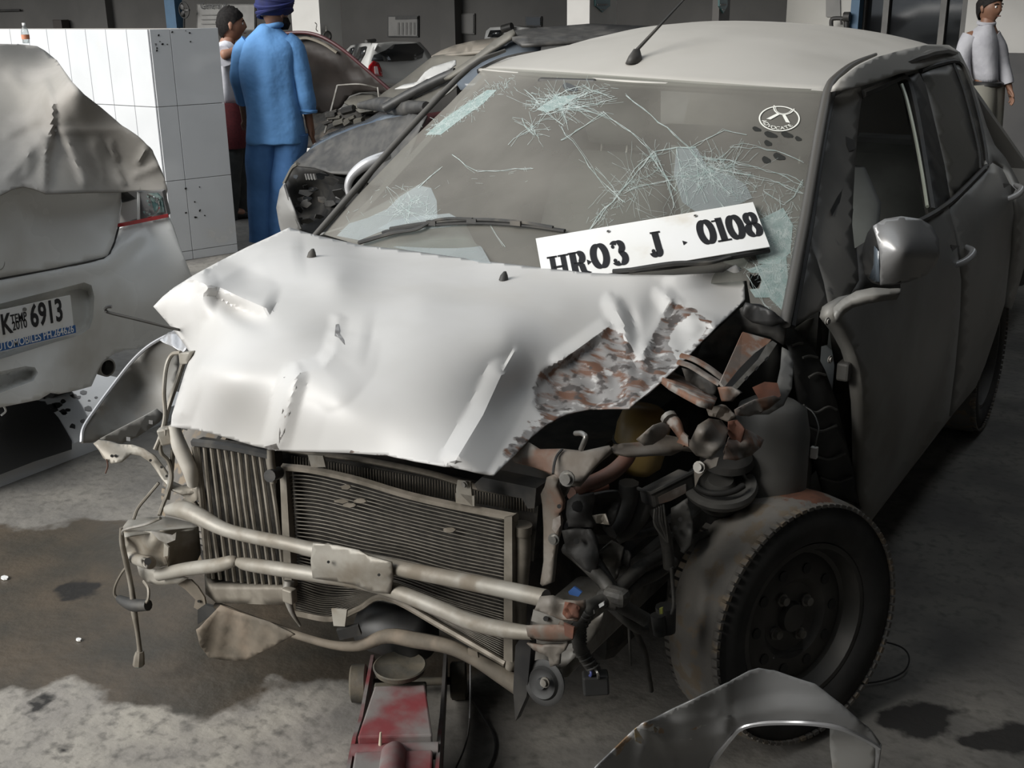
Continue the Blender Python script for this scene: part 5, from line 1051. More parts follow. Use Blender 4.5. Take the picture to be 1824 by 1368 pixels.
for pts, r, m_ in [([Y(322, 628, -.42), Y(306, 632, -.42), Y(296, 655, -.43), Y(292, 700, -.44), Y(294, 740, -.45), Y(286, 775, -.46), Y(276, 800, -.47)], .005, M_frame), ([Y(326, 646, -.40), Y(312, 690, -.41), Y(298, 732, -.43), Y(290, 770, -.44), Y(278, 800, -.45)], .006, M_frame), ([Y(296, 768, -.45), Y(286, 790, -.46), Y(288, 808, -.46), Y(300, 822, -.45), Y(306, 850, -.45), Y(298, 880, -.46), Y(290, 900, -.48), Y(284, 918, -.50)], .005, M_alu),
                   ([Y(283, 860, -.44), Y(262, 885, -.46), Y(246, 905, -.48), Y(238, 925, -.50)], .004, M_alu), ([Y(308, 800, -.44), Y(306, 830, -.44), Y(301, 870, -.45), Y(298, 890, -.46)], .006, M_steel), ([Y(286, 923, -.53), Y(260, 934, -.53), Y(226, 942, -.54), Y(218, 950, -.54), Y(220, 975, -.53)], .004, M_steel)]:
    tube('pipe', pts, r, m_, car, n=7)
box('pipe_block', pk(Y(296, 776, -.46)), (.03, .025, .04), M_frame, car, bev=.004, ax=frame((.84, .54, .2))); tube('pipe_nut', [Y(297, 762, -.46), Y(297, 772, -.46)], .012, M_frame, car, n=6, sm=1)
panel('rubber_grommet', [(318, 630), (338, 628), (334, 648), (320, 650)], YP(-.46), M_frame, car, step=6, solid=.02)
hw_ = tube('hanging_wire', [Y(216, 940, -.54), Y(217, 965, -.54), Y(224, 998, -.53), Y(231, 1030, -.52), Y(236, 1060, -.52), Y(239, 1090, -.52), Y(244, 1120, -.52), Y(248, 1150, -.52), Y(249, 1163, -.52)], [.004, .006, .007, .0065, .007, .008, .006, .006, .007], M_alu, car, n=8)
V, F = loft([(pk(Y(249, 1160, -.52)), (.010, 0, 0), (0, .010, 0)), (pk(Y(248, 1168, -.52)), (.014, 0, 0), (0, .012, 0)), (pk(Y(247, 1184, -.52)), (.016, 0, 0), (0, .014, 0))], 8); obj('wire_connector', V, F, M_alu, hw_, auto=40)
V, F = loft([(pk(Y(247, 1184, -.52)), (.012, 0, 0), (0, .010, 0)), (pk(Y(247, 1186, -.52)), (.012, 0, 0), (0, .010, 0))], 8); obj('teal_seal', V, F, mat('teal_seal', (.04, .20, .17), rough=.5), hw_)
tube('side_lamp_holder', [Y(212, 1066, -.51), Y(222, 1072, -.52), Y(240, 1078, -.525), Y(264, 1078, -.52)], [.009, .013, .016, .014], M_blackd, hw_, n=10)
tube('thin_wire', [Y(228, 1006, -.52), Y(216, 1022, -.52), Y(206, 1042, -.52), Y(204, 1058, -.515), Y(212, 1068, -.51)], .0035, M_alu, hw_, n=6)
tube('thin_wire', [Y(256, 1035, -.50), Y(264, 1048, -.51), Y(264, 1066, -.52), Y(258, 1076, -.525)], .004, M_alu, hw_, n=6)
tube('thin_wire', [Y(190, 818, -.51), Y(192, 830, -.51), Y(188, 843, -.51)], .002, M_hose, car, n=5)
stay = tube('bonnet_stay', [Y(199, 546, -.66), Y(190, 547, -.665), Y(188, 552, -.66), Y(195, 557, -.65), Y(240, 568, -.55), Y(300, 583, -.42), Y(330, 590, -.34)], .0035, M_black, car, n=6)

# ---- wheels of the wrecked car
def wheel(c, ax, R, wd, name, rim_r=.185):
    ax = np.array(ax, float); ax /= np.linalg.norm(ax)
    w = thing(name, c, None, None); w.parent = car; w.location = Vector(c)-Vector((0, 1.2, 0))
    h = wd/2
    V, F = lathe([(h*.62, rim_r), (h*.92, rim_r+.012), (h*1.0, rim_r+.05), (h*.98, R-.045), (h*.90, R-.018), (h*.72, R-.004), (0, R), (-h*.72, R-.004), (-h*.9, R-.018), (-h, R-.05), (-h*.9, rim_r+.01), (-h*.6, rim_r)], c, ax, 64)
    ty = obj('tyre', V, F, M_rubber, w); ty.data.materials.append(M_rubber2); ty.data.polygons.foreach_set('material_index', [1 if i//64 in (0, 1, 2, 3, 7, 8, 9, 10) else 0 for i in range(len(F))])
    V, F = lathe([(h*.66, rim_r+.004), (h*.84, rim_r+.006), (h*.84, rim_r-.006), (h*.62, rim_r-.012), (h*.40, rim_r-.018), (h*.34, rim_r-.028), (h*.42, rim_r-.045), (h*.44, .095), (h*.26, .080), (h*.24, .036), (h*.42, .032), (h*.42, 0)], c, ax, 48)
    rm = obj('rim', V, F, M_rim, w, auto=35)
    A = frame(ax)
    for k in range(4):
        a = k*math.pi/2+.5; p = c+ax*h*.24+.055*(math.cos(a)*A[1]+math.sin(a)*A[2]); bolt(p, ax, .010, .018, M_steel, 'wheel_nut', w)
    for k in range(10):
        a = k*math.pi/5; p = c+ax*h*.435+.118*(math.cos(a)*A[1]+math.sin(a)*A[2]); tube('rim_hole', [p-ax*.004, p+ax*.0025], .0125, M_black, w, n=10, sm=1)
    # tread blocks along the shoulder
    parts = []
    for k in range(84):
        a = k*2*math.pi/84; d = math.cos(a)*A[1]+math.sin(a)*A[2]; t = -math.sin(a)*A[1]+math.cos(a)*A[2]
        for s in (1, -1): parts.append(boxg(c+ax*s*h*.86+d*(R-.0150), .026, .014, .008, ax=[ax, t, d]))
    V, F = merge(parts); obj('tread_blocks', V, F, M_rubber, ty, smooth=False, kind='stuff')
    return w
FWc = np.array([.795, .155, .294]); FWa = np.array([.90, -.42, .09]); FWa /= np.linalg.norm(FWa)
fwheel = wheel(FWc, FWa, .290, .168, 'front_wheel', .180)
wheel(np.array([-.73, .06, .30]), np.array([-1., .1, 0]), .30, .17, 'front_wheel')
wheel(np.array([.735, 2.42, .29]), np.array([1., 0, 0]), .29, .17, 'rear_wheel')
wheel(np.array([-.735, 2.42, .29]), np.array([-1., 0, 0]), .29, .17, 'rear_wheel')
M_rubw = mat('tyre_rubber_smeared', (.16, .15, .135), (.24, .22, .193), rough=.85, scale=7, dust=(.20, .16, .115), dlo=.50, dhi=.62, dscale=26, bump=.0015, bscale=45, attr=('wear', (.20, .085, .05), (.15, .07, .045)))
_ty = [o for o in fwheel.children if o.name.startswith('tyre')][0]; _ty.data.materials[0] = M_rubw
_tp = FWc+np.array([0, 0, .285])
_v = np.array([v.co for v in _ty.data.vertices])+WL[_ty.name]
_a = _ty.data.attributes.new('wear', 'FLOAT', 'POINT'); _a.data.foreach_set('value', (.85*np.exp(-(np.linalg.norm((_v-_tp-np.array([.0, .05, 0]))/np.array([.09, .09, .06]), axis=1))**2)).astype(np.float32))
# thin wire with plug hanging over the tyre, cable loop beyond it
def ontyre(px, py, k): return P(px, py, 'd', k)
d0 = 2.66
tube('red_wire', [(1292, 985, 'd', d0+.02), (1303, 1000, 'd', d0), (1304, 1020, 'd', d0-.01), (1292, 1045, 'd', d0-.02), (1288, 1080, 'd', d0-.05), (1286, 1098, 'd', d0-.06), (1300, 1112, 'd', d0-.06), (1312, 1120, 'd', d0-.06)], .0022, mat('red_wire', (.22, .05, .04)), fwheel, n=5)
box('white_plug', P(1314, 1128, 'd', d0-.06), (.017, .012, .028), M_white, fwheel, bev=.002)

# ================================================================ NUMBER PLATE lying on the bonnet
TL, TR, BR = onws(960, 424, .028), onws(1347, 359, .024), onws(1365, 440, .045)
npl = thing('number_plate', (TL+BR)/2, 'white number plate reading HR-03 J 0108 leaning on the windscreen', 'number plate')
ex = (TR-TL); LP = np.linalg.norm(ex); ex /= LP; dn = BR-TR; HP = np.linalg.norm(dn); ey = -dn/HP; nz = np.cross(ex, ey); nz /= np.linalg.norm(nz); ey = np.cross(nz, ex)
box('plate', (TL+BR)/2-nz*.001, (LP, HP, .002), M_white, npl, ax=[ex, ey, nz])
O = TL+ey*(-HP)+nz*.0012
def glyph(ch, x, h, w, m, parent):
    """heavy slab-serif character drawn with a broad nib: thick uprights, thin crossings"""
    tv, th = .30*h*.62, .055*h; Q = []
    def rect(a, b, c, d): Q.append(([(a, b), (c, b), (c, d), (a, d)], [(0, 1, 2, 3)]))
    def nib(pts, tv=tv, th=th):
        v = []; f = []
        for i, p in enumerate(pts):
            a, b = np.array(pts[max(i-1, 0)]), np.array(pts[min(i+1, len(pts)-1)]); t = (b-a)/(np.linalg.norm(b-a)+1e-9); n = np.array([-t[1], t[0]])
            k = (abs(n[0])*tv+abs(n[1])*th)/2; v += [tuple(np.array(p)+n*k), tuple(np.array(p)-n*k)]
        for i in range(len(pts)-1): f.append((2*i, 2*i+1, 2*i+3, 2*i+2))
        Q.append((v, f))
    def arc(cx, cy, rx, ry, a0, a1, n=28): return [(cx+rx*math.cos(a), cy+ry*math.sin(a)) for a in np.radians(np.linspace(a0, a1, n))]
    sv = tv*1.0
    if ch == 'H':
        sv = tv*.85
        for cx in (.22*w, .78*w): rect(cx-sv/2, 0, cx+sv/2, h); rect(cx-sv*.95, 0, cx+sv*.95, th*1.3); rect(cx-sv*.95, h-th*1.3, cx+sv*.95, h)
        rect(.22*w, h*.47, .78*w, h*.47+th*1.6)
    if ch == 'R':
        cx = .26*w; rect(cx-sv/2, 0, cx+sv/2, h); rect(cx-sv*.95, 0, cx+sv*.9, th*1.3); rect(0.02*w, h-th*1.3, .55*w, h); rect(cx, h*.48, .55*w, h*.48+th*1.2)
        nib(arc(.52*w, h*.74, .24*w, h*.235, 90, -90)); nib([(.50*w, h*.49), (.66*w, h*.40), (.70*w, h*.2), (.76*w, .05*h), (.90*w, .04*h), (.98*w, .10*h)], sv*.9, th)
    if ch == '0': nib(arc(.5*w, h*.5, .33*w, h*.47, 0, 360, 48))
    if ch == '1':
        cx = .5*w; rect(cx-sv/2, 0, cx+sv/2, h); rect(cx-sv*1.05, 0, cx+sv*1.05, th*1.3); rect(cx-sv*1.1, h*.86, cx, h*.86+th*1.2)
    if ch == '8':
        nib(arc(.5*w, h*.745, .25*w, h*.225, 0, 360, 40), tv*.9); nib(arc(.5*w, h*.27, .32*w, h*.25, 0, 360, 40))
    if ch == '3':
        nib(arc(.46*w, h*.745, .27*w, h*.225, 150, -90), tv*.95); nib(arc(.46*w, h*.27, .32*w, h*.25, 90, -150)); Q.append((arc(.20*w, h*.78, .10*w, h*.08, 0, 360, 14), [tuple(range(14))])); Q.append((arc(.17*w, h*.20, .11*w, h*.085, 0, 360, 14), [tuple(range(14))]))
    if ch == 'J':
        rect(.56*w-sv/2, h*.25, .56*w+sv/2, h); rect(.26*w, h-th*1.3, .90*w, h); nib(arc(.36*w, h*.25, .22*w, h*.23, 0, -160)); Q.append((arc(.20*w, h*.22, .12*w, h*.09, 0, 360, 14), [tuple(range(14))]))
    if ch == '-': Q.append(([(0, 0), (w, h*.5), (0, h)], [(0, 1, 2)]))
    V = []; F = []
    for v, f in Q:
        o = len(V); V += [O+ex*(x+a)+ey*b for a, b in v]; F += [tuple(i+o for i in k) for k in f]
    return V, F
def write(seq):
    for ch, u, v, w, h in seq:
        V, F = glyph(ch, u*LP, h*HP, w*LP, None, None); V = [p+ey*v*HP for p in V]
        # orient
        FF = []
        for f in F:
            a, b, c = (np.array(V[i]) for i in f[:3]); FF.append(f if np.cross(b-a, c-a)@nz > 0 else f[::-1])
        obj('character', V, FF, M_ink, npl, smooth=False)
write([('H', .022, .05, .088, .50), ('R', .112, .06, .082, .50), ('-', .192, .24, .020, .12), ('0', .210, .13, .085, .52), ('3', .302, .13, .076, .52), ('J', .475, .18, .072, .53), ('-', .625, .32, .020, .10),
       ('0', .700, .26, .080, .52), ('1', .782, .26, .050, .52), ('0', .832, .26, .076, .52), ('8', .908, .26, .074, .52)])
for u, v in ((.315, .88), (.715, .90)):
    V, F = lathe([(0, .0045), (.0012, .0045), (.0012, .0025), (0, .0025)], O+ex*u*LP+ey*v*HP, nz, 14); obj('plate_hole', V, F, M_zinc, npl); tube('hole', [O+ex*u*LP+ey*v*HP-nz*.0005, O+ex*u*LP+ey*v*HP+nz*.0006], .0026, M_black, npl, n=8, sm=1)

# ================================================================ WING lying on the floor in front of the wheel
FDc = [(1352, 1191, 'z', .42), (1130, 1300, 'z', .30), (1060, 1368, 'z', .25), (1568, 1328, 'z', .26), (1500, 1255, 'z', .36), (1310, 1300, 'z', .27), (1450, 1290, 'z', .31), (1240, 1245, 'z', .38), (1260, 1360, 'z', .14), (1000, 1430, 'z', .18)]
FD = Depth(FDc)
M_fender = mat('silver_paint_wing', (.30, .30, .30), (.26, .26, .255), rough=.38, metal=.3, scale=5, coat=.2, attr=('wear', (.55, .55, .55), (.30, .20, .12)))
fo = thing('detached_wing', pk((1380, 1300, 'z', .2))*[1, 1, 0], 'torn-off silver front wing lying on the floor below the bare wheel', 'car wing')
w_out = [(1020, 1420), (1062, 1366), (1095, 1335), (1130, 1300), (1143, 1290), (1165, 1281), (1200, 1263), (1240, 1245), (1300, 1215), (1335, 1196), (1352, 1191), (1385, 1197), (1420, 1209), (1452, 1219), (1480, 1240), (1500, 1255), (1530, 1282), (1555, 1305), (1569, 1325), (1566, 1334), (1548, 1320), (1520, 1304), (1490, 1294), (1450, 1288), (1400, 1286), (1350, 1288), (1318, 1296), (1300, 1316), (1284, 1338), (1266, 1362), (1250, 1400), (1240, 1430)]
def wingb(q):
    b = ridge(q, [(1140, 1292), (1185, 1318), (1240, 1318), (1310, 1300)], .022, 40, 26)
    b += ridge(q, [(1150, 1285), (1150, 1320), (1135, 1375)], .015, 16, 22)+ridge(q, [(1170, 1310), (1195, 1350), (1200, 1400)], .010, 14, 14)
    b += ridge(q, [(1320, 1275), (1400, 1262), (1480, 1268), (1545, 1295)], .012, 30, 50)
    b += ridge(q, [(1165, 1290), (1225, 1283), (1290, 1270)], .008, 14, 14)+.004*np.sin(q[:, 0]/12)*(q[:, 0] < 1300)
    return b
def wingw(q):
    d, _, _ = dpoly(q, [(1095, 1340), (1140, 1292), (1175, 1300)]); d2, _, _ = dpoly(q, [(1230, 1300), (1300, 1278)]); d3, _, _ = dpoly(q, [(1190, 1320), (1245, 1318)])
    return np.maximum(np.maximum(np.clip(.62-d/30, 0, 1), np.clip(.5-d2/14, 0, 1)), np.clip(.52-d3/14, 0, 1))
panel('wing_panel', w_out, FD, M_fender, fo, step=7, bump=wingb, solid=.003, attr={'wear': wingw}, auto=30, crease=[[(1141, 1294), (1185, 1317), (1240, 1317), (1300, 1300)]])
tube('wing_lip', [lift([p], FD(np.array([p], float))-wingb(np.array([p], float))+.002)[0] for p in ((1268, 1360), (1285, 1336), (1302, 1314), (1320, 1296), (1352, 1288), (1400, 1286), (1450, 1288), (1500, 1297), (1545, 1318), (1566, 1332))], .006, M_silver, fo, n=6)
panel('wing_inner_flap', [(1478, 1296), (1500, 1300), (1530, 1310), (1556, 1326), (1562, 1345), (1558, 1380), (1552, 1440), (1490, 1440), (1484, 1380), (1478, 1330)], Depth([(1478, 1296, 'z', .25), (1560, 1335, 'z', .22), (1490, 1440, 'z', .04), (1552, 1440, 'z', .04)]), M_under, fo, step=12, solid=.003)
panel('wing_end', [(1556, 1326), (1569, 1326), (1566, 1350), (1558, 1400), (1553, 1440), (1548, 1400), (1556, 1360)], Depth([(1556, 1326, 'z', .23), (1569, 1326, 'z', .245), (1553, 1440, 'z', .04)]), M_fender, fo, step=9, solid=.003)
plate('rusty_tear', [(1130, 1300), (1142, 1291), (1160, 1292), (1172, 1300), (1168, 1308), (1150, 1312), (1142, 1325), (1132, 1320)], [lift([p], FD(np.array([p], float))-wingb(np.array([p], float))-.006)[0] for p in ((1130, 1300), (1172, 1300), (1140, 1325))], mat('grey_filler', (.30, .29, .27), (.34, .24, .10), rough=.7, scale=50), fo, solid=.002)
# loop of thin cable on the floor
cb = tube('thin_cable', [(1378, 1172, 'z', .26), (1420, 1158, 'z', .22), (1480, 1144, 'z', .15), (1545, 1140, 'z', .09), (1600, 1150, 'z', .05), (1619, 1170, 'z', .03), (1610, 1196, 'z', .015), (1570, 1213, 'z', .01), (1510, 1220, 'z', .008)], .0022, M_black, None, n=6)
setp(cb, 'thin black cable looping from the bare wheel across the floor', 'cable')
cb2 = tube('jack_hose_cable', [(838, 1168, 'y', -.40), (838, 1230, 'y', -.44), (836, 1290, 'y', -.50), (828, 1330, 'z', .05), (812, 1368, 'z', .01), (790, 1410, 'z', .006)], .0022, M_black, None, n=6); setp(cb2, 'thin cable hanging from the radiator rail right of the red jack', 'cable')
cb3 = tube('floor_cable', [(838, 1240, 'z', .06), (860, 1275, 'z', .02), (880, 1310, 'z', .008), (882, 1340, 'z', .006), (868, 1375, 'z', .006)], .0028, M_black, None, n=6); setp(cb3, 'thicker black cable lying curved on the floor right of the red jack', 'cable')

# ================================================================ RED TROLLEY JACK
ju = np.array([-.56, .83, 0]); ju /= np.linalg.norm(ju); jv = np.array([ju[1], -ju[0], 0]); j0 = P(708, 1300, 'z', .15)*[1, 1, 0]
J = lambda s, t, z: j0+ju*s+jv*t+np.array([0, 0, z])
jk = thing('trolley_jack', j0, 'dusty red trolley jack standing on the floor under the smashed front', 'jack')
for t in (-1, 1):
    prof = [(-.48, .10), (-.48, .16), (-.20, .165), (-.02, .150), (.10, .115), (.38, .10), (.41, .06), (.38, .03), (-.44, .05)]
    V = [J(s, t*.086, z) for s, z in prof]+[J(s, t*.094, z) for s, z in prof]; n = len(prof)
    obj('side_plate', V, [tuple(range(n)), tuple(range(2*n-1, n-1, -1))]+[(i, i+n, (i+1) % n+n, (i+1) % n) for i in range(n)], M_redjack if t else M_redjack, jk, smooth=False)
    V, F = lathe([(-.02, 0), (-.02, .04), (-.016, .046), (.016, .046), (.02, .04), (.02, 0)], J(.34, t*.122, .046), jv, 24); obj('wheel', V, F, M_iron, jk, auto=40)
    V, F = lathe([(-.012, 0), (-.012, .028), (.012, .028), (.012, 0)], J(-.44, t*.11, .028), jv, 18); obj('caster', V, F, M_iron, jk, auto=40)
    V, F = lathe([(0, 0), (0, .016), (.018, .016), (.018, 0)], J(-.155, t*.094, .12), jv*t, 14); obj('pivot_cap', V, F, M_zinc, jk, auto=40)
tube('wheel_axle', [J(.34, -.14, .046), J(.34, .14, .046)], .010, M_iron, jk, n=10, sm=1)
def slab(name, a, b, m, th=.02):
    """sheet between two cross lines: a, b = (s, half width, z)"""
    V = []
    for s, h, z in (a, b): V += [J(s, -h, z), J(s, h, z), J(s, h, z-th), J(s, -h, z-th)]
    return obj(name, V, [(0, 1, 5, 4), (3, 7, 6, 2), (1, 2, 6, 5), (0, 4, 7, 3), (0, 3, 2, 1), (4, 5, 6, 7)], m, jk, smooth=False, bev=.004)
slab('lift_arm', (-.06, .078, .178), (.105, .056, .192), M_redjack, .035)
slab('arm_end_plate', (.10, .058, .190), (.125, .058, .188), M_iron, .04)
sdl = P(712, 1188, 'z', .215); 
V, F = lathe([(-.03, 0), (-.03, .03), (-.012, .036), (-.008, .056), (.004, .060), (.006, .057), (.002, .050), (.0, .02), (.002, 0)], sdl, (0, 0, 1), 36); obj('saddle', V, F, M_iron, jk, auto=40)
tube('arm_pivot', [J(-.075, -.09, .15), J(-.075, .09, .15)], .018, M_redjack, jk, n=14, sm=1)
slab('power_unit_cover', (-.42, .080, .160), (-.095, .080, .168), M_redjack, .06)
V, F = loft([(J(-.07, 0, .155), jv*.018, np.array([0, 0, .018])), (J(-.10, 0, .165), jv*.026, np.array([0, 0, .026])), (J(-.30, 0, .170), jv*.028, np.array([0, 0, .030])), (J(-.42, 0, .165), jv*.024, np.array([0, 0, .024]))], 20); obj('hydraulic_cylinder', V, F, M_redjack, jk, auto=50)
tube('grease_nipple', [J(-.075, -.03, .165), J(-.07, -.028, .195)], [.004, .002], mat('cream_paint', (.55, .50, .38)), jk, n=8, sm=1)
tube('handle_socket', [J(-.43, 0, .16), J(-.50, 0, .26)], .022, M_redjack, jk, n=14, sm=1)

# ================================================================ WHITE CAR under a cover, left
wc = thing('covered_white_car', (-3.6, .15, 0), 'white car seen from behind on the left, boot half hidden by grey cover', 'car')
RDp = Depth([(0, 626, 'x', -2.0), (130, 590, 'x', -2.0), (250, 555, 'x', -2.0), (330, 480, 'y', .86), (345, 505, 'y', .90), (100, 690, 'x', -1.97), (0, 500, 'x', -2.04), (195, 455, 'x', -2.05), (225, 400, 'x', -2.08), (298, 385, 'y', .84), (290, 342, 'y', .82), (217, 345, 'x', -2.10), (0, 345, 'x', -2.08), (-300, 600, 'x', -2.02), (-300, 420, 'x', -2.08), (0, 725, 'x', -2.0), (160, 690, 'x', -2.02), (-300, 800, 'x', -2.04), (-400, 600, 'x', -2.12), (-400, 840, 'x', -2.15), (-390, 420, 'x', -2.18), (260, 618, 'x', -2.05)])
REC = [(-210, 600), (-150, 580), (0, 541), (100, 516), (150, 503), (163, 508), (168, 528), (166, 565), (160, 585), (142, 597), (100, 609), (0, 640), (-150, 680), (-200, 690), (-215, 660)]
SLOT = [(-250, 745), (-200, 720), (0, 662), (45, 652), (62, 654), (68, 664), (60, 678), (0, 700), (-200, 755)]
def bumpb(q):
    b = 0*q[:, 0]
    for poly, dep, w in ((REC, .085, 9), (SLOT, .08, 8)):
        ins = inpoly(q, np.array(poly)); d, _, _ = dpoly(q, poly+[poly[0]]); b -= np.where(ins, dep*np.clip(d/w, 0, 1), 0)
    b += .02*np.clip(1-dpoly(q, [(-200, 545), (0, 508), (190, 468), (240, 420)])[0]/22, 0, 1)
    b += ridge(q, [(60, 612+90), (160, 560), (340, 520)], .01, 40, 60)
    return b
bm_out = [(-400, 590), (0, 499), (100, 480), (185, 461), (197, 452), (206, 425), (211, 408), (225, 401), (299, 386), (307, 403), (320, 440), (335, 475), (346, 503), (344, 545), (330, 590), (300, 612), (260, 620), (222, 624), (200, 632), (180, 650), (170, 672), (163, 688), (135, 696), (105, 702), (90, 700), (70, 712), (0, 726), (-400, 840)]
panel('rear_bumper', bm_out, RDp, M_wpaint, wc, step=8, bump=bumpb, solid=.01, auto=60, crease=[REC+[REC[0]], SLOT+[SLOT[0]], [(np.mean([p[0] for p in REC])+(x-np.mean([p[0] for p in REC]))*.95, 575+(y-575)*.84-(x-0)*.0) for x, y in REC[1:10]]])
bt_out = [(-390, 400), (0, 330), (140, 330), (217, 338), (215, 365), (209, 405), (203, 430), (193, 453), (182, 459), (100, 477), (0, 495), (-390, 585)]
panel('tailgate', bt_out, RDp, M_wpaint, wc, step=16, solid=.01, bump=lambda q: .010+.012*np.clip(1-dpoly(q, [(-300, 500), (0, 442), (205, 405)])[0]/45, 0, 1))
tube('tailgate_seam', [lift([p], RDp(np.array([p], float))-.008)[0] for p in ((0, 497), (100, 479), (182, 461), (195, 452), (204, 430), (212, 402))], .004, M_black, wc, n=6)
tube('boot_lock', [lift([(x, y)], RDp(np.array([(x, y)], float))-.014)[0] for x, y in [(-2+10*math.cos(a), 468+13*math.sin(a)) for a in np.linspace(0, 6.28, 14, endpoint=False)]], .0015, M_steel, wc, n=5, closed=True, sm=2)
# lamp
tlr = lambda p, k: lift([p], RDp(np.array([p], float))-k)[0]
def lampp(name, poly, m_, k, **kw): return plate(name, poly, Depth([tlr(p, k) for p in (poly[0], poly[len(poly)//3], poly[2*len(poly)//3])]), m_, tl_, **kw)
tl_ = thing('tail_lamp', tlr((255, 370), 0), None, None); tl_.parent = wc; tl_.location = Vector(WL[tl_.name])-wc.location
lampp('lamp_housing', [(216, 341), (289, 341), (299, 384), (208, 405)], M_chrome and mat('lamp_grey', (.20, .20, .20), rough=.3), .010, solid=.02)
lampp('reversing_lens', [(217, 362), (245, 354), (245, 389), (213, 397)], mat('milky_lens', (.50, .48, .46), rough=.2, coat=.5), .014)
lampp('lamp_shade_strip', [(217, 342), (246, 342), (246, 352), (217, 360)], M_black, .014)
tube('lamp_divider', [tlr((247, 342), .016), tlr((247, 392), .016)], .006, M_white, tl_, n=6, sm=1)
lampp('indicator_lens', [(250, 345), (280, 344), (288, 352), (293, 378), (250, 388)], M_lamp, .014)
tube('lamp_ring', [tlr((252+31*math.cos(a), 367+22*math.sin(a)), .020) for a in np.linspace(-1.2, 1.2, 9)], .004, M_chrome, tl_, n=6)
for k in range(16):
    x, y = random.uniform(253, 282), random.uniform(347, 383); lampp('facet', [(x, y), (x+5, y-1), (x+4, y+4)], M_chrome if k % 2 else M_lamp, .019, solid=.001)
lampp('red_strip', [(208, 399), (299, 381), (300, 387), (207, 406)], M_red, .015)
# plate with writing
pTR, pBR, pBL0 = pk((121, 527, 'x', -1.975)), pk((137, 593, 'x', -1.975)), pk((0, 627, 'x', -1.975))
pe = pBR-pBL0; pe /= np.linalg.norm(pe); pu = pTR-pBR; HH = np.linalg.norm(pu); pu /= HH; pn = np.cross(pe, pu); pn /= np.linalg.norm(pn); pu = np.cross(pn, pe)
LW = .50; BL = pBR-pe*LW
p2 = thing('temporary_plate', (BL+pTR)/2, None, None); p2.parent = wc; p2.location = Vector((BL+pTR)/2)-wc.location
box('plate', (BL+pTR)/2-pn*.002, (LW, HH, .004), M_white, p2, ax=[pe, pu, pn])
box('blue_strip', BL+pe*LW/2+pu*HH*.115+pn*.0006, (LW*.985, HH*.20, .001), M_blue, p2, ax=[pe, pu, pn])
PP = lambda px, py: (lambda q: ((q-BL)@pe, (q-BL)@pu))(pk((px, py, 'x', -1.97)))
def ptxt(s, px, py, size, m, sx, bold=.0006):
    a, b = PP(px, py); text('lettering', s, BL+pe*a+pu*b+pn*.0012, pe, pu, size, m, p2, 'LEFT', sx, bold=bold)
ptxt('K', 5, 596, .098, M_ink, .62, .0025); ptxt('6913', 57, 583, .112, M_ink, .60, .0030)
ptxt('TEMP', 21, 577, .044, M_ink, .60); ptxt('2010', 24, 589, .044, M_ink, .66)
a0_, b0_ = PP(0, 621); text('lettering', 'AUTOMOBILES PH.264626', pBR-pe*.012+pu*HH*.045+pn*.0014, pe, pu, .040, M_white, p2, 'RIGHT', .72, bold=.0004)
tube('plate_screw', [pk((44, 551, 'x', -1.974)), pk((44, 551, 'x', -1.969))], .007, M_zinc, p2, n=10, sm=1)
V, F = lathe([(0, .03), (0, .036), (-.18, .036), (-.18, .03)], pk((192, 655, 'x', -2.03)), (1, 0, -.05), 20); obj('exhaust_pipe', V, F, M_steel, wc)
V, F = lathe([(-.05, 0), (-.05, .03)], pk((192, 655, 'x', -2.03)), (1, 0, -.05), 20); obj('exhaust_bore', V, F, M_black, wc)
tube('tow_eye', [pk((x, y, 'x', -2.02)) for x, y in ((-6, 728), (4, 722), (10, 732), (2, 740))], .004, M_white, wc, n=6)
# rest of the body
V, F = loft([((-2.12, .13, .62), (0, .70, 0), (0, 0, .33)), ((-2.5, .13, .63), (0, .74, 0), (0, 0, .36)), ((-4.6, .13, .60), (0, .76, 0), (0, 0, .34)), ((-5.7, .13, .55), (0, .72, 0), (0, 0, .28)), ((-5.95, .13, .52), (0, .6, 0), (0, 0, .2))], 28); obj('body_shell', V, F, M_wpaint, wc)
V, F = loft([((-2.70, .13, .95), (0, .62, 0), (0, 0, .38)), ((-2.95, .13, .98), (0, .60, 0), (0, 0, .475)), ((-4.0, .13, .98), (0, .60, 0), (0, 0, .48)), ((-4.8, .13, .95), (0, .55, 0), (0, 0, .2))], 28); obj('cabin', V, F, M_wpaint, wc)
for x, y in ((-2.75, -.5), (-2.75, .72), (-5.1, -.5), (-5.1, .72)):
    V, F = lathe([(-.08, 0), (-.08, .24), (-.05, .30), (.05, .30), (.08, .24), (.08, 0)], (x, y, .30), (0, 1, 0), 28); obj('tyre', V, F, M_rubber2, wc, auto=40)
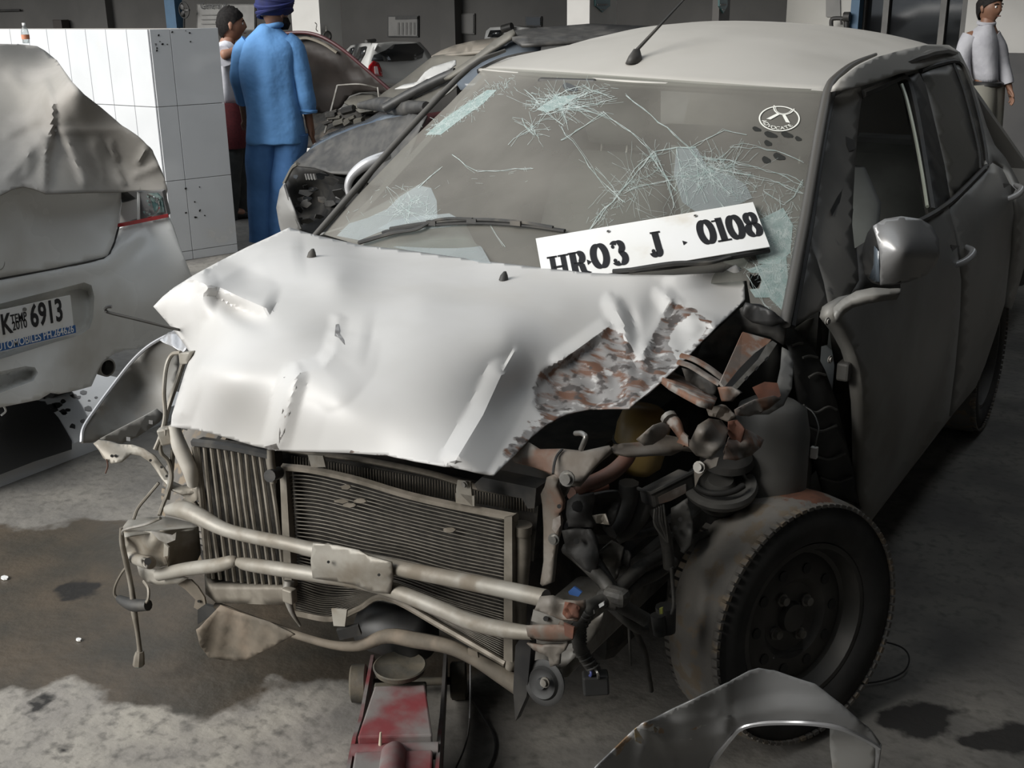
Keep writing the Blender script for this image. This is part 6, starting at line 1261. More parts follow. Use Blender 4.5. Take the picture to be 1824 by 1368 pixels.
# cover
CVc = [(60, 82, 'x', -2.78), (0, 76, 'x', -2.75), (-200, 85, 'x', -2.75), (100, 105, 'x', -2.66), (130, 150, 'y', .62), (180, 195, 'y', .70), (240, 240, 'y', .78), (280, 290, 'y', .84), (297, 338, 'y', .86), (215, 342, 'x', -2.06), (150, 345, 'x', -2.0), (0, 345, 'x', -1.99), (-300, 400, 'x', -2.0), (60, 220, 'x', -2.33), (140, 260, 'x', -2.17), (-200, 240, 'x', -2.35), (-480, 300, 'y', -.66), (-420, 150, 'y', -.55), (-470, 480, 'y', -.68), (210, 290, 'x', -2.12)]
CV = Depth(CVc)
def coverb(q):
    b = .03+0*q[:, 0]
    for ln, h, a, c in [([(78, 130), (88, 165), (92, 215), (82, 270), (80, 342)], .035, 10, 40), ([(80, 160), (110, 230), (140, 290), (155, 335)], .022, 26, 12), ([(0, 240), (45, 215), (78, 200)], .018, 20, 20), ([(0, 330), (40, 290), (60, 260), (82, 240)], .035, 22, 26), ([(45, 240), (52, 290), (45, 320)], .012, 12, 16),
                        ([(165, 240), (195, 285), (220, 330)], .012, 9, 18), ([(195, 245), (210, 290)], .008, 8, 10), ([(240, 300), (255, 268), (262, 262)], .012, 9, 12), ([(150, 120), (120, 165), (95, 190)], .010, 20, 20), ([(230, 320), (290, 295)], .010, 14, 10), ([(110, 230), (190, 230), (240, 235)], .006, 10, 20), ([(10, 120), (50, 170), (62, 230)], .012, 20, 16), ([(195, 250), (208, 290), (222, 336)], .012, 4, 7), ([(78, 135), (96, 180), (92, 240), (80, 290), (80, 340)], .014, 5, 9), ([(118, 250), (140, 300), (155, 332)], .010, 5, 8), ([(160, 242), (180, 290), (186, 330)], .007, 4, 7), ([(240, 312), (247, 285), (258, 266)], .010, 4, 6), ([(0, 250), (30, 232), (70, 210)], .008, 5, 8), ([(85, 235), (150, 232), (225, 228)], .005, 4, 6), ([(0, 322), (30, 296), (56, 262)], .012, 5, 8), ([(230, 318), (260, 300), (285, 292)], .008, 4, 6)]:
        b += ridge(q, ln, h, a, c)*np.clip(dpoly(q, ln)[2]/.15, 0, 1)
    return b+.003*np.sin(q[:, 0]/17+q[:, 1]/23)
cv_out = [(-420, 130), (-330, 108), (-100, 84), (0, 78), (40, 79), (66, 82), (80, 90), (102, 108), (128, 145), (150, 168), (178, 190), (212, 220), (245, 243), (268, 263), (282, 292), (292, 315), (298, 338), (296, 350), (284, 341), (250, 339), (215, 342), (150, 343), (82, 345), (60, 336), (42, 332), (20, 338), (0, 348), (-100, 384), (-330, 440), (-470, 480), (-480, 300)]
cv = panel('car_cover', cv_out, CV, M_cover, None, step=7, bump=coverb, solid=.004, auto=60); setp(cv, 'crumpled grey fabric car cover draped over the white car on the left', 'car cover')
# bottle
bc = pk((47, 77, 'x', -2.80))
btl = thing('drink_bottle', bc, 'small clear drink bottle with orange label standing above the grey car cover', 'bottle')
M_pet = glassmat('clear_plastic', (.85, .88, .88), (.7, .72, .72), .35, rough=.1)
V, F = lathe([(0, 0), (0, .014), (.04, .0155), (.055, .013), (.066, .006), (.072, .006)], bc, (0, 0, 1), 18); obj('bottle_body', V, F, M_pet, btl)
V, F = lathe([(.016, .0157), (.034, .0162)], bc, (0, 0, 1), 18); obj('bottle_label', V, F, mat('orange_label', (.55, .22, .12), rough=.5), btl)
V, F = lathe([(.070, .0068), (.080, .0068), (.080, 0)], bc, (0, 0, 1), 14); obj('bottle_cap', V, F, M_white, btl)

# ================================================================ CARS BEHIND
M_dusty = mat('dusty_black_paint', (.034, .033, .032), (.055, .053, .049), rough=.55, scale=18, detail=8, dust=(.085, .08, .073), dlo=.52, dhi=.75, dscale=6)
M_dust2 = mat('dusty_grey_paint', (.125, .117, .098), (.10, .094, .08), rough=.6, scale=5)
M_maroon = mat('maroon_paint', (.07, .018, .02), (.05, .014, .016), rough=.4, scale=5)
M_brownu = mat('dark_bonnet_underside', (.016, .012, .010), (.024, .018, .015), rough=.6, scale=6)
M_bluegl = mat('hazy_blue_glass', (.085, .10, .12), (.065, .075, .085), rough=.15, scale=4)
da = thing('black_saloon_wreck', (-1.9, 3.9, 0), 'dusty black wrecked saloon with empty headlamp corner, behind the silver hatchback', 'car')
FAc = Depth([(523, 290, 'y', 3.12), (560, 297, 'y', 3.02), (622, 311, 'y', 3.0), (683, 282, 'y', 3.0), (735, 203, 'y', 3.12), (745, 207, 'y', 3.08), (600, 240, 'y', 3.22), (545, 271, 'y', 3.22), (640, 225, 'y', 3.2)])
panel('front_wing', [(523, 290), (545, 271), (570, 257), (600, 241), (640, 225), (690, 211), (735, 203), (760, 206), (745, 235), (720, 300), (700, 330), (660, 330), (640, 312), (625, 311), (590, 308), (560, 298), (530, 295)], FAc, M_dusty, da, step=10, solid=.01)
panel('bonnet', [(548, 269), (560, 255), (580, 240), (620, 224), (650, 215), (690, 190), (742, 188), (745, 203), (735, 203), (690, 211), (640, 225), (600, 241)], Depth([(548, 269, 'y', 3.5), (620, 224, 'y', 3.7), (742, 195, 'y', 3.5), (690, 211, 'y', 3.22)]), M_bluegl, da, step=12, solid=.01)
panel('lamp_cavity', [(504, 332), (512, 310), (523, 292), (560, 299), (622, 312), (650, 305), (655, 340), (640, 420), (590, 430), (560, 428), (535, 410), (520, 375)], Depth([Y(504, 332, 3.3), Y(640, 320, 3.1), Y(560, 420, 3.2), Y(560, 350, 3.5)]), M_black, da, step=12, bump=lambda q: .08*np.sin(q[:, 0]/17)*np.sin(q[:, 1]/21), solid=.01)
for k in range(26):
    x, y = random.uniform(525, 612), random.uniform(305, 400); r = random.uniform(4, 13); dy = 3.12+random.uniform(-.05, .05)
    plate('lamp_shard', [(x+r*math.cos(a)*random.uniform(.5, 1.4), y+r*.7*math.sin(a)*random.uniform(.5, 1.3)) for a in np.linspace(0, 5.2, 5)], Depth([Y(x-9, y, dy+random.uniform(-.06, .06)), Y(x+9, y, dy+random.uniform(-.06, .06)), Y(x, y+9, dy)]), [M_glassdark, M_black, M_black, M_grime][k % 4], da, solid=.004)
for x in (545, 550, 555, 560): tube('reflector_rib', [Y(x, 309, 3.03), Y(x+3, 320, 3.03)], .009, M_chrome, da, n=5, sm=1)
panel('bumper_corner', [(498, 338), (506, 326), (512, 345), (522, 372), (534, 404), (536, 430), (505, 432), (497, 400), (492, 370)], Depth([Y(498, 338, 3.15), Y(534, 404, 2.98), Y(495, 400, 3.2), Y(510, 380, 3.0)]), mat('dusty_bumper', (.24, .235, .225), rough=.6), da, step=9, solid=.01)
tube('lamp_edge', [Y(506, 327, 3.12), Y(520, 300, 3.12), Y(530, 292, 3.08)], .012, M_dust2, da, n=6)
tube('lamp_edge', [Y(508, 330, 3.06), Y(516, 356, 3.0), Y(527, 386, 2.97), Y(536, 408, 2.96)], .010, M_dusty, da, n=6)
tube('windscreen_pillar', [Y(686, 193, 3.25), Y(730, 168, 3.28), Y(780, 143, 3.3), Y(812, 130, 3.32)], .03, M_black, da, n=8)
tube('scuttle', [Y(640, 188, 3.6), Y(680, 186, 3.5), Y(720, 193, 3.3), Y(760, 190, 3.15)], [.02, .045, .05, .03], M_dusty, da, n=8)
panel('windscreen', [(690, 192), (735, 168), (790, 143), (830, 138), (800, 165), (745, 200)], Depth([Y(690, 192, 3.3), Y(800, 140, 3.35), Y(745, 200, 3.2)]), M_glassdust, da, step=14, solid=.006)
panel('side_glass', [(802, 132), (850, 102), (905, 65), (925, 68), (965, 72), (960, 110), (900, 150), (820, 160)], Depth([Y(802, 132, 3.25), Y(905, 62, 3.4), Y(960, 72, 3.4), Y(860, 125, 3.25)]), M_bluegl, da, step=14, solid=.006)
panel('roof_pillar', [(790, 140), (815, 120), (850, 96), (880, 72), (905, 56), (914, 52), (917, 58), (908, 68), (870, 92), (830, 120), (800, 138)], Depth([Y(790, 140, 3.2), Y(914, 53, 3.35), Y(850, 100, 3.28), Y(870, 92, 3.28)]), M_dust2, da, step=10, solid=.02)
panel('roof', [(908, 56), (930, 52), (1000, 46), (1050, 42), (1100, 44), (1180, 47), (1180, 62), (1000, 74), (930, 78), (912, 66)], Depth([Y(908, 58, 3.45), Y(1100, 44, 3.9), Y(1180, 50, 3.8), Y(1000, 74, 3.25)]), M_dusty, da, step=14, solid=.02)
V, F = loft([((-3.30, 3.95, .45), (0, .60, 0), (0, 0, .20)), ((-3.0, 3.95, .50), (0, .72, 0), (0, 0, .27)), ((-2.3, 3.95, .56), (0, .74, 0), (0, 0, .36)), ((.3, 3.95, .58), (0, .74, 0), (0, 0, .36)), ((.7, 3.95, .55), (0, .6, 0), (0, 0, .28))], 24); obj('body_shell', V, F, M_dusty, da)
V, F = loft([((-2.2, 3.95, .85), (0, .62, 0), (0, 0, .2)), ((-1.6, 3.95, 1.0), (0, .56, 0), (0, 0, .40)), ((-.4, 3.95, 1.0), (0, .56, 0), (0, 0, .40)), ((.3, 3.95, .9), (0, .55, 0), (0, 0, .2))], 24); obj('cabin', V, F, M_dusty, da)
for x, y in ((-2.6, 3.32), (-2.6, 4.55), (0, 3.32), (0, 4.55)):
    V, F = lathe([(-.08, 0), (-.08, .24), (-.05, .30), (.05, .30), (.08, .24), (.08, 0)], (x, y, .30), (0, 1, 0), 24); obj('tyre', V, F, M_rubber2, da, auto=40)
# loose cloth on it
ab = panel('crumpled_cloth', [(703, 158), (720, 150), (742, 146), (757, 128), (770, 119), (790, 113), (812, 106), (812, 115), (796, 127), (778, 138), (760, 140), (742, 152), (722, 157)], Depth([Y(703, 158, 3.42), Y(722, 157, 3.36), Y(778, 138, 3.36), Y(757, 128, 3.62), Y(812, 106, 3.75), Y(812, 115, 3.62)]), mat('grey_white_cloth', (.40, .395, .38), rough=.9), None, step=6, solid=.005, bump=lambda q: .03*np.sin(q[:, 0]/7+q[:, 1]/4)); setp(ab, 'crumpled off-white cloth lying at the foot of the black wreck\'s windscreen', 'cloth')

# maroon car facing the same way, bonnet propped open, windscreen and roof grey with dust
dm = thing('maroon_car', (-3.6, 5.7, 0), 'maroon car with its bonnet propped open and dust-grey windscreen, beside the man in blue', 'car')
panel('windscreen', [(640, 200), (683, 165), (720, 140), (748, 118), (772, 99), (830, 92), (885, 86), (905, 86), (820, 150), (700, 205)], Depth([Y(683, 165, 5.0), Y(772, 99, 5.1), Y(885, 86, 5.0), Y(700, 200, 4.8)]), M_dust2, dm, step=14, solid=.01)
panel('roof', [(768, 100), (785, 90), (810, 80), (850, 71), (890, 66), (940, 64), (960, 80), (890, 88), (830, 94)], Depth([Y(768, 100, 5.12), Y(850, 71, 5.6), Y(940, 64, 5.7), Y(890, 88, 5.0)]), mat('dusty_brown_roof', (.20, .175, .145), (.17, .155, .13), rough=.6), dm, step=12, solid=.02)
panel('scuttle', [(613, 182), (625, 172), (645, 166), (665, 168), (690, 178), (700, 190), (640, 200), (627, 190)], Depth([Y(613, 182, 5.0), Y(665, 168, 5.2), Y(700, 190, 4.9)]), M_dust2, dm, step=10, solid=.01)
BO = Depth([Y(520, 60, 5.0), Y(700, 168, 5.2), Y(535, 190, 5.1), Y(620, 100, 5.1)])
panel('open_bonnet', [(500, 62), (530, 58), (555, 60), (580, 69), (610, 88), (645, 117), (675, 143), (702, 166), (694, 174), (668, 163), (640, 165), (620, 172), (606, 192), (590, 203), (560, 200), (535, 192), (510, 185), (500, 150)], BO, M_brownu, dm, step=11, solid=.02, bump=lambda q: .035*np.clip(1-dpoly(q, [(540, 90), (590, 110), (640, 150)])[0]/14, 0, 1)-.03*gauss(q, 585, 150, 26, 22, 1)-.03*gauss(q, 625, 130, 18, 12, 1, .7))
tube('bonnet_edge', [lift([p], BO(np.array([p], float))-.02)[0] for p in ((505, 60), (530, 58), (555, 60), (580, 69), (610, 88), (645, 117), (675, 143), (701, 166))], .014, M_maroon, dm, n=8)
tube('bonnet_liner_edge', [lift([p], BO(np.array([p], float))-.03)[0] for p in ((520, 74), (545, 68), (575, 78), (600, 94))], .012, mat('dusty_edge', (.16, .14, .11)), dm, n=6)
tube('prop_rod', [Y(601, 152, 5.0), Y(590, 195, 4.9), Y(578, 238, 4.8)], .008, M_steel, dm, n=6); tube('prop_rod', [Y(673, 156, 5.1), Y(677, 195, 5.0)], .007, M_steel, dm, n=6)
tube('prop_rod', [Y(601, 152, 5.0), Y(640, 150, 5.0), Y(672, 157, 5.1)], .006, M_steel, dm, n=6)
panel('engine_bay', [(540, 200), (600, 196), (640, 186), (700, 192), (690, 210), (640, 226), (580, 242), (560, 262), (540, 262)], Depth([Y(540, 230, 4.95), Y(700, 195, 4.95), Y(620, 225, 4.85)]), M_grime, dm, step=10, bump=lambda q: .04*np.sin(q[:, 0]/9)*np.sin(q[:, 1]/7), solid=.01)
for k in range(14):
    x, y = random.uniform(565, 690), random.uniform(196, 222); tube('engine_part', [Y(x, y, 4.82), Y(x+random.uniform(8, 26), y-random.uniform(2, 10), 4.82)], random.uniform(.012, .03), random.choice([M_maroon, M_grime, M_dust2, M_black]), dm, n=6, sm=1)
V, F = loft([((-4.75, 5.65, .45), (0, .5, 0), (0, 0, .2)), ((-4.5, 5.65, .48), (0, .68, 0), (0, 0, .24)), ((-3.6, 5.65, .52), (0, .70, 0), (0, 0, .34)), ((-.6, 5.65, .55), (0, .70, 0), (0, 0, .36))], 22); obj('body_shell', V, F, M_maroon, dm)
wr = thing('parked_maroon_car', (-5.6, 5.2, 0), 'dark maroon car front with a small number plate, glimpsed between the two men', 'car')
panel('front_bumper', [(418, 300), (448, 300), (450, 440), (408, 445), (404, 400), (416, 350)], Depth([Y(418, 300, 5.1), Y(448, 300, 5.0), Y(410, 440, 5.0)]), M_maroon, wr, step=14, solid=.02)
plate('registration_plate', [(431, 354), (447, 356), (447, 383), (433, 380)], YP(4.92), M_white, wr, solid=.004)
wf = panel('white_body_panel', [(546, 190), (584, 190), (592, 196), (601, 206), (601, 362), (546, 372)], Depth([Y(546, 190, 6.62), Y(601, 206, 6.5), Y(560, 360, 6.55)]), M_wallw, None, step=12, solid=.01); setp(wf, 'plain white body panel standing behind the open engine bay next to the man in blue', 'body panel')

# white hatchback far behind
dh = thing('white_hatchback', (-8.2, 8.6, 0), 'white hatchback with a red tail lamp parked behind the bonnets', 'car')
WH = Depth([Y(655, 140, 7.9), Y(770, 110, 9.2), Y(745, 74, 9.2), Y(650, 78, 8.1)])
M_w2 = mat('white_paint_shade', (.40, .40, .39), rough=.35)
panel('rear_body', [(655, 150), (656, 118), (665, 85), (672, 77), (700, 74), (748, 75), (762, 90), (772, 106), (760, 150)], WH, M_w2, dh, step=16, solid=.02)
panel('side_body', [(608, 110), (614, 92), (625, 81), (645, 77), (672, 77), (665, 90), (656, 120), (655, 150), (630, 140)], Depth([Y(608, 110, 10.5), Y(672, 77, 8.2), Y(655, 150, 7.9), Y(630, 90, 9.4)]), M_w2, dh, step=14, solid=.02)
panel('rear_glass', [(662, 108), (671, 84), (678, 80), (742, 77), (754, 88), (764, 100), (735, 107), (700, 109)], Depth([lift([p], WH(np.array([p], float))-.02)[0] for p in ((662, 108), (742, 77), (735, 107))]), M_glassdark, dh, solid=.006)
for pl in ([(632, 104), (640, 84), (652, 82), (648, 96), (640, 112)], [(615, 100), (624, 86), (630, 84), (624, 104)]): panel('side_glass', pl, Depth([Y(608, 110, 10.4), Y(672, 77, 8.1), Y(655, 150, 7.8), Y(630, 90, 9.3)]), M_glassdark, dh, solid=.006)
panel('tail_lamp', [(655, 130), (658, 116), (665, 108), (675, 112), (680, 124), (682, 136), (668, 134)], Depth([lift([p], WH(np.array([p], float))-.05)[0] for p in ((655, 130), (675, 112), (682, 136))]), M_red, dh, step=6, solid=.01)
plate('lamp_clear', [(667, 118), (672, 118), (675, 132), (668, 131)], Depth([lift([p], WH(np.array([p], float))-.07)[0] for p in ((655, 130), (675, 112), (682, 136))]), mat('pale_lens', (.6, .5, .5), rough=.2), dh)
tube('roof_aerial_fin', [Y(652, 74, 8.4), Y(668, 72, 8.6)], .02, M_black, dh, n=6, sm=1)
V, F = loft([((-7.6, 9.3, .55), (0, .95, 0), (0, 0, .4)), ((-9.0, 9.6, .6), (0, .95, 0), (0, 0, .42)), ((-10.5, 9.9, .5), (0, .9, 0), (0, 0, .3))], 20); obj('body_shell', V, F, M_w2, dh)
df = thing('white_van', (-7.5, 11.0, 0), 'far white vehicle with dark rear window, just above the dusty roof', 'car')
panel('rear_body', [(862, 72), (866, 55), (873, 49), (905, 47), (935, 50), (935, 72)], YP(10.9), M_w2, df, step=14, solid=.3)
panel('rear_glass', [(868, 66), (873, 54), (893, 53), (892, 66)], YP(10.85), M_glassdark, df, solid=.01)
V, F = loft([(pk(Y(862, 66, 11.0))*[1, 1, 0]+[.0, .3, .65], (0, .6, 0), (0, 0, .4)), (pk(Y(900, 66, 11.3))*[1, 1, 0]+[0, .3, .65], (0, .75, 0), (0, 0, .45)), (pk(Y(1000, 66, 11.3))*[1, 1, 0]+[0, .3, .65], (0, .75, 0), (0, 0, .45))], 20); obj('body_shell', V, F, M_w2, df)
tube('spare_wheel', [Y(895, 52, 10.8), Y(912, 47, 10.8)], .05, M_black, df, n=10, sm=1)

# ================================================================ WALL FITTINGS
def board(name, x0, y0, x1, y1, y, mf, mp, label, cat, parts=(), grp=None):
    b = thing(name, pk(Y((x0+x1)/2, (y0+y1)/2, y)), label, cat, grp)
    plate('frame', [(x0, y0), (x1, y0), (x1, y1), (x0, y1)], YP(y), mf, b, solid=.03)
    plate('sheet', [(x0+2, y0+2), (x1-2, y0+2), (x1-2, y1-2), (x0+2, y1-2)], YP(y-.012), mp, b, solid=.004)
    return b
M_paper = mat('grey_paper', (.23, .225, .215), (.20, .197, .19), rough=.8)
M_paperd = mat('dim_paper', (.15, .146, .14), rough=.8)
yb = YB-.03
nb = board('notice_board', 690, 28, 745, 66, yb, M_black, M_paper, 'framed notice board on the dark wall above the white hatchback', 'board')
plate('heading_strip', [(704, 30), (743, 29), (743, 34), (704, 35)], YP(yb-.02), M_black, nb)
for k in range(5): plate('text_line', [(708+k*7, 40), (711+k*7, 40), (711+k*7, 62), (708+k*7, 62)], YP(yb-.02), M_paperd, nb, solid=.002)
nb2 = board('notice_sheet', 797, 24, 845, 61, yb, M_trim, M_paperd, 'faint grey notice sheet on the dark wall right of the pilaster', 'board')
nb3 = board('dark_picture', 935, 29, 964, 47, yb, M_black, M_glassdark, 'small dark framed picture on the wall above the black wreck', 'picture')
nb4 = board('wall_chart', 350, 7, 455, 55, 10.2, M_trim, M_paper, 'large framed chart headed in black on the wall behind the man in maroon', 'board')
ph = pk(Y(357, 16, 10.17)); text('heading', 'General A', ph, np.array([1., 0, 0]), np.array([0, 0, 1.]), .13, M_ink, nb4, 'LEFT', 1.0)
for k in range(3): plate('text_line', [(358, 26+k*8), (385+6*k, 25.5+k*8), (385+6*k, 27+k*8), (358, 27.5+k*8)], YP(10.17), M_paperd, nb4, solid=.002)
fan = thing('wall_fan', pk(Y(328, 18, 10.1)), 'dark wall fan beside the blue post', 'fan')
tube('fan_guard', [pk(Y(328, 18, 10.05))+np.array([.10*math.cos(a), 0, .11*math.sin(a)]) for a in np.linspace(0, 6.28, 16, endpoint=False)], .01, M_black, fan, n=6, closed=True, sm=2)
for k in range(3):
    a = k*2.1; c = pk(Y(328, 18, 10.05)); V, F = loft([(c, (.02, 0, 0), (0, 0, .02)), (c+np.array([.05*math.cos(a), -.01, .05*math.sin(a)]), (.03, .01, 0), (0, .01, .03)), (c+np.array([.095*math.cos(a), 0, .095*math.sin(a)]), (.02, .01, 0), (0, 0, .02))], 8); obj('fan_blade', V, F, M_black, fan)
tube('fan_stem', [Y(328, 25, 10.08), Y(328, 50, 10.1)], .015, M_black, fan, n=6, sm=1)
eb = thing('electric_box', pk(Y(110, 52, YB-.2)), 'dark brown electric box with a cable on the left back wall', 'box')
V, F = boxg(pk(Y(110, 52, YB-.12)), .26, .18, .34); obj('box_body', V, F, mat('brown_box', (.035, .028, .024), rough=.5), eb, smooth=False, bev=.01)
tube('box_cable', [Y(97, 56, YB-.1), Y(90, 60, YB-.1), Y(88, 72, YB-.1)], .015, M_black, eb, n=6)
wl_t = tube('wall_pipe', [Y(-10, 19, YB-.05), Y(36, 18, YB-.05)], .02, M_black, None, n=6, sm=1); setp(wl_t, 'short dark pipe along the left back wall', 'pipe')
# coil of cable and hook on the pillar
hc = c1A*0+np.array([c1A[0], (c1A[1]+c1C[1])/2, 0])
def onp(px, py, k=.02): return P(px, py, 'x', c1A[0]+k)
cc = thing('cable_coil', onp(583, 64), 'small coil of black cable hanging on the white pillar', 'cable')
for k in range(4): tube('coil_turn', [onp(583+7*math.cos(a), 64+8*math.sin(a)+k*.4, .03+.015*k) for a in np.linspace(0, 6.28, 14, endpoint=False)], .009, M_black, cc, n=6, closed=True, sm=2)
tube('hook', [onp(581, 45), onp(581, 56, .04)], .006, M_zinc, cc, n=6, sm=1)
hk = tube('wall_hook', [onp(561, 40, .03), onp(564, 44, .04), onp(563, 52, .04), onp(566, 56, .04)], .006, M_zinc, None, n=6); setp(hk, 'bent wire hook on the white pillar left of the cable coil', 'hook')
# teal pennant signs on two pillars
def badge(cx, cy, xk, col):
    b = thing('pillar_sign', P(cx, cy, 'x', xk+.02), col, 'sign')
    D = Depth([(cx-10, cy, 'x', xk+.02), (cx+10, cy, 'x', xk+.02), (cx, cy+15, 'x', xk+.02)])
    w, h = (13, 21) if cx < 1200 else (7, 24)
    m1 = mat('teal_sign', (.05, .11, .11), rough=.5); plate('sign_face', [(cx-w, -22), (cx+w, -22), (cx+w, cy+h*.45), (cx+w*.5, cy+h*.7), (cx, cy+h), (cx-w*.5, cy+h*.7), (cx-w, cy+h*.45)], D, m1, b, solid=.02)
    D2 = Depth([(cx-10, cy, 'x', xk+.03), (cx+10, cy, 'x', xk+.03), (cx, cy+15, 'x', xk+.03)])
    plate('sign_border', [(cx-w*.75, 7), (cx+w*.75, 7), (cx+w*.75, 10), (cx-w*.75, 10)], D2, M_paper, b, solid=.004); plate('sign_border', [(cx-w*.3, 16), (cx+w*.3, 16), (cx+w*.3, 18), (cx-w*.3, 18)], D2, M_paper, b, solid=.004)
badge(1074, 1, c2A[0], 'teal pennant-shaped sign on the white pillar above the silver roof')
badge(1289, 0, c3A[0], 'narrow teal sign on the grey pillar right of the aerial')
# vice-like clamp and paper on the cream wall
cl = thing('bench_clamp', pk(Y(1500, 35, 10.3)), 'black bent pipe clamp against the cream wall by the blue post', 'clamp')
tube('clamp_pipe', [Y(1481, 50, 10.35), Y(1481, 36, 10.35), Y(1486, 33, 10.35), Y(1500, 33, 10.35), Y(1512, 35, 10.35)], .022, M_black, cl, n=8, sm=3)
tube('clamp_screw', [Y(1508, 22, 10.3), Y(1508, 50, 10.3)], .03, M_black, cl, n=8, sm=1); tube('clamp_screw', [Y(1498, 34, 10.3), Y(1499, 44, 10.3)], .012, M_black, cl, n=8, sm=1); tube('clamp_head', [Y(1503, 30, 10.28), Y(1514, 30, 10.28)], .05, M_black, cl, n=8, sm=1)
pp = plate('paper_sheet', [(1471, -10), (1496, -10), (1497, 31), (1471, 30)], YP(10.48), M_paper, None, solid=.004); setp(pp, 'pale paper sheet pinned to the cream wall', 'paper')

# ================================================================ PEOPLE
M_skin = mat('brown_skin', (.20, .10, .062), (.17, .085, .052), rough=.55, scale=20)
M_skin2 = mat('brown_skin_light', (.30, .155, .10), (.26, .13, .085), rough=.55, scale=20)
M_hair = mat('black_hair', (.010, .009, .009), (.018, .016, .015), rough=.75, scale=60, spec=.15)
M_bshirt = mat('blue_work_shirt', (.10, .25, .50), (.085, .22, .45), rough=.85, scale=9, bump=.018, bscale=7)
M_btrou = mat('blue_work_trousers', (.06, .16, .36), (.05, .14, .32), rough=.85, scale=9, bump=.018, bscale=7)
M_turban = mat('dark_blue_turban', (.010, .016, .10), (.007, .011, .06), rough=.8, scale=12)
M_tee = mat('white_tee', (.60, .60, .64), (.55, .55, .60), rough=.9, scale=8, bump=.012, bscale=8)
M_mar = mat('maroon_cloth', (.12, .018, .022), (.09, .014, .018), rough=.9, scale=60)
M_gtrou = mat('dark_grey_trousers', (.07, .072, .068), (.05, .052, .05), rough=.9, scale=12)
M_wshirt = mat('white_shirt', (.36, .36, .385), (.32, .32, .345), rough=.85, scale=10, bump=.012, bscale=8)
M_khaki = mat('khaki_trousers', (.17, .165, .14), rough=.9)
M_belt = mat('black_belt', (.01, .01, .01), rough=.4)
eR = np.array([_rt[0], _rt[1], 0]); eR /= np.linalg.norm(eR); eD = np.array([-eR[1], eR[0], 0])
def MP(base):
    """points on an upright plane through base that faces the viewer, off metres behind it"""
    b = np.array(base, float)
    def f(px, py, off=0.):
        d = ray(px, py); t = ((b+eD*off-CAM)@eD)/(d@eD); return CAM+d*t
    return f
def fingers(verts, edges, rad, wi, hand, along, side, curl, thumb):
    """palm and five bent fingers appended to a skin skeleton; wi = wrist vertex"""
    along = np.array(along)/np.linalg.norm(along); side = np.array(side)/np.linalg.norm(side); curl = np.array(curl)/np.linalg.norm(curl)
    w = np.array(verts[wi]); pm = w+along*.045; verts.append(pm); edges.append((wi, len(verts)-1)); rad.append((.030, .018)); pi_ = len(verts)-1
    for k, (o, L) in enumerate(((-.030, .068), (-.010, .078), (.010, .074), (.029, .058))):
        a = pm+side*o+along*.035; b = a+along*L*.5+curl*.006; c = b+along*L*.42+curl*.022
        i = len(verts); verts += [a, b, c]; rad += [.0095, .0085, .007]; edges += [(pi_, i), (i, i+1), (i+1, i+2)]
    a = w+along*.025+side*thumb*.032; b = a+along*.030+side*thumb*.016; c = b+along*.028+curl*.008
    i = len(verts); verts += [a, b, c]; rad += [.012, .010, .008]; edges += [(wi, i), (i, i+1), (i+1, i+2)]
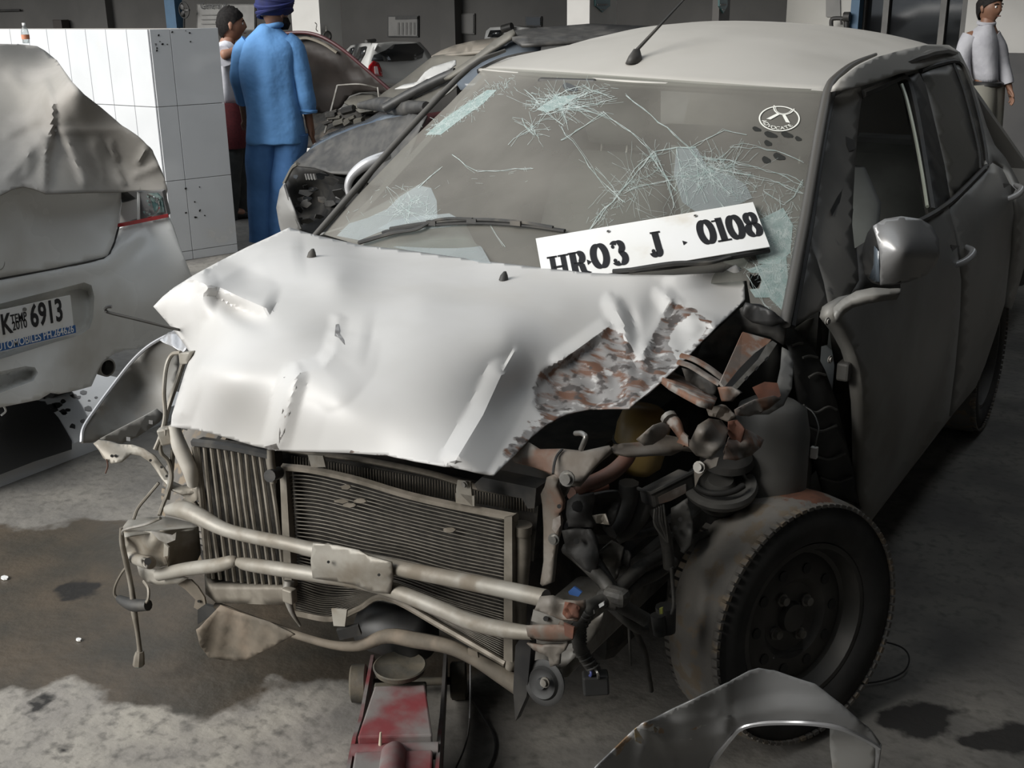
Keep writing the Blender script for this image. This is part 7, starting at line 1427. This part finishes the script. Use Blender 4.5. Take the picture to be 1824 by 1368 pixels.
def head(name, c, fwd, m, root, s=1.0, hair=None):
    """head with brow, nose, lips, chin, ears and eyes, looking along fwd"""
    fwd = np.array(fwd, float); fwd /= np.linalg.norm(fwd); sd = np.cross(fwd, [0, 0, 1.]); sd /= np.linalg.norm(sd); up = np.cross(sd, fwd)
    V = []; n, mm = 28, 20
    for j in range(mm+1):
        th = math.pi*j/mm
        for i in range(n):
            a = 2*math.pi*i/n; x, y, z = math.sin(th)*math.cos(a), math.sin(th)*math.sin(a), math.cos(th)   # x forward
            X, Yy, Z = x*.098, y*.076, z*.118
            if Z < 0: Yy *= 1-.28*(-z)**1.5; X *= 1-.12*(-z)
            if x > 0:
                f = math.exp(-(Yy/.013)**2)
                X += .020*f*math.exp(-((Z+.022)/.020)**2)+.008*f*math.exp(-((Z-.005)/.02)**2)
                X += .006*math.exp(-(Yy/.022)**2)*math.exp(-((Z+.062)/.010)**2)+.008*math.exp(-(Yy/.02)**2)*math.exp(-((Z+.098)/.014)**2)
                for s_ in (-1, 1): X -= .008*math.exp(-((Yy-s_*.032)/.016)**2)*math.exp(-((Z-.008)/.011)**2)
                X += .005*math.exp(-((Z-.028)/.010)**2)*math.exp(-(Yy/.05)**2)
            V.append(np.array(c)+s*(fwd*X+sd*Yy+up*Z))
    F = [(j*n+i, (j+1)*n+i, (j+1)*n+(i+1) % n, j*n+(i+1) % n) for j in range(mm) for i in range(n)]
    h = obj(name, V, F, m, root)
    for s_ in (-1, 1):
        e = np.array(c)+s*(sd*s_*.076-fwd*.008-up*.006); V2, F2 = loft([(e-up*.030*s, fwd*.006*s, sd*.004*s), (e-up*.016*s, fwd*.013*s, sd*s_*.009*s+fwd*.001), (e+up*.012*s+sd*s_*.006*s, fwd*.017*s, sd*s_*.010*s), (e+up*.028*s, fwd*.008*s, sd*.005*s)], 12); obj('ear', V2, F2, m, h)
        e = np.array(c)+s*(fwd*.082+sd*s_*.032+up*.007); V2, F2 = lathe([(-.009, 0), (-.006, .008), (0, .010), (.006, .008), (.009, 0)], e, fwd, 12); obj('eye', V2, F2, M_white, h)
        V2, F2 = lathe([(.0065, .0055), (.0095, .003), (.0098, 0)], e, fwd, 10); obj('iris', V2, F2, M_hair, h)
        tube('eyebrow', [np.array(c)+s*(fwd*.094+sd*s_*.014+up*.026), np.array(c)+s*(fwd*.092+sd*s_*.034+up*.031), np.array(c)+s*(fwd*.080+sd*s_*.052+up*.024)], .004*s, M_hair, h, n=6)
    tube('mouth', [np.array(c)+s*(fwd*.092-sd*.022-up*.062), np.array(c)+s*(fwd*.104-up*.061), np.array(c)+s*(fwd*.092+sd*.022-up*.062)], .004*s, mat('lips', (.16, .06, .05), rough=.5), h, n=6)
    return h, fwd, sd, up
def hair_cap(c, fwd, sd, up, root, s=1.0, fr=.02):
    V = []; F = []; n, mm = 28, 10; rng = np.random.default_rng(3)
    for j in range(mm+1):
        for i in range(n):
            a = 2*math.pi*i/n; lim = 1.62+.78*max(0, -math.cos(a))-.50*max(0, math.cos(a))**.7; th = lim*j/mm
            x, y, z = math.sin(th)*math.cos(a), math.sin(th)*math.sin(a), math.cos(th); k = 1.075+rng.normal(0, .03)-.05*(j/mm)**4
            V.append(np.array(c)+s*(fwd*x*.100*k+sd*y*.080*k+up*(z*.122*k)))
    F = [(j*n+i, (j+1)*n+i, (j+1)*n+(i+1) % n, j*n+(i+1) % n) for j in range(mm) for i in range(n)]
    return obj('hair', V, F, M_hair, root)
def elT(pts, n=18): return loft(pts, n)
def sleeve(name, pts, radii, m, root):
    V, F = sweep(pts, radii, 12, 4); return obj(name, V, F, m, root, auto=60)
def wrinkle(o, amp, fx, seed):
    r = np.random.default_rng(seed); ph = r.uniform(0, 6.28, 6)
    for v in o.data.vertices:
        x, y, z = v.co; k = amp*(math.sin(z*fx+x*9+ph[0])+.7*math.sin(z*fx*.6-x*23+ph[1])+.6*math.sin(x*31+y*27+ph[2]))/2
        n = v.normal; v.co = v.co+n*k

# --- man in blue
B1 = np.array([-4.30, 3.86, 0]); m1 = MP(B1)
b1 = thing('person', B1, 'man in blue work clothes and dark blue turban seen from behind', 'person')
fw1 = eD*.80+eR*.60
hd = m1(490, 22, .04); chest = m1(478, 100); pel = m1(490, 235); neck = m1(484, 52, .02)
shL, shR = m1(436, 78), m1(524, 80); elL, elR = m1(428, 150, .02), m1(541, 158); wrL, wrR = m1(436, 205, .18), m1(553, 226, .05)
hpL, hpR = m1(470, 250), m1(515, 250); knL, knR = m1(470, 345, .02), m1(505, 345, -.02); anL, anR = m1(468, 432, .03), m1(500, 428, .0)
anL[2] = anR[2] = .07
vs = [pel, chest, neck, hd-[0, 0, .05], shL, elL, wrL, shR, elR, wrR, hpL, knL, anL, hpR, knR, anR, anL+fw1*.13-[0, 0, .035], anR+fw1*.13-[0, 0, .035], (pel+chest)/2]
es = [(0, 18), (18, 1), (1, 2), (2, 3), (1, 4), (4, 5), (5, 6), (1, 7), (7, 8), (8, 9), (0, 10), (10, 11), (11, 12), (0, 13), (13, 14), (14, 15), (12, 16), (15, 17)]
rd = [.10, .10, .055, .06, .05, .042, .028, .06, .042, .028, .085, .058, .04, .085, .058, .04, .035, .035, .10]
fingers(vs, es, rd, 6, 1, wrL-elL, eR, eD, 1); fingers(vs, es, rd, 9, 1, wrR-elR, eD, eR, -1)
skin('body', vs, es, rd, M_skin, b1, 2)
h1, f_, s_, u_ = head('head', hd, fw1, M_skin, b1, 1.0)
tc = hd+np.array([0, 0, .055])
V, F = loft([(tc+u_*-.075, f_*.092, s_*.082), (tc+u_*-.045, f_*.125, s_*.108), (tc+u_*.0, f_*.138, s_*.122), (tc+u_*.05, f_*.130, s_*.116), (tc+u_*.095, f_*.10, s_*.085), (tc+u_*.115, f_*.05, s_*.045)], 28); tb = obj('turban', V, F, M_turban, b1)
for k in range(5):
    z = -.06+.034*k; tube('turban_fold', [tc+u_*(z+.03*math.sin(a+k))+f_*.136*math.cos(a)*(1-abs(z)*1.6)+s_*.120*math.sin(a)*(1-abs(z)*1.6) for a in np.linspace(0, 6.28, 20, endpoint=False)], .012, M_turban, tb, n=6, closed=True, sm=2)
V, F = loft([(hd+f_*.045-u_*.115, f_*.045, s_*.05), (hd+f_*.05-u_*.075, f_*.06, s_*.068), (hd+f_*.03-u_*.035, f_*.05, s_*.078)], 16); obj('beard', V, F, M_hair, b1)
secs = []
for (xl, xr, y, dp) in [(447, 545, 254, .15), (442, 549, 253.5, .17), (442, 548, 249, .17), (441, 545, 225, .17), (437, 538, 190, .165), (431, 532, 150, .16), (425, 531, 115, .155), (425, 530, 92, .145), (430, 524, 78, .125), (442, 514, 66, .10), (458, 502, 55, .08), (466, 498, 44, .07)]:
    a, b = m1(xl, y), m1(xr, y); secs.append(((a+b)/2, (b-a)/2, eD*dp))
V, F = loft(secs, 36); sh = obj('shirt', V, F, M_bshirt, b1, sub=1); wrinkle(sh, .022, 16, 1)
tube('collar', [m1(483, 44, .02)+.068*(math.cos(a)*eR+math.sin(a)*eD)+[0, 0, -.012+.012*math.cos(a)] for a in np.linspace(0, 6.28, 14, endpoint=False)], .020, M_bshirt, sh, n=8, closed=True, sm=2)
sl = sleeve('sleeve', [m1(506, 76), m1(524, 92), m1(534, 125), m1(541, 158), m1(545, 182, .01), m1(546, 200, .02)], [.085, .082, .076, .070, .068, .066], M_bshirt, b1); wrinkle(sl, .006, 30, 2)
sl = sleeve('sleeve', [m1(446, 78), m1(433, 94), m1(428, 130, .02), m1(430, 155, .05), m1(436, 180, .12)], [.08, .075, .07, .062, .058], M_bshirt, b1); wrinkle(sl, .006, 30, 3)
tube('rolled_cuff', [m1(546, 196, .02)+.066*(math.cos(a)*eR*1.0+math.sin(a)*eD)+[0, 0, -.01*math.cos(a)] for a in np.linspace(0, 6.28, 12, endpoint=False)], .012, M_bshirt, b1, n=6, closed=True, sm=2)
for nm, pts, rr in (('trouser_leg', [m1(470, 238, -.01), m1(468, 280), m1(466, 330, .02), m1(466, 380, .02), m1(467, 432, .02)], [.125, .120, .105, .098, .095]), ('trouser_leg', [m1(515, 238), m1(514, 280), m1(508, 330, -.02), m1(502, 380), m1(500, 430)], [.13, .122, .105, .098, .095])):
    o = sleeve(nm, pts, rr, M_btrou, b1); wrinkle(o, .008, 18, 5)
for a in (anL, anR):
    V, F = loft([(a-fw1*.06-[0, 0, .035], eR*.035, np.array([0, 0, .035])), (a+fw1*.04-[0, 0, .03], eR*.045, np.array([0, 0, .04])), (a+fw1*.15-[0, 0, .045], eR*.042, np.array([0, 0, .025])), (a+fw1*.19-[0, 0, .05], eR*.02, np.array([0, 0, .015]))], 14); obj('shoe', V, F, M_black, b1)

# --- man in white tee and maroon shorts, behind the partition
B2 = np.array([-5.06, 4.52, 0]); m2 = MP(B2)
b2 = thing('person', B2, 'man in white T-shirt and maroon shorts facing right behind the tiled partition', 'person')
fw2 = eR*.95+eD*.30
hd = m2(411, 44); neck = m2(402, 78); chest = m2(405, 110); pel = m2(410, 200); shR_ = m2(404, 92, -.17); elR_ = m2(398, 99, -.30); wrR_ = m2(425, 88, -.22); shL_ = m2(406, 92, .17); elL_ = m2(412, 130, .25); wrL_ = m2(430, 150, .20)
hpR_, hpL_ = m2(406, 215, -.09), m2(412, 215, .09); kR, kL = m2(412, 300, -.09), m2(420, 300, .09); aR, aL = m2(410, 395, -.09), m2(424, 395, .1); aR[2] = aL[2] = .07
vs = [pel, chest, neck, hd-[0, 0, .05], shR_, elR_, wrR_, shL_, elL_, wrL_, hpR_, kR, aR, hpL_, kL, aL, aR+fw2*.13-[0, 0, .03], aL+fw2*.13-[0, 0, .03], (pel+chest)/2]
rd = [.085, .085, .052, .06, .045, .042, .028, .055, .042, .028, .08, .056, .04, .08, .056, .04, .035, .035, .085]
es = [(0, 18), (18, 1), (1, 2), (2, 3), (1, 4), (4, 5), (5, 6), (1, 7), (7, 8), (8, 9), (0, 10), (10, 11), (11, 12), (0, 13), (13, 14), (14, 15), (12, 16), (15, 17)]
fingers(vs, es, rd, 6, 1, wrR_-elR_, [0, 0, 1.], eD, 1); fingers(vs, es, rd, 9, 1, wrL_-elL_, eD, [0, 0, -1.], 1)
skin('body', vs, es, rd, M_skin2, b2, 2)
h2, f_, s_, u_ = head('head', hd, fw2, M_skin2, b2, 1.04); hair_cap(hd, f_, s_, u_, b2, 1.04)
secs = []
for (xl, xr, y, dp) in [(390, 430, 192, .19), (391, 428, 160, .18), (391, 426, 130, .185), (389, 424, 105, .19), (391, 418, 92, .16), (394, 412, 84, .09)]:
    a, b = m2(xl, y), m2(xr, y); secs.append(((a+b)/2, (b-a)/2, eD*dp))
V, F = loft(secs, 28); o = obj('tee_shirt', V, F, M_tee, b2, sub=1); wrinkle(o, .008, 14, 7)
sleeve('sleeve', [m2(404, 92, -.15), m2(399, 97, -.22), m2(397, 100, -.27)], [.085, .08, .078], M_tee, b2); sleeve('sleeve', [m2(406, 92, .15), m2(410, 112, .22)], [.08, .075], M_tee, b2)
for sgn, pts in ((0, [m2(408, 188, -.06), m2(410, 225, -.09), m2(414, 262, -.09)]), (1, [m2(414, 188, .06), m2(418, 225, .09), m2(424, 262, .09)])): o = sleeve('shorts_leg', pts, [.135, .128, .115], M_mar, b2); wrinkle(o, .007, 20, 8)
for pts in ([m2(410, 255, -.09), m2(409, 300, -.09), m2(407, 350, -.09), m2(408, 398, -.09)], [m2(422, 255, .09), m2(424, 300, .09), m2(424, 350, .1), m2(424, 398, .1)]): o = sleeve('trouser_leg', pts, [.105, .098, .085, .08], M_gtrou, b2); wrinkle(o, .008, 18, 9)
for a in (aR, aL):
    V, F = loft([(a-fw2*.06-[0, 0, .035], eD*.035, np.array([0, 0, .035])), (a+fw2*.04-[0, 0, .03], eD*.045, np.array([0, 0, .04])), (a+fw2*.19-[0, 0, .05], eD*.02, np.array([0, 0, .015]))], 14); obj('shoe', V, F, M_black, b2)

# --- man in white shirt walking, far right
B3 = P(1765, 20, 'y', 8.0)*[1, 1, 0]; m3 = MP(B3)
b3 = thing('person', B3, 'man in white shirt and black belt standing at the far right', 'person')
fw3 = -eD*.85+eR*.50
hd = m3(1763, 14); neck = m3(1757, 42); chest = m3(1750, 72); pel = m3(1757, 158); s1, e1_, w1 = m3(1722, 64), m3(1714, 112), m3(1722, 155, .0); s2, e2_, w2 = m3(1772, 60), m3(1784, 112), m3(1797, 156, -.05)
k1, k2 = m3(1748, 250, -.05), m3(1766, 250, .05); a1, a2 = m3(1746, 335, -.03), m3(1768, 335, .06); a1[2] = a2[2] = .07; h1_, h2_ = m3(1748, 172), m3(1766, 172)
vs = [pel, chest, neck, hd-[0, 0, .05], s1, e1_, w1, s2, e2_, w2, h1_, k1, a1, h2_, k2, a2, a1+fw3*.13-[0, 0, .03], a2+fw3*.13-[0, 0, .03], (pel+chest)/2]
rd = [.085, .085, .052, .06, .045, .042, .028, .055, .042, .028, .08, .056, .04, .08, .056, .04, .035, .035, .085]
es3 = [(0, 18), (18, 1), (1, 2), (2, 3), (1, 4), (4, 5), (5, 6), (1, 7), (7, 8), (8, 9), (0, 10), (10, 11), (11, 12), (0, 13), (13, 14), (14, 15), (12, 16), (15, 17)]
fingers(vs, es3, rd, 6, 1, w1-e1_, eD, eR, -1); fingers(vs, es3, rd, 9, 1, w2-e2_, eD, -eR, -1)
skin('body', vs, es3, rd, M_skin, b3, 2)
h3, f_, s_, u_ = head('head', hd, fw3, M_skin, b3, 1.0); hair_cap(hd, f_, s_, u_, b3, 1.04)
secs = []
for (xl, xr, y, dp) in [(1738, 1776, 150, .14), (1734, 1775, 130, .135), (1728, 1776, 100, .14), (1719, 1778, 76, .14), (1722, 1775, 64, .12), (1731, 1771, 54, .095), (1745, 1768, 46, .07), (1748, 1766, 40, .062)]:
    a, b = m3(xl, y), m3(xr, y); secs.append(((a+b)/2, (b-a)/2, eD*dp))
V, F = loft(secs, 28); o = obj('shirt', V, F, M_wshirt, b3, sub=1); wrinkle(o, .008, 14, 11)
tube('collar', [m3(1757, 41)+.062*(math.cos(a)*eR+math.sin(a)*eD)+[0, 0, .01*math.sin(a)] for a in np.linspace(0, 6.28, 12, endpoint=False)], .015, M_wshirt, o, n=6, closed=True, sm=2)
for pts in ([m3(1730, 66), m3(1719, 86), m3(1714, 115), m3(1720, 148)], [m3(1766, 64), m3(1778, 86), m3(1785, 115), m3(1795, 150, -.05)]): o = sleeve('sleeve', pts, [.075, .068, .06, .05], M_wshirt, b3); wrinkle(o, .005, 30, 12)
tube('belt', [m3(1757, 149)+.135*math.cos(a)*eR*.78+math.sin(a)*eD*.13 for a in np.linspace(0, 6.28, 20, endpoint=False)], .022, M_belt, b3, n=6, closed=True, sm=2, flat=1.0)
for pts in ([m3(1751, 152, -.02), m3(1749, 200, -.04), m3(1748, 255, -.05), m3(1746, 335, -.03)], [m3(1764, 152, .02), m3(1765, 200, .04), m3(1766, 255, .05), m3(1768, 335, .06)]): o = sleeve('trouser_leg', pts, [.115, .10, .08, .075], M_khaki, b3)
for a in (a1, a2):
    V, F = loft([(a-fw3*.06-[0, 0, .035], eR*.035, np.array([0, 0, .035])), (a+fw3*.04-[0, 0, .03], eR*.045, np.array([0, 0, .04])), (a+fw3*.19-[0, 0, .05], eR*.02, np.array([0, 0, .015]))], 14); obj('shoe', V, F, M_black, b3)
# bits of litter on the wet floor
for i, (x, y, r, lab) in enumerate([(140, 1138, 5, 'small white scrap on the wet floor left of the hanging wire'), (8, 1028, 7, 'white paper scrap on the floor at the left edge')]):
    o = plate('paper_scrap', [(x+r*math.cos(a), y+r*.5*math.sin(a)) for a in np.linspace(0, 5.6, 7)], Z3(.006), M_white, None, solid=.004); setp(o, lab, 'litter')
